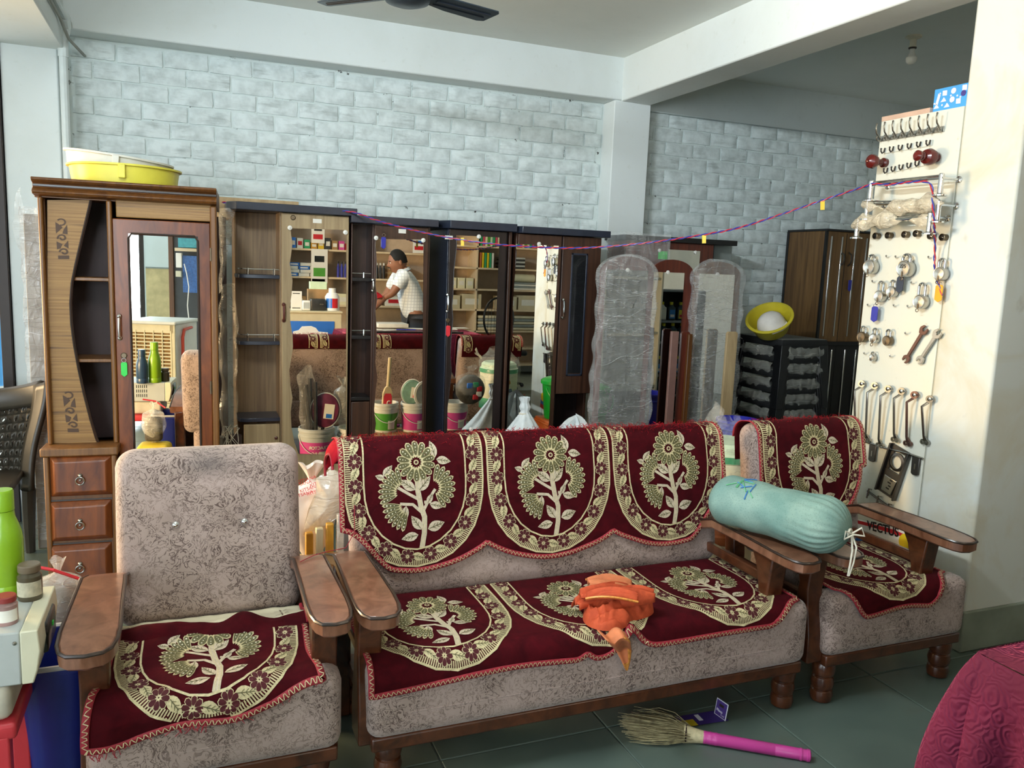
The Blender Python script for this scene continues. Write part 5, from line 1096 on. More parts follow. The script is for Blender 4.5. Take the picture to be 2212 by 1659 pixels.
# sign
a, b = BF(1838, 1118, .012), BF(1972, 1150, .012); c_, d_ = BF(1966, 1226, .012), BF(1838, 1190, .012)
sg = thing('shop_sign', 'VECTUS authorised retailer sign seen through the right armrest', 'sign', BF(1905, 1170), 0)
def sgM(): 
    x = (b-a); return frame(a, x, a-d_)
Ms = sgM(); Lx = (b-a).length; Hy = (b-c_).length
obj('sheet', MB().box((-.02, -Hy, -.004), (Lx, 0, 0), Ms), plain('sign_white', '#e9e7e2', .35, var=.03), sg)
plain('sign_red', '#c4232b', .35, var=.05); plain('sign_blue', '#2f73c8', .35, var=.05); plain('sign_yellow', '#e3c522', .35, var=.05); plain('ink_black', '#101014', .4)
obj('red_stripe', MB().add([(0, -.004, .0008), (Lx*.72, -.05*Hy, .0008), (Lx*.95, -.14*Hy, .0008), (Lx*.9, -.20*Hy, .0008), (Lx*.3, -.13*Hy, .0008), (0, -.13*Hy, .0008)], [(0, 1, 2, 3, 4, 5)], Ms), 'sign_red', sg); obj('red_stripe', MB().add([(-.02, -Hy*.98, .0008), (Lx, -Hy*.98, .0008), (Lx, -Hy*.75, .0008), (-.02, -Hy*.75, .0008)], [(0, 1, 2, 3)], Ms), 'sign_red', sg)
obj('blue_band', MB().add([(-.02, -Hy*.75, .0008), (Lx, -Hy*.75, .0008), (Lx, -Hy*.52, .0008), (-.02, -Hy*.56, .0008)], [(0, 1, 2, 3)], Ms), 'sign_blue', sg); obj('yellow_patch', MB().lathe([(0, .001), (Lx*.11, .001)], 20, Ms @ Matrix.Translation((Lx*.9, -Hy*.33, 0)), cap=False), 'sign_yellow', sg)
tq = Ms.inverted() @ BF(1907, 1143, .012); text('lettering', 'VECTUS', .058, 'ink_black', Ms @ Matrix.Translation((tq.x, tq.y, .0016)), sg, .0003, bold=.0014, sx=.86); text('lettering', 'AUTHORISED RETAILER', Hy*.15, 'sign_white', Ms @ Matrix.Translation((Lx*.36, -Hy*.865, .0016)), sg, .0003, bold=.0006)
# twisted wire hung across the room with yellow tags
A, B = onY(765, 459, 4.42), onX(1876, 400, XR-.11); nrm = Vector((B.y-A.y, -(B.x-A.x), 0)).normalized()
def wp(px, py): d = ray(px, py); return CAM+d*((A-CAM).dot(nrm)/d.dot(nrm))
px_ = [(765, 459), (820, 478), (900, 499), (990, 517), (1075, 528), (1160, 534), (1240, 536), (1320, 532), (1410, 523), (1520, 507), (1600, 491), (1700, 459), (1800, 425), (1874, 401)]
pts = [onY(480, 437, 4.68), onY(600, 444, 4.6), onY(700, 452, 4.5)]+[wp(*q) for q in px_]+[BF(1885, 397, .11), BF(1920, 399, .112), BF(1960, 394, .112), BF(2000, 393, .112), BF(2013, 405, .108), BF(2015, 440, .12), BF(2018, 480, .12), BF(2020, 520, .05), BF(2019, 560, .03), BF(2020, 590, .03), BF(2030, 620, .03), BF(2036, 640, .03)]
dn = []
for i in range(len(pts)-1):
    p0, p1, p2, p3 = pts[max(i-1, 0)], pts[i], pts[i+1], pts[min(i+2, len(pts)-1)]; n = max(4, int((p2-p1).length/.006))
    for q in range(n):
        t_ = q/n; dn.append(.5*((2*p1)+(p2-p0)*t_+(2*p0-5*p1+4*p2-p3)*t_*t_+(3*p1-p0-3*p2+p3)*t_**3))
wi = thing('twisted_wire', 'red and blue twisted wire sagging across the room with yellow tags', 'wire', dn[0])
for off, m_ in ((0, plain('wire_red', '#b5303c', .4)), (PI, plain('wire_blue', '#34409a', .4))):
    o_ = []
    for i, p_ in enumerate(dn):
        tg = (dn[min(i+1, len(dn)-1)]-dn[max(i-1, 0)]).normalized(); u = tg.cross(Vector((0, 0, 1))); u = u.normalized() if u.length > .1 else Vector((0, 1, 0)); v = u.cross(tg); ph = i*.006/.075*2*PI+off
        o_.append(p_+(u*math.cos(ph)+v*math.sin(ph))*.0030)
    obj('strand', MB().tube(o_[::2], .0029, 5), m_.name, wi)
for px, py in ((999, 516), (1521, 509), (1777, 436)):
    q = wp(px, py); obj('tag', MB().box((-.009, -.036, -.001), (.009, .006, .001), frame(q, A-B if 0 else (B-A), (0.1, 0, 1))), plain('tag_yellow', '#dcb92c', .5).name, wi)
# ================================================================ THINGS ON AND BEFORE THE SOFAS
# green bolster bag lying across the two armrests
k = N('bolster_cloth'); k.set(Roughness=.8); v = k.coord((1, 1, 1)); vo = k.n('ShaderNodeTexVoronoi'); vo.inputs['Scale'].default_value = 190; k.l(v, vo.inputs['Vector']); a = k.noise(v, 9, 4)
k.col(k.mix(k.ramp(vo.outputs['Distance'], [(.18, .45), (.32, 0.0)]), k.ramp(a.outputs[0], [(.3, '#678a82'), (.7, '#8aa498')]), '#46685f')); k.bump(a.outputs[0], .3, .01)
A, B = onZ(1568, 1080, .695), onZ(1800, 1142, .690); axl = (B-A).length; bo = thing('bolster_bag', 'sea-green stuffed cloth bag tied with white string across the armrests', 'bag', A.lerp(B, .5)-Vector((0, 0, .1)))
ax = (B-A).normalized(); sd_ = ax.cross(Vector((0, 0, 1))).normalized(); upv = sd_.cross(ax)
def bol(u, v):
    s = u*1.0; L = axl+.10; d = -.05+s*L; an = v*2*PI
    if s < .14: r = math.sqrt(max(0, 1-((.14-s)/.14)**2))
    elif s > .80: r = .06+.94*math.sqrt(max(0, 1-((s-.80)/.2)**2.2))
    else: r = 1
    r *= .104*(1-.10*(1-s)+.03*math.sin(s*9)); pl = sstep(.55, .98, s)*.035*math.cos(an*23+2*math.sin(s*9))+.03*nz((math.cos(an)*2, math.sin(an)*2, s*5))+.02*math.sin(s*26+2*math.sin(an*2))*sstep(.05, .3, s)*sstep(.9, .5, s)
    r *= 1+pl; c = A+ax*d; z = math.sin(an)*r*(.96 if math.sin(an) > 0 else .84); return tuple(c+sd_*(math.cos(an)*r*1.05)+upv*z)
obj('bag', MB().grid(lambda u, v: bol(v, u), 92, 70, None, True), 'bolster_cloth', bo, smooth=80)
E_ = Vector(bol(.985, 0)).lerp(Vector(bol(.985, .5)), .5); plain('string_white', '#d8d2c0', .8)
mb = MB(); mb.tube([E_+(sd_*math.cos(a)+upv*math.sin(a))*.013+ax*.012 for a in [i*PI/6 for i in range(12)]], .004, 6, closed=True); obj('drawstring', mb, 'string_white', bo)
for pts in (([0, 0, 0], [.03, -.01, .02], [.035, -.02, -.005], [0, -.01, 0]), ([0, 0, 0], [-.03, -.005, .012], [-.04, -.01, -.012], [0, -.01, 0]), ([0, 0, 0], [-.01, -.02, -.05], [-.014, -.02, -.10], [-.016, -.018, -.135]), ([0, 0, 0], [.006, -.02, -.04], [-.002, -.022, -.09], [-.014, -.02, -.134])):
    obj('string_end', MB().tube([E_+ax*.018+Vector((p_[0], p_[1], p_[2])) for p_ in pts], .0032, 6), 'string_white', bo)
mb = {'b': MB(), 'g': MB()}
rd = random.Random(4)
for i in range(12):
    s = rd.uniform(.22, .36); v0 = rd.uniform(.13, .23); ps = []
    for q in range(7):
        vv, ss = v0+.012*q*math.cos(i), s+.012*q*math.sin(i*2.1); p0 = Vector(bol(ss, vv)); c0 = A+ax*(-.05+ss*(axl+.1)); ps.append(p0+(p0-c0).normalized()*.002)
    mb['b' if i % 2 else 'g'].tube(ps, .0022, 4)
obj('embroidery', mb['b'], plain('thread_blue', '#3a76b4', .6).name, bo); obj('embroidery', mb['g'], plain('thread_green', '#5fa878', .6).name, bo)
# crumpled orange cloth with gold border
k = N('orange_cotton'); k.set(Roughness=.8); k.b.inputs['Subsurface Weight'].default_value = .0; v = k.coord(); a = k.noise(v, 30, 4, .6, 1); k.col(k.ramp(a.outputs[0], [(.3, '#a83c18'), (.7, '#c8522a')])); k.bump(a.outputs[0], .25, .004)
plain('orange_pale', '#c9754a', .8, var=.15, scale=40); plain('gold_zari', '#d08a3e', .45, .2, var=.3, scale=120)
oc = onZ(1322, 1322, .43); ob = thing('orange_scarf', 'crumpled orange cotton scarf with gold border on the sofa seat', 'scarf', (oc.x, oc.y, .42))
def heap(u, v):
    th = u*2*PI; R = 1+.18*math.sin(2*th+.6)+.12*math.sin(3*th+2); x = .112*R*v*math.cos(th); y = .105*R*v*math.sin(th); w_ = (1-v**2.4)
    ph = x*38+y*70+8*nz((x*9, y*9, 1)); fold = (1-abs(math.sin(ph)))**1.3; f2 = (1-abs(math.sin(x*90-y*50+5*nz((x*14, y*14, 4)))))
    h = .072*max(0, w_)**.55*(.72+.28*math.cos(th-1.2)*v)+.022*fold*w_**.4+.008*f2*w_**.5+.004*(v < .97)
    dx = .010*math.sin(ph)*w_; return (oc.x+x*1.02+dx+.01, oc.y+y, .4235+h)
obj('heap', MB().grid(heap, 110, 44, None, True), 'orange_cotton', ob, smooth=80)
def folds(c, L, W, ang, h0, ph, z0, sag):
    ca, sa = math.cos(ang), math.sin(ang)
    def f(u, v):
        a = (u-.5)*L; b = (v-.5)*W*(1-.35*abs(2*u-1)**2); z = z0+h0*math.sqrt(max(0, 1-(2*v-1)**2*.96))*(1-.5*(2*u-1)**2)+.007*math.sin(v*11+ph+3*u)+.006*math.sin(v*PI*7+ph+2*u)+sag*a; return (c[0]+ca*a-sa*b, c[1]+sa*a+ca*b, z)
    return f
for i, (dx, dy, L, W, an, h0, m_) in enumerate(((-.02, .035, .20, .07, .12, .045, 'orange_cotton'), (.0, .0, .22, .06, -.16, .05, 'orange_cotton'), (.035, -.028, .17, .055, -.35, .045, 'orange_cotton'), (.03, .075, .15, .08, -.2, .03, 'orange_pale'), (-.03, -.045, .16, .05, -.5, .035, 'orange_cotton'))):
    obj('fold', MB().grid(folds((oc.x+dx, oc.y+dy), L, W, an, h0, i*1.7, .455+.008*i, .1*((-1)**i)), 26, 18), m_, ob, smooth=80, solid=.002)
mb = MB().tube([Vector(folds((oc.x+.03, oc.y+.075), .15, .08, -.2, .03, 3*1.7, .479, -.1)(q/20, .98))+Vector((0, 0, .002)) for q in range(21)], .004, 5).tube([Vector(folds((oc.x-.03, oc.y-.045), .16, .05, -.5, .035, 4*1.7, .487, .1)(q/20, .02))+Vector((0, 0, .002)) for q in range(21)], .004, 5)
obj('gold_border', mb, 'gold_zari', ob)
tp = [onZ(1318, 1362, .455), onZ(1335, 1385, .44), onY(1345, 1403, 2.012), onY(1350, 1425, 2.010), onY(1352, 1447, 2.012)]
def tail(u, v):
    s = v*4; i = min(3, int(s)); p_ = tp[i].lerp(tp[i+1], s-i); w_ = lerp(.062, .004, v**1.2); return (p_.x+(u-.5)*w_*1.5, p_.y-.006*math.sin(u*PI*3)*(1-v)-.004, p_.z+.010*math.cos(u*9)*(1-v))
obj('tail', MB().grid(tail, 20, 30), 'orange_pale', ob, smooth=80, solid=.002)
obj('gold_border', MB().grid(lambda u, v: (Vector(tail(.72+.28*u, .2+.8*v))+Vector((0, -.002, .0015))), 6, 24).grid(lambda u, v: (Vector(tail(u, .82+.18*v))+Vector((0, -.0024, .001))), 8, 8), 'gold_zari', ob, smooth=80, solid=.0015)
# broom
h0, h1 = onZ(1519, 1592, .022), onZ(1752, 1633, .018); hd = (h1-h0).normalized(); br = thing('broom', 'grass broom with bright pink plastic handle lying on the floor', 'broom', onZ(1519, 1592, 0))
L = (h1-h0).length; Mh = Matrix.Translation(h0) @ hd.to_track_quat('Z', 'Y').to_matrix().to_4x4()
pr = [(0, 0), (.0195, .0), (.0205, .004), (.0195, .008), (.0195, .018), (.0205, .021), (.0195, .025), (.0195, .036), (.0205, .040), (.019, .045), (.0185, L*.66), (.0175, L*.665), (.0175, L*.675), (.0182, L*.68), (.0176, L-.035), (.0195, L-.033), (.0195, L-.028), (.0176, L-.026), (.0176, L-.014), (.0195, L-.012), (.0185, L-.004), (.010, L), (0, L)]
obj('handle', MB().lathe(pr, 22, Mh), plain('pink_plastic', '#b83c88', .35, var=.06).name, br)
s1 = onZ(1480, 1588, .024); sdv = Vector((-hd.y, hd.x, 0)); k = N('broom_straw'); k.set(Roughness=.75); v = k.coord((60, 60, 60)); a = k.noise(v, 1, 2); k.col(k.ramp(a.outputs[0], [(.3, '#7d7252'), (.7, '#b0a37a')]))
obj('neck', MB().lathe([(.019, -.006), (.022, .02), (.027, .05), (.030, .062)], 18, Matrix.Translation(h0) @ (-hd).to_track_quat('Z', 'Y').to_matrix().to_4x4()), plain('straw_pale', '#b5a884', .75, var=.2, scale=60).name, br)
obj('binding', MB().tube([h0-hd*.055+sdv*.0305*math.cos(a)+Vector((0, 0, 1))*.024*math.sin(a)+Vector((0, 0, .002)) for a in [i*PI/8 for i in range(16)]], .003, 5, closed=True), 'wood_dark_edge', br)
mb = MB(); rd = random.Random(9); tipc = onZ(1300, 1595, .02)
for i in range(520):
    w_ = rd.gauss(0, .5); w_ = max(-1.15, min(1.15, w_)); zz = rd.uniform(0, 1); ln = .262*rd.uniform(.72, 1.05)*(1-.12*abs(w_)); p0 = h0-hd*rd.uniform(.03, .06)+sdv*w_*.022+Vector((0, 0, (zz-.5)*.03))
    p3 = h0-hd*ln+sdv*(w_*.066+.010)+Vector((0, 0, -.02+zz*.05*rd.uniform(.2, 1))); p3.z = max(.003, p3.z); bend = Vector((rd.uniform(-.006, .006), rd.uniform(-.006, .006), rd.uniform(0, .016)))
    p1 = p0.lerp(p3, .33)+bend+sdv*w_*.016; p2 = p0.lerp(p3, .7)+bend*.6+sdv*w_*.016; e = p3+Vector((rd.uniform(-.01, .01), rd.uniform(-.01, .01), 0))
    for q in (p1, p2, e): q.z = max(q.z, .003)
    mb.tube([p0, p1, p2, e], [.0013, .0012, .001, .0005], 3)
bs = obj('bristles', mb, 'broom_straw', br, smooth=0); bs['kind'] = 'stuff'
# fallen purple packing card
c0, c1 = onZ(1466, 1560, .003), onZ(1562, 1545, .003); cv = (c1-c0).normalized(); cn = Vector((-cv.y, cv.x, 0)); pk = thing('packing_card', 'folded purple packing card with yellow panel lying near the broom', 'card', c0.lerp(c1, .5)-Vector((0, 0, .003)))
plain('card_purple', '#3d2a78', .45, var=.1); plain('card_yellow', '#c9b12a', .5, var=.15); plain('card_white', '#d9d8e6', .5)
Mc = Matrix.Translation(c0) @ Matrix((cv, cn, Vector((0, 0, 1)))).transposed().to_4x4(); Lc = (c1-c0).length
obj('base', MB().box((0, -.032, -.001), (Lc, .032, .001), Mc), 'card_purple', pk); obj('yellow_panel', MB().box((.0, -.034, .0012), (.055, .002, .002), Mc), 'card_yellow', pk); obj('window', MB().box((.072, -.012, .0012), (.088, .024, .0018), Mc), 'card_white', pk)
f0, f1 = onZ(1543, 1541, .003), onZ(1567, 1558, .003); fx = (f1-f0).normalized(); Mf = frame(f0, fx, Vector((.12, .25, 1))); Wf = (f1-f0).length; Hf = .058
obj('flap', MB().box((0, 0, -.001), (Wf, Hf, .001), Mf), 'card_white', pk); obj('flap_print', MB().box((.003, .003, .001), (Wf-.003, Hf-.003, .0016), Mf), 'card_purple', pk); obj('hang_hole', MB().box((Wf*.3, Hf*.62, .0016), (Wf*.7, Hf*.78, .0019), Mf), 'ink_black', pk)
text('lettering', 'Maxo', .013, 'card_white', Mf @ Matrix.Translation((Wf*.40, Hf*.36, .0018)) @ Matrix.Rotation(-.08, 4, 'Z'), pk, .0001, bold=.0003); text('lettering', 'Cool', .008, 'card_white', Mf @ Matrix.Translation((Wf*.70, Hf*.18, .0018)) @ Matrix.Rotation(-.08, 4, 'Z'), pk, .0001)
# counter with velvet cloth, lower right corner
k = MATS['velvet_table']; kk = N('velvet_rose'); kk.set(Roughness=.75); kk.b.inputs['Specular IOR Level'].default_value = .2; kk.b.inputs['Sheen Weight'].default_value = .8; kk.b.inputs['Sheen Tint'].default_value = lin('#ff7a9a'); kk.b.inputs['Sheen Roughness'].default_value = .3
v = kk.coord(); n1 = kk.noise(v, 9, 3); ad = kk.n('ShaderNodeVectorMath', operation='MULTIPLY_ADD'); kk.l(n1.outputs['Color'], ad.inputs[0]); ad.inputs[1].default_value = (.09, .09, .09); kk.l(v, ad.inputs[2])
vo = kk.n('ShaderNodeTexVoronoi'); vo.inputs['Scale'].default_value = 20; kk.l(ad.outputs[0], vo.inputs['Vector']); wv = kk.math('SINE', kk.math('MULTIPLY', vo.outputs['Distance'], 34.0)); msk = kk.noise(v, 4, 2)
kk.col(kk.ramp(msk.outputs[0], [(.35, '#4a0f26'), (.7, '#661838')])); kk.bump(kk.math('MULTIPLY', wv, kk.ramp(msk.outputs[0], [(.40, 0.0), (.52, 1.0)])), .35, .005)
TZ = .79; tc = onZ(2110, 1407, TZ); TX0, TY1 = tc.x, tc.y; TX1, TY0 = 2.85, TY1-.60
tb = thing('shop_counter', 'counter table under maroon velvet at the lower right corner', 'table', ((TX0+TX1)/2, (TY0+TY1)/2, 0))
obj('table_top', MB().box((TX0+.01, TY0+.01, TZ-.04), (TX1-.01, TY1-.01, TZ-.006)), 'ply', tb, .003)
for x in (TX0+.06, TX1-.06):
    for y in (TY0+.06, TY1-.06): obj('leg', MB().box((x-.03, y-.03, 0), (x+.03, y+.03, TZ-.04)), 'sofa_wood', tb, .004)
vc = thing('velvet_cloth', 'embossed maroon velvet cloth draped over the corner counter', 'tablecloth', ((TX0+TX1)/2, (TY0+TY1)/2, TZ))
obj('top_cloth', MB().grid(lambda u, v: (lerp(TX0, TX1, u), lerp(TY0, TY1, v), TZ+.002*nz((u*9, v*9, 0))), 40, 30), 'velvet_rose', vc, smooth=80)
per = []
for i in range(50): per.append((TX0, lerp(TY0, TY1, i/50), -1, 0, 0))
for i in range(9): a = PI-(PI/2)*i/8; per.append((TX0+.02+.02*math.cos(a), TY1-.02+.02*math.sin(a), math.cos(a), math.sin(a), math.sin(PI*i/8)))
for i in range(1, 60): per.append((lerp(TX0+.02, TX1, i/60), TY1, 0, 1, 0))
def skirt(u, v):
    s = u*(len(per)-1); i = min(len(per)-2, int(s)); t_ = s-i; a, b = per[i], per[i+1]; q = [lerp(a[j], b[j], t_) for j in range(5)]; d = v*.62
    wv_ = .018*math.sin(s*.55+1)*sstep(0, .3, v)+.008*math.sin(s*1.3)*v; out = .004+.012*math.sin(min(1, v*9)*PI/2)+.03*v+q[4]*(.10*v+.03*math.sin(v*5))+wv_ - .05*v*math.exp(-((s-43)/3.5)**2)
    return (q[0]+q[2]*out, q[1]+q[3]*out, TZ-.0-.012*(1-math.cos(min(1, v*9)*PI/2))-d)
obj('hanging_cloth', MB().grid(skirt, 236, 40), 'velvet_rose', vc, smooth=80)
# ================================================================ LEFT CORNER
SZ = .655; r0, r1 = onZ(76, 1362, SZ), onZ(123, 1264, SZ); bx1 = (r0.x+r1.x)/2+.0; by0, by1 = r0.y, r1.y
plain('box_grey', '#aeb3b0', .5, var=.06); plain('box_cream', '#cfcbb0', .5, var=.05); plain('meter_dark', '#1e211f', .25)
st = thing('voltage_stabiliser', 'grey metal voltage stabiliser with cream edge strip at the left', 'stabiliser', (bx1-.12, (by0+by1)/2, SZ-.125))
bx0 = bx1-.30; bz0 = SZ-.125
obj('case', MB().box((bx0, by0, bz0), (bx1-.035, by1, SZ)), 'box_grey', st, .004); obj('front_panel', MB().prism([(bx1-.035, bz0), (bx1-.012, bz0), (bx1-.003, bz0+.03), (bx1+.004, SZ-.05), (bx1, SZ), (bx1-.035, SZ)], by0, by1), 'box_cream', st, .003)
obj('meter', MB().rbox((bx1-.01, by0+.08, bz0+.03), (bx1+.008, by1-.06, SZ-.02), .008), 'meter_dark', st); obj('screw', MB().lathe([(.005, 0), (.004, .002), (0, .0025)], 10, Matrix.Translation((bx1-.045, by0, SZ-.025)) @ Matrix.Rotation(PI/2, 4, 'X')), 'nickel', st)
for r_ in range(3):
    for c_ in range(6): obj('vent', MB().box((bx0+.09+c_*.012, by1-.001, bz0+.03+r_*.03), (bx0+.094+c_*.012, by1+.001, bz0+.05+r_*.03)), 'meter_dark', st)
obj('indicator', MB().box((bx1+.006, by1-.12, SZ-.055), (bx1+.010, by1-.11, SZ-.045)), 'tag_green', st)
# red stool beneath
rs = thing('red_stool', 'red plastic stool under the voltage stabiliser at the left edge', 'stool', (bx1-.16, (by0+by1)/2, 0)); plain('plastic_red', '#b8323a', .4, var=.06)
obj('seat', MB().rbox((bx0-.02, by0+.0, .40), (bx1-.05, by1+.02, .44), .01), 'plastic_red', rs)
for x in (bx0+.0, bx1-.085):
    for y in (by0+.02, by1-.02): obj('leg', MB().box((x-.02, y-.02, 0), (x+.02, y+.02, .41)), 'plastic_red', rs, .005)
sp = thing('foam_block', 'grubby white foam packing under the voltage stabiliser', 'packing', (bx1-.15, (by0+by1)/2, .44)); obj('block', MB().rbox((bx0, by0+.01, .441), (bx1-.06, by1-.02, bz0-.001), .02), plain('foam_dirty', '#c6c0ae', .8, var=.25, scale=9).name, sp); obj('strap', MB().box((bx0+.16, by0+.0075, .445), (bx0+.19, by0+.01, bz0-.004)), plain('strap_brown', '#5a4a3c', .7).name, sp)
# green bottle, blue bottle, jars on the stabiliser
bp_ = onZ(12, 1290, SZ); plain('bottle_green', '#7fa81c', .3, var=.04); plain('bottle_navy', '#27405c', .35)
def bottle(label, x, y, z, R, H, mat, cat='bottle'):
    t = thing('water_bottle', label, cat, (x, y, z)); obj('body', MB().lathe([(0, 0), (R*.96, 0), (R, .004), (R, .03), (R*.97, .032), (R, .034), (R, H*.52), (R*.94, H*.60), (R*.78, H*.68), (R*.64, H*.74), (R*.60, H*.80), (R*.60, H*.805)], 30, Matrix.Identity(4)), mat, t, local=True)
    obj('cap', MB().lathe([(R*.62, H*.81), (R*.62, H*.98), (R*.56, H), (0, H)], 26), mat, t, local=True); return t
bottle('lime green steel water bottle standing on the stabiliser', bp_.x, bp_.y+.02, SZ, .040, .265, 'bottle_green'); bottle('slate blue water bottle standing at the back of the stabiliser', bp_.x-.07, bp_.y+.06, SZ, .036, .22, 'bottle_navy')
def jar(label, px, py, R, H, lidm, fill, labm):
    p_ = onZ(px, py, SZ); t = thing('glass_jar', label, 'jar', (p_.x, p_.y, SZ))
    obj('glass', MB().lathe([(0, 0), (R*.95, 0), (R, .005), (R, H*.68), (R*.80, H*.76), (R*.80, H*.80)], 26), fill, t, local=True); obj('lid', MB().lathe([(R*.90, H*.80), (R*.92, H*.81), (R*.92, H*.97), (R*.85, H), (0, H*.995)], 26), lidm, t, local=True); obj('label_paper', MB().lathe([(R*1.01, H*.14), (R*1.01, H*.56)], 20, None, False, PI*1.05, PI*1.9), labm, t, local=True)
plain('lid_brown', '#6a5c48', .45, var=.15); plain('lid_red', '#8a2f2c', .45, var=.2); plain('jar_dark', '#4a4230', .2, var=.2); plain('jar_pink', '#9a7a74', .25, var=.3); plain('label_torn', '#b8b29a', .8, var=.3, scale=60)
jar('small dark glass jar with brown lid on the stabiliser', 66, 1292, .027, .088, 'lid_brown', 'jar_dark', 'label_torn'); jar('small jar with red lid and white label at the left edge', 15, 1345, .0235, .066, 'lid_red', 'jar_pink', 'paper_white')
# blue bin between stabiliser and armchair
bb = onZ(128, 1428, .46); bn = thing('blue_bin', 'dark blue plastic bin beside the left armchair', 'bin', (bb.x-.01, bb.y+.08, 0)); plain('bin_blue', '#1b2670', .35, var=.1)
def rr(hx, hy, z, r=.05, n=6): 
    o_ = []
    for cx_, cy_, a0 in ((hx-r, hy-r, 0), (-hx+r, hy-r, PI/2), (-hx+r, -hy+r, PI), (hx-r, -hy+r, 1.5*PI)):
        for i in range(n+1): a = a0+PI/2*i/n; o_.append((cx_+r*math.cos(a), cy_+r*math.sin(a), z))
    return o_
rings = [rr(.065, .10, 0), rr(.085, .125, .445), rr(.092, .132, .447), rr(.092, .132, .465), rr(.080, .12, .465), rr(.06, .095, .03)]
mb = MB(); n = len(rings[0])
for r_ in rings: mb.v += r_
for i in range(len(rings)-1):
    for j in range(n): mb.f.append((i*n+j, i*n+(j+1) % n, (i+1)*n+(j+1) % n, (i+1)*n+j))
mb.f.append(tuple(range((len(rings)-1)*n, len(rings)*n))); mb.f.append(tuple(range(n))[::-1])
obj('body', mb, 'bin_blue', bn, local=True, smooth=50); obj('rim', MB().tube([Vector(q) for q in rr(.092, .132, .466)], .007, 6, closed=True), plain('rim_grey', '#a9a8a6', .4).name, bn, local=True)
def bag_mb(c, rx, ry, h, seed, neck=.25, n=(36, 26), pl=.10, top=.35):
    """a filled, tied bag: round belly, gathered neck, flared top"""
    def f(u, v):
        an = u*2*PI
        if v < .62: t_ = v/.62; r = math.sin(min(1, t_*1.25+.12)*PI/2)*(1-.18*t_**3); z = h*.72*t_
        elif v < .82: t_ = (v-.62)/.2; r = lerp(.82, neck*.35, sstep(0, 1, t_)); z = h*(.72+.14*t_)
        else: t_ = (v-.82)/.18; r = neck*(.35+top*t_*2+.25*math.sin(an*5+seed)*t_); z = h*(.86+.14*t_+.03*math.sin(an*3+seed)*t_)
        r *= 1+pl*nz((math.cos(an)*2+seed, math.sin(an)*2, v*4))+.05*sstep(.4, .8, v)*math.cos(an*13+seed)
        return (c[0]+rx*r*math.cos(an), c[1]+ry*r*math.sin(an), c[2]+z)
    return MB().grid(f, n[0], n[1], None, True)
ob = thing('clear_bag', 'clear plastic bag with red stripe behind the stabiliser', 'bag', (onZ(125, 1262, .30).x, 2.62, .30)); q = onY(128, 1290, 2.62)
obj('film', bag_mb((q.x, 2.62, .34), .075, .07, q.z-.34+.12, 2), 'film_bag', ob); obj('contents', MB().rbox((q.x-.05, 2.59, .35), (q.x+.05, 2.66, .50), .02), plain('dark_bits', '#4a443a', .7, var=.5, scale=60).name, ob); obj('red_stripe', MB().tube([(q.x-.07, 2.56, .60), (q.x, 2.54, .585), (q.x+.06, 2.56, .545)], .005, 5), 'tag_red', ob)
ob = thing('yellow_sack', 'yellow sack standing behind the blue bin', 'sack', (onZ(150, 1370, .3).x, 2.62, 0)); obj('sack', MB().rbox((q.x-.09, 2.56, 0), (q.x+.10, 2.72, .34), .03), plain('sack_yellow', '#c9b02a', .6, var=.12).name, ob); obj('seam', MB().tube([(q.x-.08, 2.557, .29), (q.x+.09, 2.557, .30)], .003, 5), 'string_white', ob)
# pierced plastic chair at the far left
cf = onZ(66, 1192); plain('chair_plastic', '#3a362e', .35, var=.12); YC = cf.y-.06
ch = thing('plastic_chair', 'dark plastic chair with pierced back at the far left', 'chair', (cf.x-.28, cf.y-.2, 0))
xr_ = onY(90, 855, YC).x; zt_ = onY(60, 855, YC).z; zb_ = onY(30, 1045, YC).z
def cb(u, v):
    w_ = lerp(.225, .30, sstep(0, 1, v)**1.5); xm = xr_-.30; x = xm+(u*2-1)*w_; z = lerp(zb_, zt_, v)-.06*(2*u-1)**2*-.6*v-.03*(1-v); return Vector((x, YC+.10*(1-(2*u-1)**2)+.04*v, z+.02*(2*u-1)**2*v))
mb = MB(); nu, nv = 17, 9; rd = random.Random(2)
for i in range(nu):
    for j in range(nv):
        u0, u1, v0, v1 = .05+.9*i/nu, .05+.9*(i+1)/nu, .04+.78*j/nv, .04+.78*(j+1)/nv; an = rd.uniform(-.5, .5)+(1.0 if (i+j) % 2 else 2.2); rr_ = rd.uniform(.55, .8); O_ = []; I_ = []
        for q in range(8):
            a = q*PI/4+PI/4*.0; sx_, sy_ = math.cos(a), math.sin(a); m_ = max(abs(sx_), abs(sy_)); O_.append(cb((u0+u1)/2+(u1-u0)/2*sx_/m_, (v0+v1)/2+(v1-v0)/2*sy_/m_))
            ex, ey = .78*rr_*math.cos(a), .40*rr_*math.sin(a); I_.append(cb((u0+u1)/2+(u1-u0)/2*(ex*math.cos(an)-ey*math.sin(an)), (v0+v1)/2+(v1-v0)/2*(ex*math.sin(an)+ey*math.cos(an))))
        b_ = len(mb.v); mb.v += [tuple(p_) for p_ in O_+I_]; mb.f += [(b_+q, b_+(q+1) % 8, b_+8+(q+1) % 8, b_+8+q) for q in range(8)]
obj('pierced_back', mb, 'chair_plastic', ch, smooth=60, solid=.008)
obj('top_rail', MB().grid(lambda u, v: cb(u, .80+.22*v)+Vector((0, -.012*math.sin(PI*v), 0)), 24, 5), 'chair_plastic', ch, solid=.022, smooth=70)
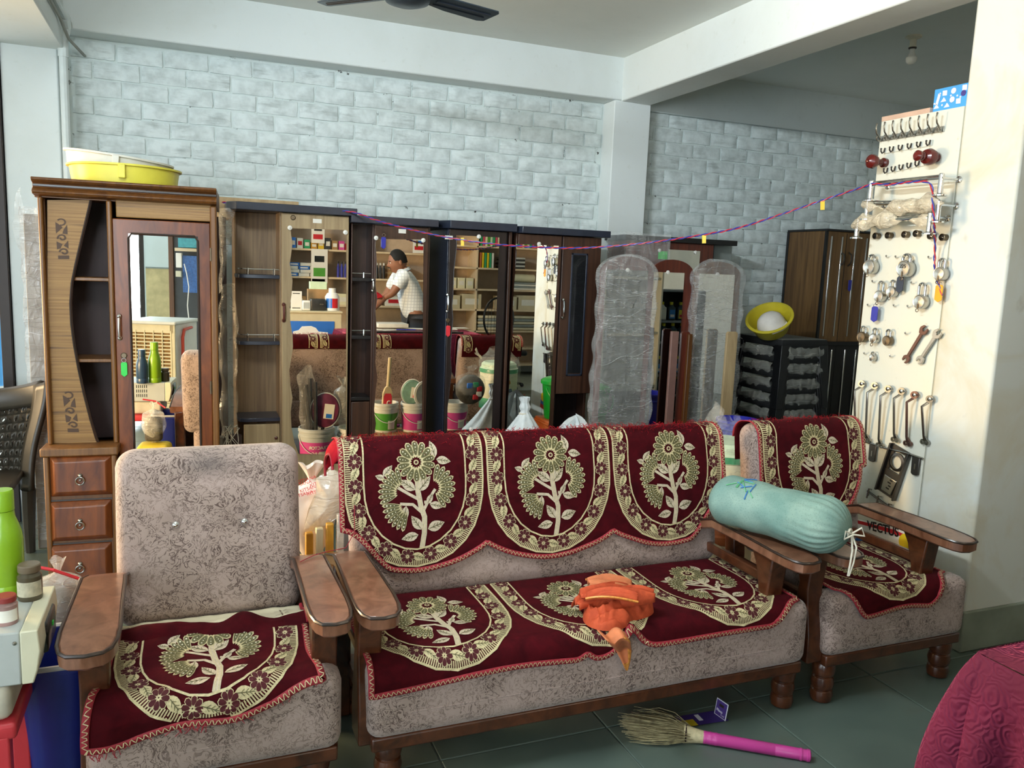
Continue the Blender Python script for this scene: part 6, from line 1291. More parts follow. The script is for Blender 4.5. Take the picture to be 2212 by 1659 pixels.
for s_ in (0, 1):
    obj('back_post', MB().grid(lambda u, v: cb(s_+(u-.5)*.11, v*1.0)+Vector((0, -.015, 0)), 4, 16), 'chair_plastic', ch, solid=.025, smooth=70)
    e = cb(s_, 0); foot = Vector((cf.x if s_ else cf.x-.5, cf.y, .0)); obj('leg', MB().tube([e, e.lerp(foot, .5)+Vector((.0, -.01, 0)), foot], [.034, .028, .022], 8), plain('chair_leg', '#8d928e', .35, .2).name if 0 else 'chair_plastic', ch)
    f2 = Vector((foot.x-.03 if s_ else foot.x+.03, cf.y-.46, 0)); obj('leg', MB().tube([Vector((f2.x, f2.y+.05, .42)), f2], [.03, .022], 8), 'chair_plastic', ch)
obj('seat', MB().rbox((cf.x-.50, cf.y-.47, .40), (cf.x+.0, cf.y-.02, .435), .015), 'chair_plastic', ch)
# ================================================================ STOCK BEHIND THE SOFA (mostly seen in the mirrors)
plain('pail_white', '#d9d8d0', .4, var=.05); plain('pail_pink', '#c8448e', .45, var=.06); plain('pail_green', '#4f9a34', .45, var=.06); plain('pail_grey', '#b7bab8', .4, var=.05)
def pail(label, x, y, z, R, H, band, lines=(), lid='pail_white', words=None):
    t = thing('paint_pail', label, 'bucket', (x, y, z), 0, 'paint pails behind the sofa')
    obj('shell', MB().lathe([(0, 0), (R*.86, 0), (R*.88, .006), (R*.95, H*.78), (R, H*.79), (R, H*.84), (R*.96, H*.85), (R*.97, H*.90), (R*1.02, H*.91), (R*1.02, H*.96), (R*.98, H*.97), (R*1.0, H), (R*.93, H), (R*.90, H*.9), (R*.80, .01), (0, .01)], 36), lid, t, local=True, smooth=40)
    obj('label_band', MB().lathe([(R*.895, H*.08), (R*.952, H*.66)], 36, None, False), band, t, local=True)
    obj('info_panel', MB().lathe([(R*.905, H*.12), (R*.945, H*.42)], 10, None, False, PI*.30, PI*.50), 'paper_white', t, local=True)
    obj('bail', MB().tube([(R*1.0*math.cos(a), R*1.02*math.sin(a)*.35+R*.95*math.sin(a)*.7, H*.80-R*1.0*math.sin(a)) for a in [i*PI/16 for i in range(17)]], .003, 6), 'pail_white', t, local=True)
    if words:
        for i, (wd, zz, sz) in enumerate(words):
            n = len(wd)
            for q, ch_ in enumerate(wd):
                a = PI/2+(n/2-.5-q)*-1*(sz*.72/R)*-1; a = PI/2-(q-(n-1)/2)*-(-sz*.70/R)*-1
                a = PI/2+(q-(n-1)/2)*(sz*.70/R); Rr = lerp(.897, .95, (zz-.08)/.58)*R+.0012
                M = Matrix.Translation(Vector((x, y, z))+Vector((Rr*math.cos(PI-a) if 0 else -Rr*math.sin(a-PI/2), Rr*math.cos(a-PI/2), H*zz)))
                M = M @ Matrix.Rotation(a-PI/2, 4, 'Z') @ Matrix((( -1, 0, 0), (0, 0, 1), (0, 1, 0))).to_4x4()
                text('lettering', ch_, sz, 'paper_white', M, t, .0002, bold=.0006)
    return t
pail('pink-labelled paint pail nearest the left end of the sofa back', .87, 3.02, 0, .13, .28, 'pail_pink', lid='pail_grey', words=(('TRACTOR', .52, .032), ('SPARC', .36, .032)))
pail('green-labelled white paint pail next to the grey pail', 1.14, 3.03, 0, .12, .27, 'pail_green')
cr = thing('carton_row', 'brown carton raising three small pails behind the sofa', 'carton', (1.62, 3.08, 0)); obj('carton', MB().box((1.26, 2.96, 0), (2.02, 3.24, .24)), plain('cardboard', '#a07c52', .8, var=.1).name, cr, .004); obj('tape', MB().box((1.27, 3.08, .2395), (2.01, 3.12, .2415)), 'film_tan', cr)
pail('small green-labelled pail holding the cricket bat', 1.37, 3.07, .241, .098, .22, 'pail_green'); pail('small pink-labelled pail with racket bags', 1.585, 3.10, .241, .102, .22, 'pail_pink'); pail('small pink-labelled pail in front of the water jugs', 1.90, 3.12, .241, .10, .22, 'pail_pink')
# contents of the pails
ob = thing('wrapped_pipes', 'film-wrapped black pipes standing in the grey paint pail', 'pipes', (.84, 3.02, .02))
for i, (dx, dy, h_) in enumerate(((-.05, .02, .60), (-.03, -.01, .64), (-.065, -.02, .57), (-.01, .03, .62))): obj('pipe', MB().tube([(.87+dx*.6, 3.02+dy, .02), (.87+dx*1.6, 3.02+dy*1.4, h_)], .014, 8), 'black_lam' if i % 2 == 0 else 'steel_dark', ob)
obj('film', MB().grid(crinkle(lambda u, v: (.87-.05-.035*v+.055*math.cos(u*2*PI), 3.03+.05*math.sin(u*2*PI), .10+.60*v+.03*math.sin(u*9)*v), .016, 12, 2), 20, 24, None, True), 'film_thin', ob)
def racket(label, x, y, z, R, H, mat, yaw=0, band='paper_white'):
    t = thing('racket_bag', label, 'racket', (x, y, z-.14)); M = Matrix.Translation((x, y, z)) @ Matrix.Rotation(yaw, 4, 'Z') @ Matrix.Rotation(.12, 4, 'Y')
    obj('cover', MB().lathe([(0, -.012), (R*.9, -.012), (R, -.004), (R, .004), (R*.9, .012), (0, .012)], 30, M @ Matrix.Translation((0, 0, R)) @ Matrix.Rotation(PI/2, 4, 'X') @ Matrix.Diagonal((1, 1.22, 1, 1))), mat, t)
    obj('frame', MB().tube([M @ Vector((R*1.01*math.cos(a), 0, R+R*1.23*math.sin(a))) for a in [i*PI/16 for i in range(32)]], .006, 6, closed=True), 'pail_white', t)
    obj('price_panel', MB().box((-.008, .012, R*.45), (R*.62, .0145, R*1.5), M), band, t); obj('price_panel', MB().box((.01, .0146, R*.5), (R*.5, .0152, R*.8), M), 'tag_red' if mat != 'racket_plum' else 'sign_blue', t)
    obj('grip', MB().tube([M @ Vector((0, 0, -.02)), M @ Vector((0, 0, -.14))], .013, 8), 'black_lam', t); return t
plain('racket_plum', '#6d2a44', .4, var=.3, scale=20); plain('racket_grey', '#a5a394', .5, var=.2); plain('racket_teal', '#7ba08f', .5, var=.25)
racket('plum racket cover with white lettering panel in the grey pail', .915, 3.04, .30, .105, .3, 'racket_plum', .1); racket('greenish racket bag in the small pink pail', 1.555, 3.10, .46, .078, .3, 'racket_teal', .2); racket('grey racket bag leaning outwards in the small pink pail', 1.635, 3.14, .455, .075, .3, 'racket_grey', -.2)
ob = thing('cricket_bat', 'cricket bat with red emblem standing in the small green pail', 'bat', (1.365, 3.07, .25)); plain('willow', '#cdb88e', .5, var=.1)
obj('blade', MB().prism([(-.036, 0), (.036, 0), (.038, .26), (.026, .30), (.014, .315), (-.014, .315), (-.026, .30), (-.038, .26)], -.014, .014, Matrix.Translation((1.365, 3.10, .27)) @ Matrix.Rotation(.05, 4, 'Y')), 'willow', ob, .004)
obj('handle', MB().tube([(1.38, 3.10, .58), (1.392, 3.10, .80)], .0135, 10), 'willow', ob); obj('emblem', MB().prism([(-.030, .12), (.030, .12), (.030, .24), (.02, .262), (-.02, .262), (-.030, .24)], .0145, .016, Matrix.Translation((1.365, 3.10, .27)) @ Matrix.Rotation(.05, 4, 'Y')), 'tag_red', ob); obj('emblem_mark', MB().tube([(1.385+.014*math.cos(a), 3.1175, .455+.022*math.sin(a)) for a in [PI*.3+i*PI*1.4/10 for i in range(11)]], .004, 5), 'paper_white', ob)
ob = thing('film_bundle', 'clear film bundle behind the plum racket cover', 'bag', (1.08, 2.98, .25)); obj('film', bag_mb((1.07, 2.99, .26), .085, .07, .38, 3, .5), 'film_grey', ob)
# insulated water jugs in film, stacked
plain('jug_cream', '#e2dcb8', .35, var=.04); plain('jug_green', '#2f9e66', .35, var=.05); plain('jug_brown', '#b0683e', .4, var=.06); plain('jug_mint', '#cfe3c0', .35)
def jug(label, x, y, z, R, H, lid, base, fl_):
    t = thing('water_jug', label, 'jug', (x, y, z), 0, 'insulated water jugs behind the sofa')
    obj('body', MB().lathe([(0, 0), (R*.97, 0), (R, .01), (R, H*.76), (R*.98, H*.78)], 40), 'jug_cream', t, local=True); obj('base_band', MB().lathe([(R*1.006, .004), (R*1.006, H*.24)], 40, None, False), base, t, local=True)
    obj('lid', MB().lathe([(R*.99, H*.77), (R*1.02, H*.78), (R*1.02, H*.87), (R*.95, H*.89), (R*.93, H*.96), (R*.80, H), (0, H)], 40), 'jug_mint' if lid == 'jug_green' else lid, t, local=True); obj('lid_band', MB().lathe([(R*1.026, H*.785), (R*1.026, H*.865)], 40, None, False), lid, t, local=True)
    cols = [plain('petal_pink', '#c9506a', .5), plain('petal_orange', '#d08a2e', .5), plain('petal_blue', '#6a7a9a', .5), plain('leaf_print', '#5a8a3a', .5)]
    for i, (an, zz, c_) in enumerate(((PI*.62, .60, 0), (PI*.52, .56, 2), (PI*.44, .60, 1), (PI*.50, .47, 0), (PI*.60, .42, 1), (PI*.56, .34, 3), (PI*.40, .42, 2), (PI*1.35, .5, 0), (PI*1.45, .42, 1), (PI*1.25, .45, 3))):
        M = Matrix.Rotation(an, 4, 'Z') @ Matrix.Translation((R*1.003, 0, H*zz)) @ Matrix.Rotation(PI/2, 4, 'Y'); mb = MB()
        for q in range(5): a = q*2*PI/5; mb.lathe([(0, .0006), (.009, .0006)], 8, M @ Matrix.Translation((.011*math.cos(a), .011*math.sin(a), 0)), False)
        obj('printed_flower', mb, cols[c_].name, t, local=True, smooth=0)
    return t
jx, jy = 2.30, 3.0
jug('lower cream water jug with brown lid at the base of the pile', jx+.0, jy, 0, .155, .38, 'jug_brown', 'jug_brown', 0); jug('upper cream water jug with green lid bagged in film', jx, jy, .381, .150, .37, 'jug_green', 'jug_green', 1)
ob = thing('film_bag', 'loose clear bag with tied ears over the upper water jug', 'bag', (jx, jy, .42)); 
def jb(u, v):
    an = u*2*PI; z = .40+.44*v; r = .163+.006*math.sin(an*7+v*9) if v < .78 else lerp(.163, .05+.03*math.sin(an*4), sstep(.78, 1, v)); z += (.06*max(0, math.cos(an-2.6))+.03*math.cos(an*3))*sstep(.8, 1, v); return (jx+r*math.cos(an), jy+r*math.sin(an), z)
obj('film', MB().grid(crinkle(jb, .012, 14, 4), 48, 40, None, True), 'film_thin', ob); obj('knot_ear', MB().grid(crinkle(lambda u, v: (jx-.14-.05*v+.015*math.sin(u*PI), jy-.06, .78+.06*v+.02*math.sin(u*2*PI)*v-.02*u), .012, 20, 7), 10, 10), 'film_milky', ob, solid=.002)
ob = thing('amber_packet', 'amber plastic packet beside the bagged jug', 'packet', (2.17, 2.84, .45)); obj('packet', MB().rbox((2.07, 2.80, .44), (2.26, 2.85, .60), .02), plain('amber', '#c99430', .4, var=.2).name, ob); obj('seam', MB().box((2.07, 2.798, .595), (2.26, 2.852, .607)), 'film_tan', ob)
ob = thing('ball_net', 'round netted bundle of dark coloured balls over the small pails', 'bundle', (1.98, 3.22, .46)); plain('bundle_dark', '#4a463e', .5, var=.6, scale=26); obj('bundle', MB().ball((1.98, 3.24, .57), (.115, .08, .115), 24), 'bundle_dark', ob)
for i, (c_, a) in enumerate((('sign_red', .3), ('jug_green', 1.2), ('sign_blue', 2.2), ('paper_white', -.5), ('sign_red', -1.2))): obj('label_patch', MB().rbox((1.98+.05*math.cos(a)-.022, 3.305, .57+.05*math.sin(a)-.02), (1.98+.05*math.cos(a)+.022, 3.322, .57+.05*math.sin(a)+.02), .006), c_, ob)
obj('film', bag_mb((1.98, 3.24, .45), .125, .09, .30, 4, .4), 'film_thin', ob)
gb = thing('green_bucket', 'bright green lidded bucket behind the right armchair', 'bucket', (2.72, 3.25, .33)); plain('bucket_green', '#19a83a', .3, var=.05)
obj('body', MB().lathe([(0, 0), (.11, 0), (.135, .27), (.14, .275)], 36), 'bucket_green', gb, local=True); obj('lid', MB().lathe([(.135, .272), (.148, .275), (.148, .30), (.135, .31), (.10, .325), (.03, .33), (0, .33)], 36), 'bucket_green', gb, local=True); obj('bail', MB().tube([(.14*math.cos(a), .07+.10*math.sin(a), .25-.13*math.sin(a)) for a in [i*PI/16 for i in range(17)]], .005, 6), 'bucket_green', gb, local=True); obj('label_paper', MB().lathe([(.122, .10), (.131, .20)], 8, None, False, PI*.55, PI*.75), 'paper_white', gb, local=True)
bxo = thing('orange_crate', 'orange crate under the green bucket', 'crate', (2.72, 3.25, 0)); obj('crate', MB().rbox((2.58, 3.11, 0), (2.86, 3.39, .328), .012), plain('crate_orange', '#c2622c', .5).name, bxo); obj('crate_rim', MB().tube([(2.575, 3.105, .30), (2.865, 3.105, .30), (2.865, 3.395, .30), (2.575, 3.395, .30)], .009, 6, closed=True), 'crate_orange', bxo)
# tied white sack and crumpled white bundle behind the sofa
k = N('sack_white'); k.set(Roughness=.55); v = k.coord(); a = k.noise(v, 20, 4, .6, .5); k.col(k.ramp(a.outputs[0], [(.3, '#c9d3d6'), (.7, '#e3e8e8')])); k.bump(a.outputs[0], .5, .01)
p_ = onY(1132, 858, 4.22); YK = 4.22; ob = thing('white_sack', 'white woven sack tied to a peak before the walnut wardrobe mirror', 'sack', (p_.x, YK, 0))
def sack(u, v):
    an = u*2*PI; z = p_.z*v
    r = .195 if v < .60 else lerp(.195, .024, ((v-.60)/.29)**.9) if v < .89 else .024+.010*math.sin((v-.89)/.11*PI*1.6)**2
    r *= 1+.07*nz((math.cos(an)*2, math.sin(an)*2, v*5))+.06*sstep(.45, .85, v)*math.cos(an*9+v*6); return (p_.x+r*math.cos(an)+.01*math.sin(v*9), YK+r*math.sin(an)*.8, z)
obj('sack', MB().grid(sack, 64, 56, None, True), 'sack_white', ob, smooth=70); obj('tie', MB().tube([(p_.x+.024*math.cos(a), YK+.022*math.sin(a), p_.z*.875) for a in [i*PI/6 for i in range(12)]], .005, 5, closed=True), 'string_white', ob)
p_ = onY(1243, 912, 4.02); ob = thing('white_bundle', 'crumpled white plastic bundle just above the sofa back', 'bag', (p_.x, 4.02, 0))
def bnd(u, v):
    an = u*2*PI; r = math.sin(PI*v)**.6; q = 1+.30*nz((math.cos(an)*2.5, math.sin(an)*2.5, v*6))+.14*nz((math.cos(an)*7, math.sin(an)*7, v*14)); return (p_.x+(.165)*r*q*math.cos(an), 4.02+.11*r*q*math.sin(an), lerp(.0, p_.z+.02, v)+.05*nz((math.cos(an)*6, math.sin(an)*6, 3))*sstep(.5, .9, v))
obj('bundle', MB().grid(bnd, 60, 36, None, True), 'sack_white', ob, smooth=60)
mb = MB()
for i in range(9): x = p_.x-.10+.025*i; mb.tube([(x, 3.93, p_.z+.0+.01*math.sin(i*2)), (x+.012, 3.925, p_.z-.012)], .002, 4)
obj('red_print', mb, 'tag_red', ob)
# bags between the armchair and the sofa
def PB(px, py, Y=2.86): return onY(px, py, Y)
p_ = PB(672, 1090, 2.92); ob = thing('printed_bag', 'white carrier bag with red KITSANA print beside the left armchair', 'bag', (p_.x, 2.92, .0)); plain('bag_white', '#e9ddd2', .45, var=.06)
h_ = PB(690, 1000, 2.92).z
stnd = thing('grain_sack', 'pale sack holding up the carrier bags between the sofas', 'sack', (p_.x, 3.0, 0)); obj('sack', MB().rbox((p_.x-.10, 2.84, 0), (p_.x+.10, 3.02, .40), .04), plain('sack_pale', '#c9b48a', .7, var=.15).name, stnd); obj('stitching', MB().tube([(p_.x-.09, 2.838, .34), (p_.x+.09, 2.838, .35)], .003, 5), 'string_white', stnd)
obj('bag', bag_mb((p_.x, 2.90, .401), .088, .06, h_-.40, 5, .42, (44, 32), .08), 'bag_white', ob, smooth=70)
obj('bag_ear', MB().grid(crinkle(lambda u, v: (p_.x+.055+.02*u, 2.88, h_-.10+.10*v-.01*u), .012, 22, 3), 6, 8), 'bag_white', ob, solid=.003)
for i, (px, py) in enumerate(((662, 1036), (690, 1043), (652, 1046), (668, 1055), (684, 1062), (655, 1068))):
    q = PB(px, py, 2.842); text('lettering', 'KITSANA', .017, 'tag_red', frame(q, (1, 0, .25), (0, -.1, 1)), ob, .0003)
p2 = PB(722, 1085, 2.80); ob = thing('milky_bag', 'large empty milky plastic bag leaning towards the sofa arm', 'bag', (p2.x, 2.80, .55)); out = [(655, 1160), (668, 1105), (682, 1060), (685, 1032), (716, 1008), (745, 1025), (764, 1045), (762, 1090), (740, 1110), (700, 1138)]
cen = (712, 1075)
def mk(u, v):
    s = u*len(out); i = int(s) % len(out); t_ = s-int(s); a, b = out[i], out[(i+1) % len(out)]; x, y = lerp(a[0], b[0], t_), lerp(a[1], b[1], t_); q = onY(lerp(cen[0], x, v), lerp(cen[1], y, v), 2.80); d = .030*(1-v*v); return q, d
for sgn in (-1, 1):
    obj('film', MB().grid(crinkle(lambda u, v: tuple(mk(u, v)[0]+Vector((0, sgn*mk(u, v)[1], 0))), .012, 12, 3+sgn), 40, 14, None, True), 'film_milky', ob, smooth=70)
plain('hair_grey', '#6e6a64', .5)
stem = thing('brush_bundle', 'bundle of clear-wrapped brushes standing between the armrests', 'brushes', (.50, 2.78, .0))
for i, (px, py, pt, m_) in enumerate(((668, 1175, 1150, 'amber'), (690, 1175, 1140, 'jug_cream'), (712, 1178, 1130, 'amber'), (735, 1170, 1110, 'film_milky'), (748, 1170, 1100, 'hair_grey'))):
    a, b = onY(px, py, 2.76), onY(px+3, pt, 2.76); obj('brush', MB().box((a.x-.013, 2.75, 0), (a.x+.013, 2.775, b.z)), m_, stem, .004)
# rolled wire bales with the white tangled wire, gap beside the oak wardrobe
ob = thing('wire_coil', 'tangle of white wire on a dark roll between the two left wardrobes', 'wire', (onY(497, 935, 4.35).x, 4.36, 0)); q = onY(497, 935, 4.35)
obj('roll', MB().lathe([(0, 0), (.04, 0), (.04, q.z-.02), (0, q.z-.02)], 16, Matrix.Translation((q.x+.02, 4.38, 0))), 'dark_interior', ob); obj('roll', MB().lathe([(0, 0), (.032, 0), (.032, q.z-.03), (0, q.z-.03)], 16, Matrix.Translation((q.x-.045, 4.40, 0))), 'board_grey', ob)
rd = random.Random(8)
for i in range(4): obj('wire', MB().tube([(q.x-.04+.085*rd.random(), 4.33+.02*rd.random(), q.z-.02+.06*math.sin(j*1.2+i)+.01*rd.random()) for j in range(9)], .0022, 5), 'string_white', ob)
# ================================================================ THE SHOP BEHIND THE VIEWER (seen only in the mirrors)
def vm(px, py, w_, M=4.4755): P = CAM+ray(px, py)*w_; return Vector((P.x, 2*M-P.y, P.z))
def vz(px, py, Y, M=4.4755):
    """point at real depth Y whose mirror image falls on that pixel"""
    d = ray(px, py); P = CAM+d*((2*M-Y)/d.y); return Vector((P.x, Y, P.z))
# beige counter with blue poster front
YC1 = .36; a, b = vz(600, 671, YC1), vz(738, 671, YC1); cz = a.z
ct = thing('display_counter', 'beige counter with blue printed front, seen in the oak wardrobe mirror', 'counter', ((a.x+b.x)/2, YC1-.25, 0)); plain('counter_beige', '#cdbf9c', .5, var=.06)
obj('body', MB().box((a.x, YC1-.42, 0), (b.x, YC1, cz-.02)), 'counter_beige', ct, .004); obj('worktop', MB().box((a.x-.01, YC1-.43, cz-.02), (b.x+.01, YC1+.01, cz)), 'counter_beige', ct, .004)
p0, p1 = vz(605, 693, YC1), vz(722, 760, YC1); obj('poster', MB().rbox((p0.x, YC1, p1.z-.2), (p1.x, YC1+.006, p0.z), .003), plain('poster_blue', '#2f6cc0', .4, var=.04).name, ct)
sh = [(632, 735), (633, 716), (645, 713), (652, 705), (672, 704), (682, 708), (688, 716), (708, 718), (709, 745), (632, 748)]
obj('poster_shape', MB().prism([(vz(x, y, YC1).x, vz(x, y, YC1).z) for x, y in sh], YC1+.006, YC1+.010), plain('poster_white', '#ece9e2', .4, var=.03).name, ct, .003)
q0, q1 = vz(675, 724, YC1), vz(695, 731, YC1); obj('poster_mark', MB().box((q0.x, YC1+.010, q1.z), (q1.x, YC1+.0115, q0.z)), 'pail_green', ct)
# things standing on it
Yc = YC1-.10
def std(px0, py0, px1, py1, Y): p_, q = vz(px0, py0, Y), vz(px1, py1, Y); return p_.x, q.x, p_.z-q.z
x0, x1, h_ = std(628, 626, 652, 668, Yc); ob = thing('payment_card', 'white payment card stand on the beige counter, seen mirrored', 'card stand', ((x0+x1)/2, Yc, cz)); obj('card', MB().box((x0, Yc-.004, cz), (x1, Yc+.004, cz+h_)), 'poster_white', ob, .001); obj('header', MB().box((x0+.02, Yc+.004, cz+h_*.86), (x1-.02, Yc+.005, cz+h_*.9)), 'meter_dark', ob); obj('footer', MB().box((x0+.015, Yc+.004, cz+h_*.10), (x1-.015, Yc+.005, cz+h_*.14)), 'meter_dark', ob)
x0, x1, h_ = std(653, 645, 671, 667, Yc); ob = thing('white_speaker', 'small white speaker box on the beige counter, seen mirrored', 'speaker', ((x0+x1)/2, Yc, cz)); obj('case', MB().rbox((x0, Yc-.05, cz), (x1, Yc+.01, cz+h_), .012), 'poster_white', ob); obj('grille', MB().box((x0+.012, Yc+.0105, cz+.02), (x1-.012, Yc+.012, cz+h_-.02)), 'pail_grey', ob)
x0, x1, h_ = std(672, 642, 703, 668, Yc); ob = thing('dark_cashbox', 'dark grey box on the beige counter, seen mirrored', 'box', ((x0+x1)/2, Yc, cz)); obj('case', MB().rbox((x0, Yc-.12, cz), (x1, Yc, cz+h_), .008), 'steel_dark', ob); obj('clasp', MB().box((x0+.09, Yc, cz+.06), (x0+.13, Yc+.004, cz+.075)), 'chrome', ob)
x0, x1, h_ = std(704, 620, 735, 669, Yc-.02); ob = thing('white_jar', 'big white plastic jar with red and blue label, seen mirrored', 'jar', ((x0+x1)/2, Yc-.08, cz)); R = (x1-x0)/2
obj('jar', MB().lathe([(0, 0), (R, 0), (R, h_*.62), (R*.7, h_*.78), (R*.5, h_*.8), (R*.5, h_), (0, h_)], 28), 'poster_white', ob, local=True); obj('label_band', MB().lathe([(R*1.01, h_*.12), (R*1.01, h_*.55)], 14, None, False, PI*.28, PI*.55), 'sign_red', ob, local=True); obj('label_band', MB().lathe([(R*1.01, h_*.12), (R*1.01, h_*.55)], 14, None, False, PI*.55, PI*.85), 'sign_blue', ob, local=True)
ob = thing('paper_carton', 'open carton of papers behind the cash box, seen mirrored', 'carton', (vz(685, 640, 0).x, .06, cz)); q = vz(685, 640, .06); obj('carton', MB().box((q.x-.10, .0, cz), (q.x+.12, .10, cz+.22)), 'cardboard', ob, .004); obj('papers', MB().box((q.x-.08, .01, cz+.20), (q.x+.10, .09, cz+.30)), 'jug_mint', ob, .004)
# glass sheet, papers and pens on the velvet counter
gz = TZ+.004; ob = thing('glass_sheet', 'dark-edged glass sheet on the velvet counter, seen mirrored', 'glass', ((TX0+TX1)/2, TY1-.3, gz)); obj('sheet', MB().box((TX0+.25, TY0+.05, gz), (TX1-.2, TY1-.02, gz+.010)), 'clear_glass', ob); obj('edge', MB().box((TX0+.245, TY1-.022, gz), (TX1-.195, TY1-.012, gz+.02)), 'black_lam', ob)
rd = random.Random(12)
for i in range(7):
    x, y = TX0+.35+.16*i, TY0+.12+.3*rd.random(); o = obj('paper_sheet', MB().box((-.10, -.07, 0), (.10, .07, .002), Matrix.Translation((x, y, gz+.011+.0026*i)) @ Matrix.Rotation(rd.uniform(-.6, .6), 4, 'Z')), 'paper_white'); tag(o, 'loose white paper on the velvet counter, seen in the mirror', 'paper', 'papers on the counter')
ob = obj('ledger', MB().rbox((TX0+.40, TY0+.05, gz+.034), (TX0+.72, TY0+.30, gz+.075), .004), plain('ledger_white', '#cfc9bc', .7).name); tag(ob, 'thick white ledger on the velvet counter, seen mirrored', 'book')
ob = obj('blue_pen', MB().tube([(TX0+.55, TY1-.14, gz+.03), (TX0+.75, TY1-.12, gz+.03)], .006, 8), 'tag_blue'); tag(ob, 'blue pen on the glass of the velvet counter', 'pen')
# shelving against the rear wall
YS = -1.36; XA, XBm, XE = 1.0, 3.08, 5.0; plain('shelf_cream', '#dcc6a4', .6, var=.06); plain('shelf_back', '#c9b7a2', .8, var=.08)
sh_ = thing('wall_shelving', 'cream open shelving along the rear wall, seen in the mirrors', 'shelving', ((XA+XE)/2, YS-.2, 0))
obj('back_board', MB().box((XA, -1.76, .1), (XE, -1.74, 2.35)), 'shelf_back', sh_)
for x in (XA, XBm, 3.62, XE): obj('upright', MB().box((x-.012, -1.74, .1), (x+.012, YS, 2.35)), 'shelf_cream', sh_, .002)
ZA = [vz(690, y, YS).z for y in (540, 600, 660)]+[.55, .2, 2.02]; ZBs = [vz(1040, y, YS).z for y in (533, 580, 626, 670, 716)]+[.38, .15, 2.1]
for z in ZA: obj('shelf', MB().box((XA, -1.74, z-.012), (XBm, YS, z+.012)), 'shelf_cream', sh_, .002)
for z in ZBs: obj('shelf', MB().box((XBm, -1.74, z-.012), (XE, YS, z+.012)), 'shelf_cream', sh_, .002)
cols = ['sign_red', 'sign_blue', 'paper_white', 'jug_green', 'amber', 'tag_yellow', 'steel_dark', 'cardboard', 'pail_pink', 'jug_cream']
def sbox(label, x, z, w_, d, h_, mat, group, name='stock_box', cat='box', y=YS-.02):
    t = thing(name, label, cat, (x+w_/2, y-d/2, z), 0, group); obj('carton', MB().box((x, y-d, z), (x+w_, y, z+h_)), mat, t, .002); obj('print', MB().box((x+w_*.15, y, z+h_*.3), (x+w_*.85, y+.001, z+h_*.7)), 'paper_white' if mat != 'paper_white' else 'sign_red', t); return t
rd = random.Random(21)
zt_ = ZA[0]+.012
for i in range(12):
    x = XA+.10+i*.085; sbox('small coloured stock box on the upper left rear shelf, seen mirrored', x, zt_, .07, .08, rd.uniform(.06, .16), cols[i % 9], 'small boxes on the upper rear shelf')
for i in range(8):
    t = obj('book', MB().box((2.0+i*.022, YS-.20, zt_), (2.018+i*.022, YS-.02, zt_+.24)), 'paper_white' if i != 3 else 'sign_red', None, .001); tag(t, 'thin upright white-spined book on the upper rear shelf, seen mirrored', 'book', 'books on the upper rear shelf')
z2 = ZA[1]+.012
for i in range(3):
    for j in range(4): sbox('white and blue box in the stacked row on the middle rear shelf', XA+.15+i*.14+.02*(j % 2), z2+j*.042, .13, .09, .040, 'sign_blue' if (i+j) % 3 == 0 else 'pail_white', 'stacked blue boxes on the middle rear shelf')
for i in range(14):
    x = 1.78+i*.045; t = thing('ink_bottle', 'slim dark bottle in the row on the middle rear shelf, seen mirrored', 'bottle', (x, YS-.06, z2), 0, 'dark bottles on the middle rear shelf'); obj('glass', MB().lathe([(0, 0), (.017, 0), (.017, .13), (.010, .15), (.010, .17)], 12), 'tag_blue' if i < 6 else 'black_lam', t, local=True); obj('cap', MB().lathe([(.012, .17), (.012, .20), (0, .2)], 12), 'black_lam' if i < 6 else 'pail_white', t, local=True)
for i in range(9):
    o = obj('envelope', MB().box((2.42, YS-.26, z2+.004+i*.021), (2.70+.01*math.sin(i*3), YS-.02, z2+.022+i*.021)), 'cardboard' if i % 3 else 'ply', None, .002); tag(o, 'brown envelope in the pile on the middle rear shelf, seen mirrored', 'envelope', 'pile of brown envelopes')
for i, (px, py, w_, h_) in enumerate(((690, 575, .20, .42), (687, 504, .16, .24), (905, 530, .16, .20), (688, 625, .16, .26))):
    q = vz(px, py, YS+.03); t = thing('hanging_card', ('tall white blister card with little pictures', 'grey and white blister card with red mark', 'white framed card with red stripe', 'green and white packet card')[i]+' hanging on the rear shelf, seen mirrored', 'card', (q.x, YS+.03, q.z)); obj('card', MB().box((q.x-w_/2, YS+.026, q.z-h_/2), (q.x+w_/2, YS+.03, q.z+h_/2)), 'poster_white', t, .001); obj('print', MB().box((q.x-w_*.36, YS+.03, q.z-h_*.30), (q.x+w_*.36, YS+.0315, q.z-h_*.05)), ('pail_green', 'sign_red', 'sign_red', 'jug_green')[i], t); obj('print', MB().box((q.x-w_*.3, YS+.03, q.z+h_*.12), (q.x+w_*.3, YS+.0315, q.z+h_*.3)), ('meter_dark', 'steel_dark', 'sign_blue', 'paper_white')[i], t)
z3 = ZA[2]+.012
for i in range(6): sbox('flat carton on the lower left rear shelf, seen mirrored', XA+.1+i*.32, z3, .28, .22, .10+.02*(i % 3), ('cardboard', 'paper_white', 'jug_cream')[i % 3], 'flat cartons on the lower rear shelf')
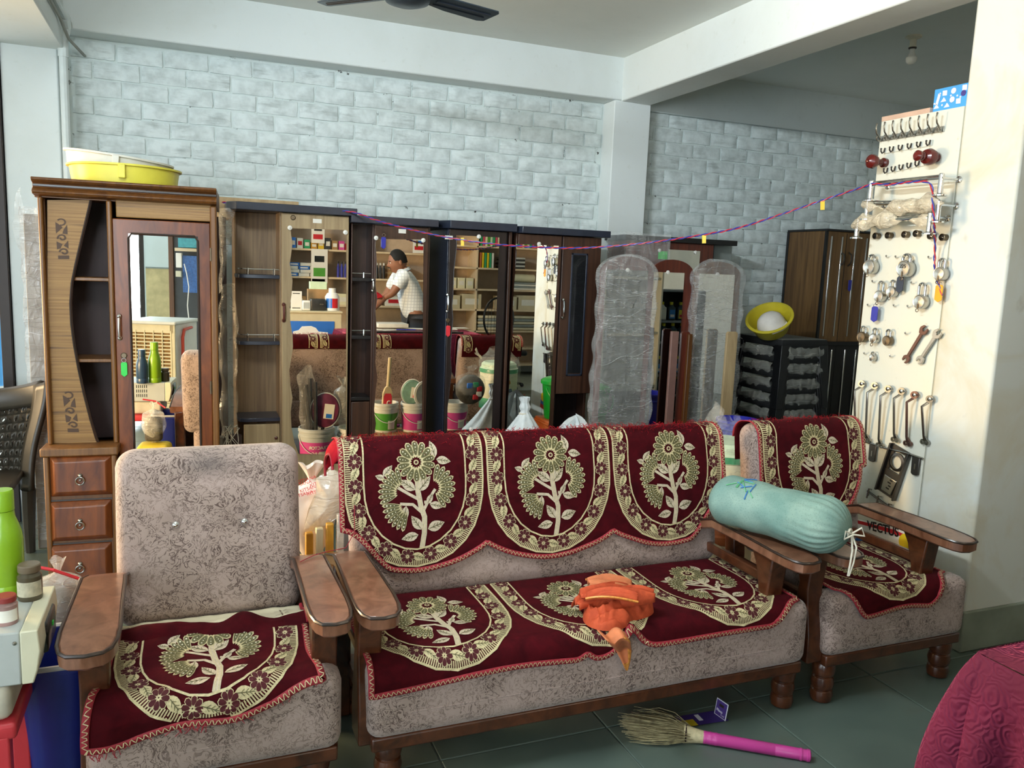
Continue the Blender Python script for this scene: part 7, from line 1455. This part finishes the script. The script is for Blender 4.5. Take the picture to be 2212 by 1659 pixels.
# right bays: books, paper stacks, rolls
zb = [z+.012 for z in ZBs]
bk = ['jug_brown', 'sign_yellow', 'jug_green', 'sign_yellow', 'jug_green', 'paper_white']
for i, c_ in enumerate(bk): o = obj('book', MB().box((3.66+i*.035, YS-.22, zb[1]), (3.685+i*.035, YS-.02, zb[1]+.20), Matrix.Translation((0, 0, 0))), c_, None, .002); tag(o, ('brown', 'yellow', 'green', 'mustard', 'dark green', 'white')[i]+' upright book on the rear shelf reflected in the black wardrobe', 'book')
for i in range(22): o = obj('book', MB().box((3.66+i*.036, YS-.2, zb[0]), (3.69+i*.036, YS-.02, zb[0]+.20+.02*math.sin(i*3))), ('jug_green', 'petal_pink', 'jug_cream', 'pail_green', 'jug_mint')[i % 5], None, .002); tag(o, 'thin pastel book in the top row of the rear shelf, seen mirrored', 'book', 'pastel books on the top rear shelf')
for r_, (x, n, w_, c_) in enumerate(((3.98, 6, .34, 'pail_grey'), (4.06, 4, .5, 'sheet_grey'))):
    for i in range(n): o = obj('paper_stack', MB().box((x+.01*math.sin(i*2), YS-.26, zb[1+r_]+.002+i*.026), (x+w_, YS-.02, zb[1+r_]+.025+i*.026)), c_ if i % 2 else 'steel_dark' if r_ == 0 else 'paper_white', None, .002); tag(o, ('dark and grey folder in the pile beside the coloured books, seen mirrored', 'wide paper ream in the pile on the second rear shelf, seen mirrored')[r_], 'paper stack', ('folders on the rear shelf', 'reams on the rear shelf')[r_])
ob = obj('paper_roll', MB().lathe([(0, 0), (.055, 0), (.055, .38), (.05, .385), (0, .385)], 20, Matrix.Translation((4.12, YS-.12, zb[2]+.16)) @ Matrix.Rotation(PI/2, 4, 'Y')), 'jug_cream'); tag(ob, 'cream paper roll lying on the pile of reams, seen mirrored', 'roll')
for i in range(5): sbox('white carton on the third rear shelf, seen mirrored', 3.13+i*.30+(.22 if i > 1 else 0), zb[3], .27, .22, .18+.02*(i % 2), 'counter_beige', 'white cartons on the third rear shelf')
for i in range(4): sbox('cream carton in the left bay of the rear shelf, seen mirrored', 3.12+.12*i, zb[2], .10, .2, .14, 'jug_cream', 'cream cartons in the narrow bay')
for i in range(5):
    o = obj('cloth_bundle', MB().rbox((3.66, YS-.28, zb[4]+.004+i*.04), (4.6, YS-.02, zb[4]+.042+i*.04), .016), 'sheet_grey' if i % 2 else 'backing_cream', None); tag(o, 'folded striped cloth in the pile on the low rear shelf, seen mirrored', 'cloth', 'folded cloths on the rear shelf')
# desk chair with mesh back, seen at the edge of the black mirror
q = vz(1075, 700, -.6); dc = thing('desk_chair', 'black mesh-backed desk chair before the rear shelves, seen mirrored', 'chair', (q.x, -.6, 0))
obj('back_frame', MB().tube([(q.x+.20*math.cos(a), -.6+.03*math.cos(a)**2, .85+.26*math.sin(a)) for a in [i*PI/12 for i in range(24)]], .014, 8, closed=True), 'black_lam', dc)
for i in range(-4, 5): obj('mesh_strand', MB().tube([(q.x+.044*i, -.6, .85-.25*math.sqrt(1-(i/4.6)**2)), (q.x+.044*i, -.6, .85+.25*math.sqrt(1-(i/4.6)**2))], .003, 4), 'black_lam', dc)
obj('seat', MB().rbox((q.x-.24, -.60, .42), (q.x+.24, -.14, .49), .03), 'black_lam', dc); obj('stem', MB().lathe([(.025, .08), (.025, .42)], 12, Matrix.Translation((q.x, -.37, 0))), 'steel_dark', dc)
for i in range(5): a = i*2*PI/5; obj('foot', MB().tube([(q.x, -.37, .09), (q.x+.27*math.cos(a), -.37+.27*math.sin(a), .04)], [.025, .015], 8).ball((q.x+.27*math.cos(a), -.37+.27*math.sin(a), .027), .027, 8), 'black_lam', dc)
# bottle rack, seen in the unwrapped dressing mirror
YR_ = 2.2; MD = 4.357
def vd(px, py): return vz(px, py, YR_, MD)
rx0, rx1 = vd(1385, 700).x, vd(1500, 700).x; rt_ = vd(1430, 627).z; rk2 = thing('bottle_rack', 'dark steel rack of oil bottles, seen in the arched mirror', 'rack', ((rx0+rx1)/2, YR_-.15, 0)); plain('rack_dark', '#2c2f2d', .5); plain('rack_edge', '#8b8f92', .4, .3)
obj('back_panel', MB().box((rx0-.05, YR_-.32, 0), (rx1+.05, YR_-.31, rt_)), 'rack_dark', rk2); 
for x in (rx0-.05, rx1+.05): obj('side_panel', MB().box((x-.01, YR_-.31, 0), (x+.01, YR_, rt_)), 'rack_dark', rk2)
sh_z = [vd(1430, y).z for y in (694, 740, 811, 855)]+[.12, rt_]
for z in sh_z: obj('shelf', MB().box((rx0-.05, YR_-.31, z-.012), (rx1+.05, YR_, z+.008)), 'rack_edge', rk2, .001)
plain('can_dark', '#27404a', .35, var=.2); plain('cap_yellow', '#cfc22a', .4); plain('label_blue', '#2a78c0', .4, var=.2, scale=40); plain('label_yellow', '#cfc42e', .4, var=.2, scale=40)
def oil(label, x, z, kind, y=YR_-.05):
    t = thing('oil_bottle', label, 'bottle', (x, y, z), 0, 'oil bottles on the dark rack'); obj('can', MB().rbox((-.040, -.026, 0), (.040, .026, .125), .012).lathe([(.036, .12), (.016, .145), (.016, .15)], 16, Matrix.Diagonal((1, .7, 1, 1))), 'can_dark' if kind != 2 else 'pail_white', t, local=True); obj('cap', MB().lathe([(.017, .146), (.017, .172), (0, .173)], 14), 'cap_yellow', t, local=True); obj('label_paper', MB().box((-.030, .0262, .018), (.030, .0272, .10)), ('label_blue', 'label_yellow', 'paper_white')[kind], t, local=True)
    if kind < 2: obj('label_mark', MB().box((-.022, .0273, .03), (.022, .0278, .055)), 'sign_red' if kind else 'paper_white', t, local=True)
nsh = ('top', 'second', 'third', 'fourth')
for r_ in range(4):
    z = sh_z[r_]+.009; n = 5
    for i in range(n): oil(('oil bottle with yellow cap on the %s shelf of the dark rack, seen mirrored' % nsh[r_]), lerp(rx0+.04, rx1-.04, (i+.3*(r_ % 2))/n), z, (0, 0, 2, 0, 1)[(i+r_) % 5] if r_ < 2 else (1, 1, 0, 1, 0)[i])
ob = thing('teapot', 'grey can with yellow wire handle on the low rack shelf, seen mirrored', 'can', (lerp(rx0, rx1, .4), YR_-.1, .132)); obj('pot', MB().lathe([(0, 0), (.09, 0), (.11, .06), (.08, .12), (.03, .14), (0, .15)], 24), 'pail_grey', ob, local=True); obj('handle', MB().tube([(.10*math.cos(a), 0, .10+.10*math.sin(a)) for a in [i*PI/12 for i in range(13)]], .005, 6), 'cap_yellow', ob, local=True)
# air cooler and the rear corner, seen in the drawer wardrobe's mirror
W1O, W1A = Vector((onY(97, 700, 4.02).x, 4.02, 0)), math.radians(-3.5); n1_ = Vector((-math.sin(W1A), math.cos(W1A), 0))
def v1(px, py, w_):
    P = CAM+ray(px, py)*w_; d = (P-(W1O-n1_*.0205)).dot(n1_); return P-n1_*2*d
c0, c1 = v1(268, 691, 6.9), v1(374, 691, 6.9); axc = (c1-c0); axc.z = 0; wc = axc.length; axc.normalize(); ayc = Vector((-axc.y, axc.x, 0))
if ayc.y > 0: ayc = -ayc
cza = c0.z; plain('cooler_cream', '#d8cda8', .45, var=.05); plain('cooler_white', '#dcdcd4', .45, var=.04); plain('wood_wool', '#8a6a3c', .9, var=.5, scale=40)
Mk = Matrix.Translation((c0.x, c0.y, 0)) @ Matrix((axc, ayc, Vector((0, 0, 1)))).transposed().to_4x4(); cl = thing('air_cooler', 'cream louvred air cooler, seen in the narrow wardrobe mirror', 'cooler', (c0.x, c0.y, 0))
obj('case', MB().box((0, .02, .06), (wc+.01, .5, cza-.02), Mk), 'cooler_white', cl, .01); obj('lid', MB().box((-.015, -.02, cza-.03), (wc+.025, .52, cza), Mk), 'cooler_white', cl, .01); obj('pad', MB().box((.03, .012, .2), (wc-.03, .02, cza-.1), Mk), 'wood_wool', cl)
for i in range(20): z = .22+i*(cza-.34)/19; obj('louvre', MB().box((.02, -.002, z-.006), (wc-.02, .014, z+.006), Mk), 'cooler_cream', cl, .002)
for i in range(6): x = .02+i*(wc-.04)/5; obj('grille_bar', MB().box((x-.004, -.006, .2), (x+.004, .012, cza-.08), Mk), 'cooler_cream', cl)
obj('frame', MB().box((0, 0, cza-.10), (wc, .02, cza-.03), Mk).box((0, 0, .06), (wc, .02, .21), Mk).box((wc-.03, 0, .06), (wc+.01, .02, cza-.03), Mk), 'cooler_cream', cl)
obj('hose', MB().tube([Mk @ Vector((wc+.03, .12, .3)), Mk @ Vector((wc+.03, .12, cza-.14)), Mk @ Vector((wc+.03, .16, cza-.08)), Mk @ Vector((wc+.03, .32, cza-.07))], .014, 8), plain('hose_red', '#c0452e', .4).name, cl)
# post and dark panel with blue crate net, adaptor, teal box
def quad(px0, py0, px1, py1, w_, th=.03):
    a, b, c_, d = v1(px0, py0, w_), v1(px1, py0, w_), v1(px1, py1, w_), v1(px0, py1, w_); x = b-a; x.z = 0; x.normalize(); y = Vector((-x.y, x.x, 0)); y = y if y.y < 0 else -y
    M = Matrix.Translation((a.x, a.y, 0)) @ Matrix((x, y, Vector((0, 0, 1)))).transposed().to_4x4(); W_ = (b-a).dot(x); return MB().box((0, 0, d.z), (W_, th, a.z), M)
ob = thing('dark_partition', 'dark partition panel behind the air cooler, seen mirrored', 'panel', (v1(400, 600, 9).x, v1(400, 600, 9).y, 0)); obj('panel', quad(372, 470, 470, 980, 9.0), plain('partition_dark', '#3a3f42', .6).name, ob); obj('post', quad(362, 470, 372, 980, 8.98, .06), 'teak', ob)
ob = obj('blue_tarp', quad(394, 552, 470, 632, 8.95, .01), plain('tarp_blue', '#2f5f9e', .5, var=.3, scale=50).name, None); tag(ob, 'blue net tarp hung on the dark partition, seen mirrored', 'tarp')
ob = thing('power_adaptor', 'white power adaptor with dangling cable on the dark partition', 'adaptor', v1(388, 560, 8.9)); obj('case', quad(379, 546, 392, 578, 8.93, .04), 'poster_white', ob, .006); obj('socket', quad(379, 585, 391, 598, 8.93, .03), 'box_cream', ob, .004); obj('cable', MB().tube([v1(398, 570, 8.85), v1(403, 590, 8.85), v1(408, 620, 8.85), v1(405, 660, 8.85), v1(408, 690, 8.85)], .006, 6), 'poster_white', ob)
ob = obj('teal_carton', quad(384, 514, 470, 534, 8.8, .2), plain('carton_teal', '#3f98a4', .5, var=.2, scale=30).name, None, .004); tag(ob, 'teal printed carton on a bracket above the partition, seen mirrored', 'carton')
ob = obj('bracket_shelf', quad(377, 535, 470, 542, 8.85, .24), 'shelf_cream', None, .003); tag(ob, 'narrow cream bracket shelf under the teal carton, seen mirrored', 'shelf')
ob = thing('wall_paper_sheet', 'large yellowed paper hung on the rear wall, seen mirrored', 'poster', (-1.25, -4.04, .4)); obj('sheet', MB().box((-1.50, -4.05, .2), (-1.16, -4.04, 1.30)), plain('paper_yellowed', '#d3be8e', .8, var=.18, scale=8).name, ob); obj('hem', MB().box((-1.50, -4.052, 1.29), (-1.16, -4.035, 1.31)), 'sheet_grey', ob)
ob = obj('doorpost', MB().box((-1.58, -4.25, 0), (-1.525, -4.04, 2.6)), 'frame_dark', None); tag(ob, 'thin dark doorpost beside the bright opening, seen mirrored', 'post')
# ================================================================ THE MAN BEHIND THE COUNTER
k = N('shirt_check'); k.set(Roughness=.8); tc = k.n('ShaderNodeTexCoord'); sp_ = k.n('ShaderNodeSeparateXYZ'); k.l(tc.outputs['Object'], sp_.inputs[0])
def stripes(o_, f): return k.ramp(k.math('ABSOLUTE', k.math('SUBTRACT', k.math('FRACT', k.math('MULTIPLY', o_, f)), .5)), [(.06, 1.0), (.12, 0.0)])
s_ = k.math('MAXIMUM', stripes(sp_.outputs[0], 30.0), stripes(sp_.outputs[2], 30.0)); k.col(k.mix(k.math('MULTIPLY', s_, .5), '#e4e8ea', '#8f9aa8'))
plain('skin_brown', '#8a5a40', .55, var=.08); plain('hair_black', '#0a0706', .8, var=.3, scale=60); plain('trousers_grey', '#3c3e44', .8); plain('bag_red', '#b01824', .3, var=.2); plain('eye_white', '#e8e4dc', .3)
def skin(name, V, E, R, mat, parent, sub=2):
    me = bpy.data.meshes.new(name); me.from_pydata([tuple(v_) for v_ in V], E, []); me.update(); me.materials.append(MATS[mat]); o = link(name, me, parent)
    o.modifiers.new('skin', 'SKIN'); sv = me.skin_vertices[0].data
    for i, r_ in enumerate(R): sv[i].radius = r_ if hasattr(r_, '__len__') else (r_, r_); sv[i].use_root = (i == 0)
    s2 = o.modifiers.new('sub', 'SUBSURF'); s2.levels = sub; s2.render_levels = sub; o.modifiers['skin'].use_smooth_shade = True; return o
YM = .14
def mp(px, py, dy=0.0): return vz(px, py, YM+dy)
hd_ = mp(858, 566); pel = Vector((mp(893, 690).x+.03, YM, .92)); ch_ = mp(884, 615); nk = mp(872, 584); shR = mp(872, 596, .17); shL = Vector((shR.x+.02, YM-.17, shR.z)); el = mp(848, 634, .20); wr_ = mp(828, 644, .19); hn = mp(820, 638, .19)
man = thing('person', 'man in white checked shirt leaning left with a red bag, seen mirrored', 'person', (pel.x, YM, 0))
elL = Vector((shL.x-.12, YM-.24, 1.12)); wrL = Vector((shL.x-.30, YM-.16, .95)); hip = .10
V = [pel, (pel+ch_)/2, ch_, nk, nk.lerp(hd_, .45), shR, el, wr_, shL, elL, wrL, pel+Vector((0, hip, -.06)), Vector((pel.x-.02, YM+.11, .48)), Vector((pel.x+.02, YM+.11, .08)), Vector((pel.x-.13, YM+.11, .035)), pel+Vector((0, -hip, -.06)), Vector((pel.x+.02, YM-.11, .48)), Vector((pel.x+.05, YM-.11, .08)), Vector((pel.x-.10, YM-.11, .035))]
Ed = [(0, 1), (1, 2), (2, 3), (3, 4), (2, 5), (5, 6), (6, 7), (2, 8), (8, 9), (9, 10), (0, 11), (11, 12), (12, 13), (13, 14), (0, 15), (15, 16), (16, 17), (17, 18)]
Rr = [.125, .12, .125, .062, .058, .062, .045, .030, .062, .045, .030, .095, .062, .045, .035, .095, .062, .045, .035]
skin('body', V, Ed, Rr, 'skin_brown', man)
slR, slL = shR.lerp(el, .72), shL.lerp(elL, .72); V = [pel+Vector((0, 0, -.06)), (pel+ch_)/2, ch_, nk.lerp(ch_, .18), shR, slR, shL, slL]
skin('shirt', V, [(0, 1), (1, 2), (2, 3), (2, 4), (4, 5), (2, 6), (6, 7)], [(.17, .17), (.162, .162), (.158, .158), .075, .085, .068, .085, .068], 'shirt_check', man)
skin('trousers', [pel+Vector((0, 0, -.02)), pel+Vector((0, hip, -.08)), Vector((pel.x-.02, YM+.11, .48)), Vector((pel.x+.02, YM+.11, .09)), pel+Vector((0, -hip, -.08)), Vector((pel.x+.02, YM-.11, .48)), Vector((pel.x+.05, YM-.11, .09))], [(0, 1), (1, 2), (2, 3), (0, 4), (4, 5), (5, 6)], [.135, .105, .078, .065, .105, .078, .065], 'trousers_grey', man)
# head: faces -X, tilted down
Hm = Matrix.Translation(hd_) @ Matrix.Rotation(math.radians(-14), 4, 'Y')
def headf(u, v):
    an = u*2*PI; la = PI*v; x = -math.cos(an)*math.sin(la); y = math.sin(an)*math.sin(la); z = -math.cos(la)          # x<0 is the face
    X, Y_, Z = x*.098, y*.076, z*.122
    if x < 0:
        nose = math.exp(-(y/.16)**2-((z+.12)/.17)**2)*.026*(1 if z < .05 else .6); brow = math.exp(-((z-.20)/.10)**2)*.006; chin = math.exp(-((z+.82)/.2)**2-(y/.4)**2)*.016; mouth = math.exp(-((z+.48)/.09)**2-(y/.3)**2)*.006; eye = math.exp(-((z-.06)/.09)**2-((abs(y)-.38)/.16)**2)*.008
        X -= nose+brow+chin+mouth; X += eye
        Y_ *= 1-.18*sstep(-.1, -.9, z)
    else: Z += .0; X *= 1.08
    return Hm @ Vector((X, Y_, Z))
hdo = obj('head', MB().grid(headf, 40, 30, None, True), 'skin_brown', man, smooth=80)
for s in (-1, 1):
    obj('ear', MB().ball((0.018, s*.078, -.008), (.018, .010, .030), 12, Hm), 'skin_brown', hdo); obj('eye', MB().ball((-.080, s*.030, .008), (.011, .012, .008), 10, Hm), 'eye_white', hdo); obj('pupil', MB().ball((-.089, s*.030, .008), (.005, .006, .006), 8, Hm), 'hair_black', hdo); obj('eyebrow', MB().tube([Hm @ Vector((-.094, s*.014, .024)), Hm @ Vector((-.095, s*.032, .030)), Hm @ Vector((-.086, s*.050, .024))], .004, 5), 'hair_black', hdo)
obj('mouth', MB().tube([Hm @ Vector((-.098, -.022, -.058)), Hm @ Vector((-.106, 0, -.056)), Hm @ Vector((-.098, .022, -.058))], .004, 5), plain('lip_brown', '#6a3a30', .5).name, hdo); obj('moustache', MB().tube([Hm @ Vector((-.098, -.026, -.046)), Hm @ Vector((-.110, 0, -.040)), Hm @ Vector((-.098, .026, -.046))], [.003, .006, .003], 6), 'hair_black', hdo)
def hairf(u, v):
    an = u*2*PI; la = PI*(.52+.48*v); x = -math.cos(an)*math.sin(la); y = math.sin(an)*math.sin(la); z = -math.cos(la); low = sstep(-.9, .2, -x); zz = z*.130-(0 if v > .06 else .045*sstep(-.2, .5, x))
    k_ = 1.07+.02*nz((an*4, la*9, 2)); return Hm @ Vector((x*.098*k_+.010+.02*sstep(-.3, -1, x)*(1-v), y*.077*k_, zz+.012))
obj('hair', MB().grid(hairf, 36, 14, None, True), 'hair_black', hdo, smooth=80, label='short black hair')
# shirt collar and the right hand closed on the red bag
obj('collar', MB().lathe([(.072, 0), (.082, .012), (.074, .04), (.066, .036)], 24, Matrix.Translation(nk.lerp(ch_, .12)) @ Matrix.Rotation(math.radians(-22), 4, 'Y'), False, .5, 2*PI-.5+.0), 'shirt_check', man, solid=.004)
def hand(wrist, d, side):
    d = d.normalized(); s2 = d.cross(Vector((0, 0, 1))).normalized()*side; u2 = s2.cross(d)*side; pc = wrist+d*.045; V = [wrist, pc, wrist+d*.085]; E2 = [(0, 1), (1, 2)]; R2 = [(.026, .022), (.036, .018), (.034, .015)]
    o = skin('hand', V, E2, R2, 'skin_brown', man, 1)
    for i, (off, ln) in enumerate(((-.027, .068), (-.009, .078), (.010, .074), (.027, .058))):
        b = pc+d*.034+s2*off; skin('finger', [b-d*.01, b+d*ln*.45-u2*.004, b+d*ln*.75-u2*.022, b+d*ln*.72-u2*.045], [(0, 1), (1, 2), (2, 3)], [.0095, .009, .008, .007], 'skin_brown', o, 1)
    b = pc-s2*.032-d*.012; skin('thumb', [b, b-s2*.022+d*.022, b-s2*.018+d*.048-u2*.014], [(0, 1), (1, 2)], [.011, .010, .008], 'skin_brown', o, 1)
hand(wr_, (wr_-el)+Vector((-.02, 0, .06)), 1); hand(wrL, (wrL-elL), -1)
rb = thing('red_bag', 'small crumpled red bag held out by the man, seen mirrored', 'bag', (hn.x-.05, hn.y, hn.z-.05))
obj('bag', MB().grid(crinkle(lambda u, v: (hn.x-.07+.085*math.sin(PI*v)**.6*math.cos(u*2*PI), hn.y+.015+.05*math.sin(PI*v)**.6*math.sin(u*2*PI), hn.z-.055+.10*v), .022, 18, 4), 30, 20, None, True), 'bag_red', rb, smooth=60); obj('bag_tail', MB().grid(crinkle(lambda u, v: (hn.x-.12-.09*v, hn.y+.02*math.sin(u*6), hn.z-.03-.03*v+.04*(u-.5)*(1-.3*v)), .012, 20, 8), 10, 10), 'bag_red', rb, solid=.003)
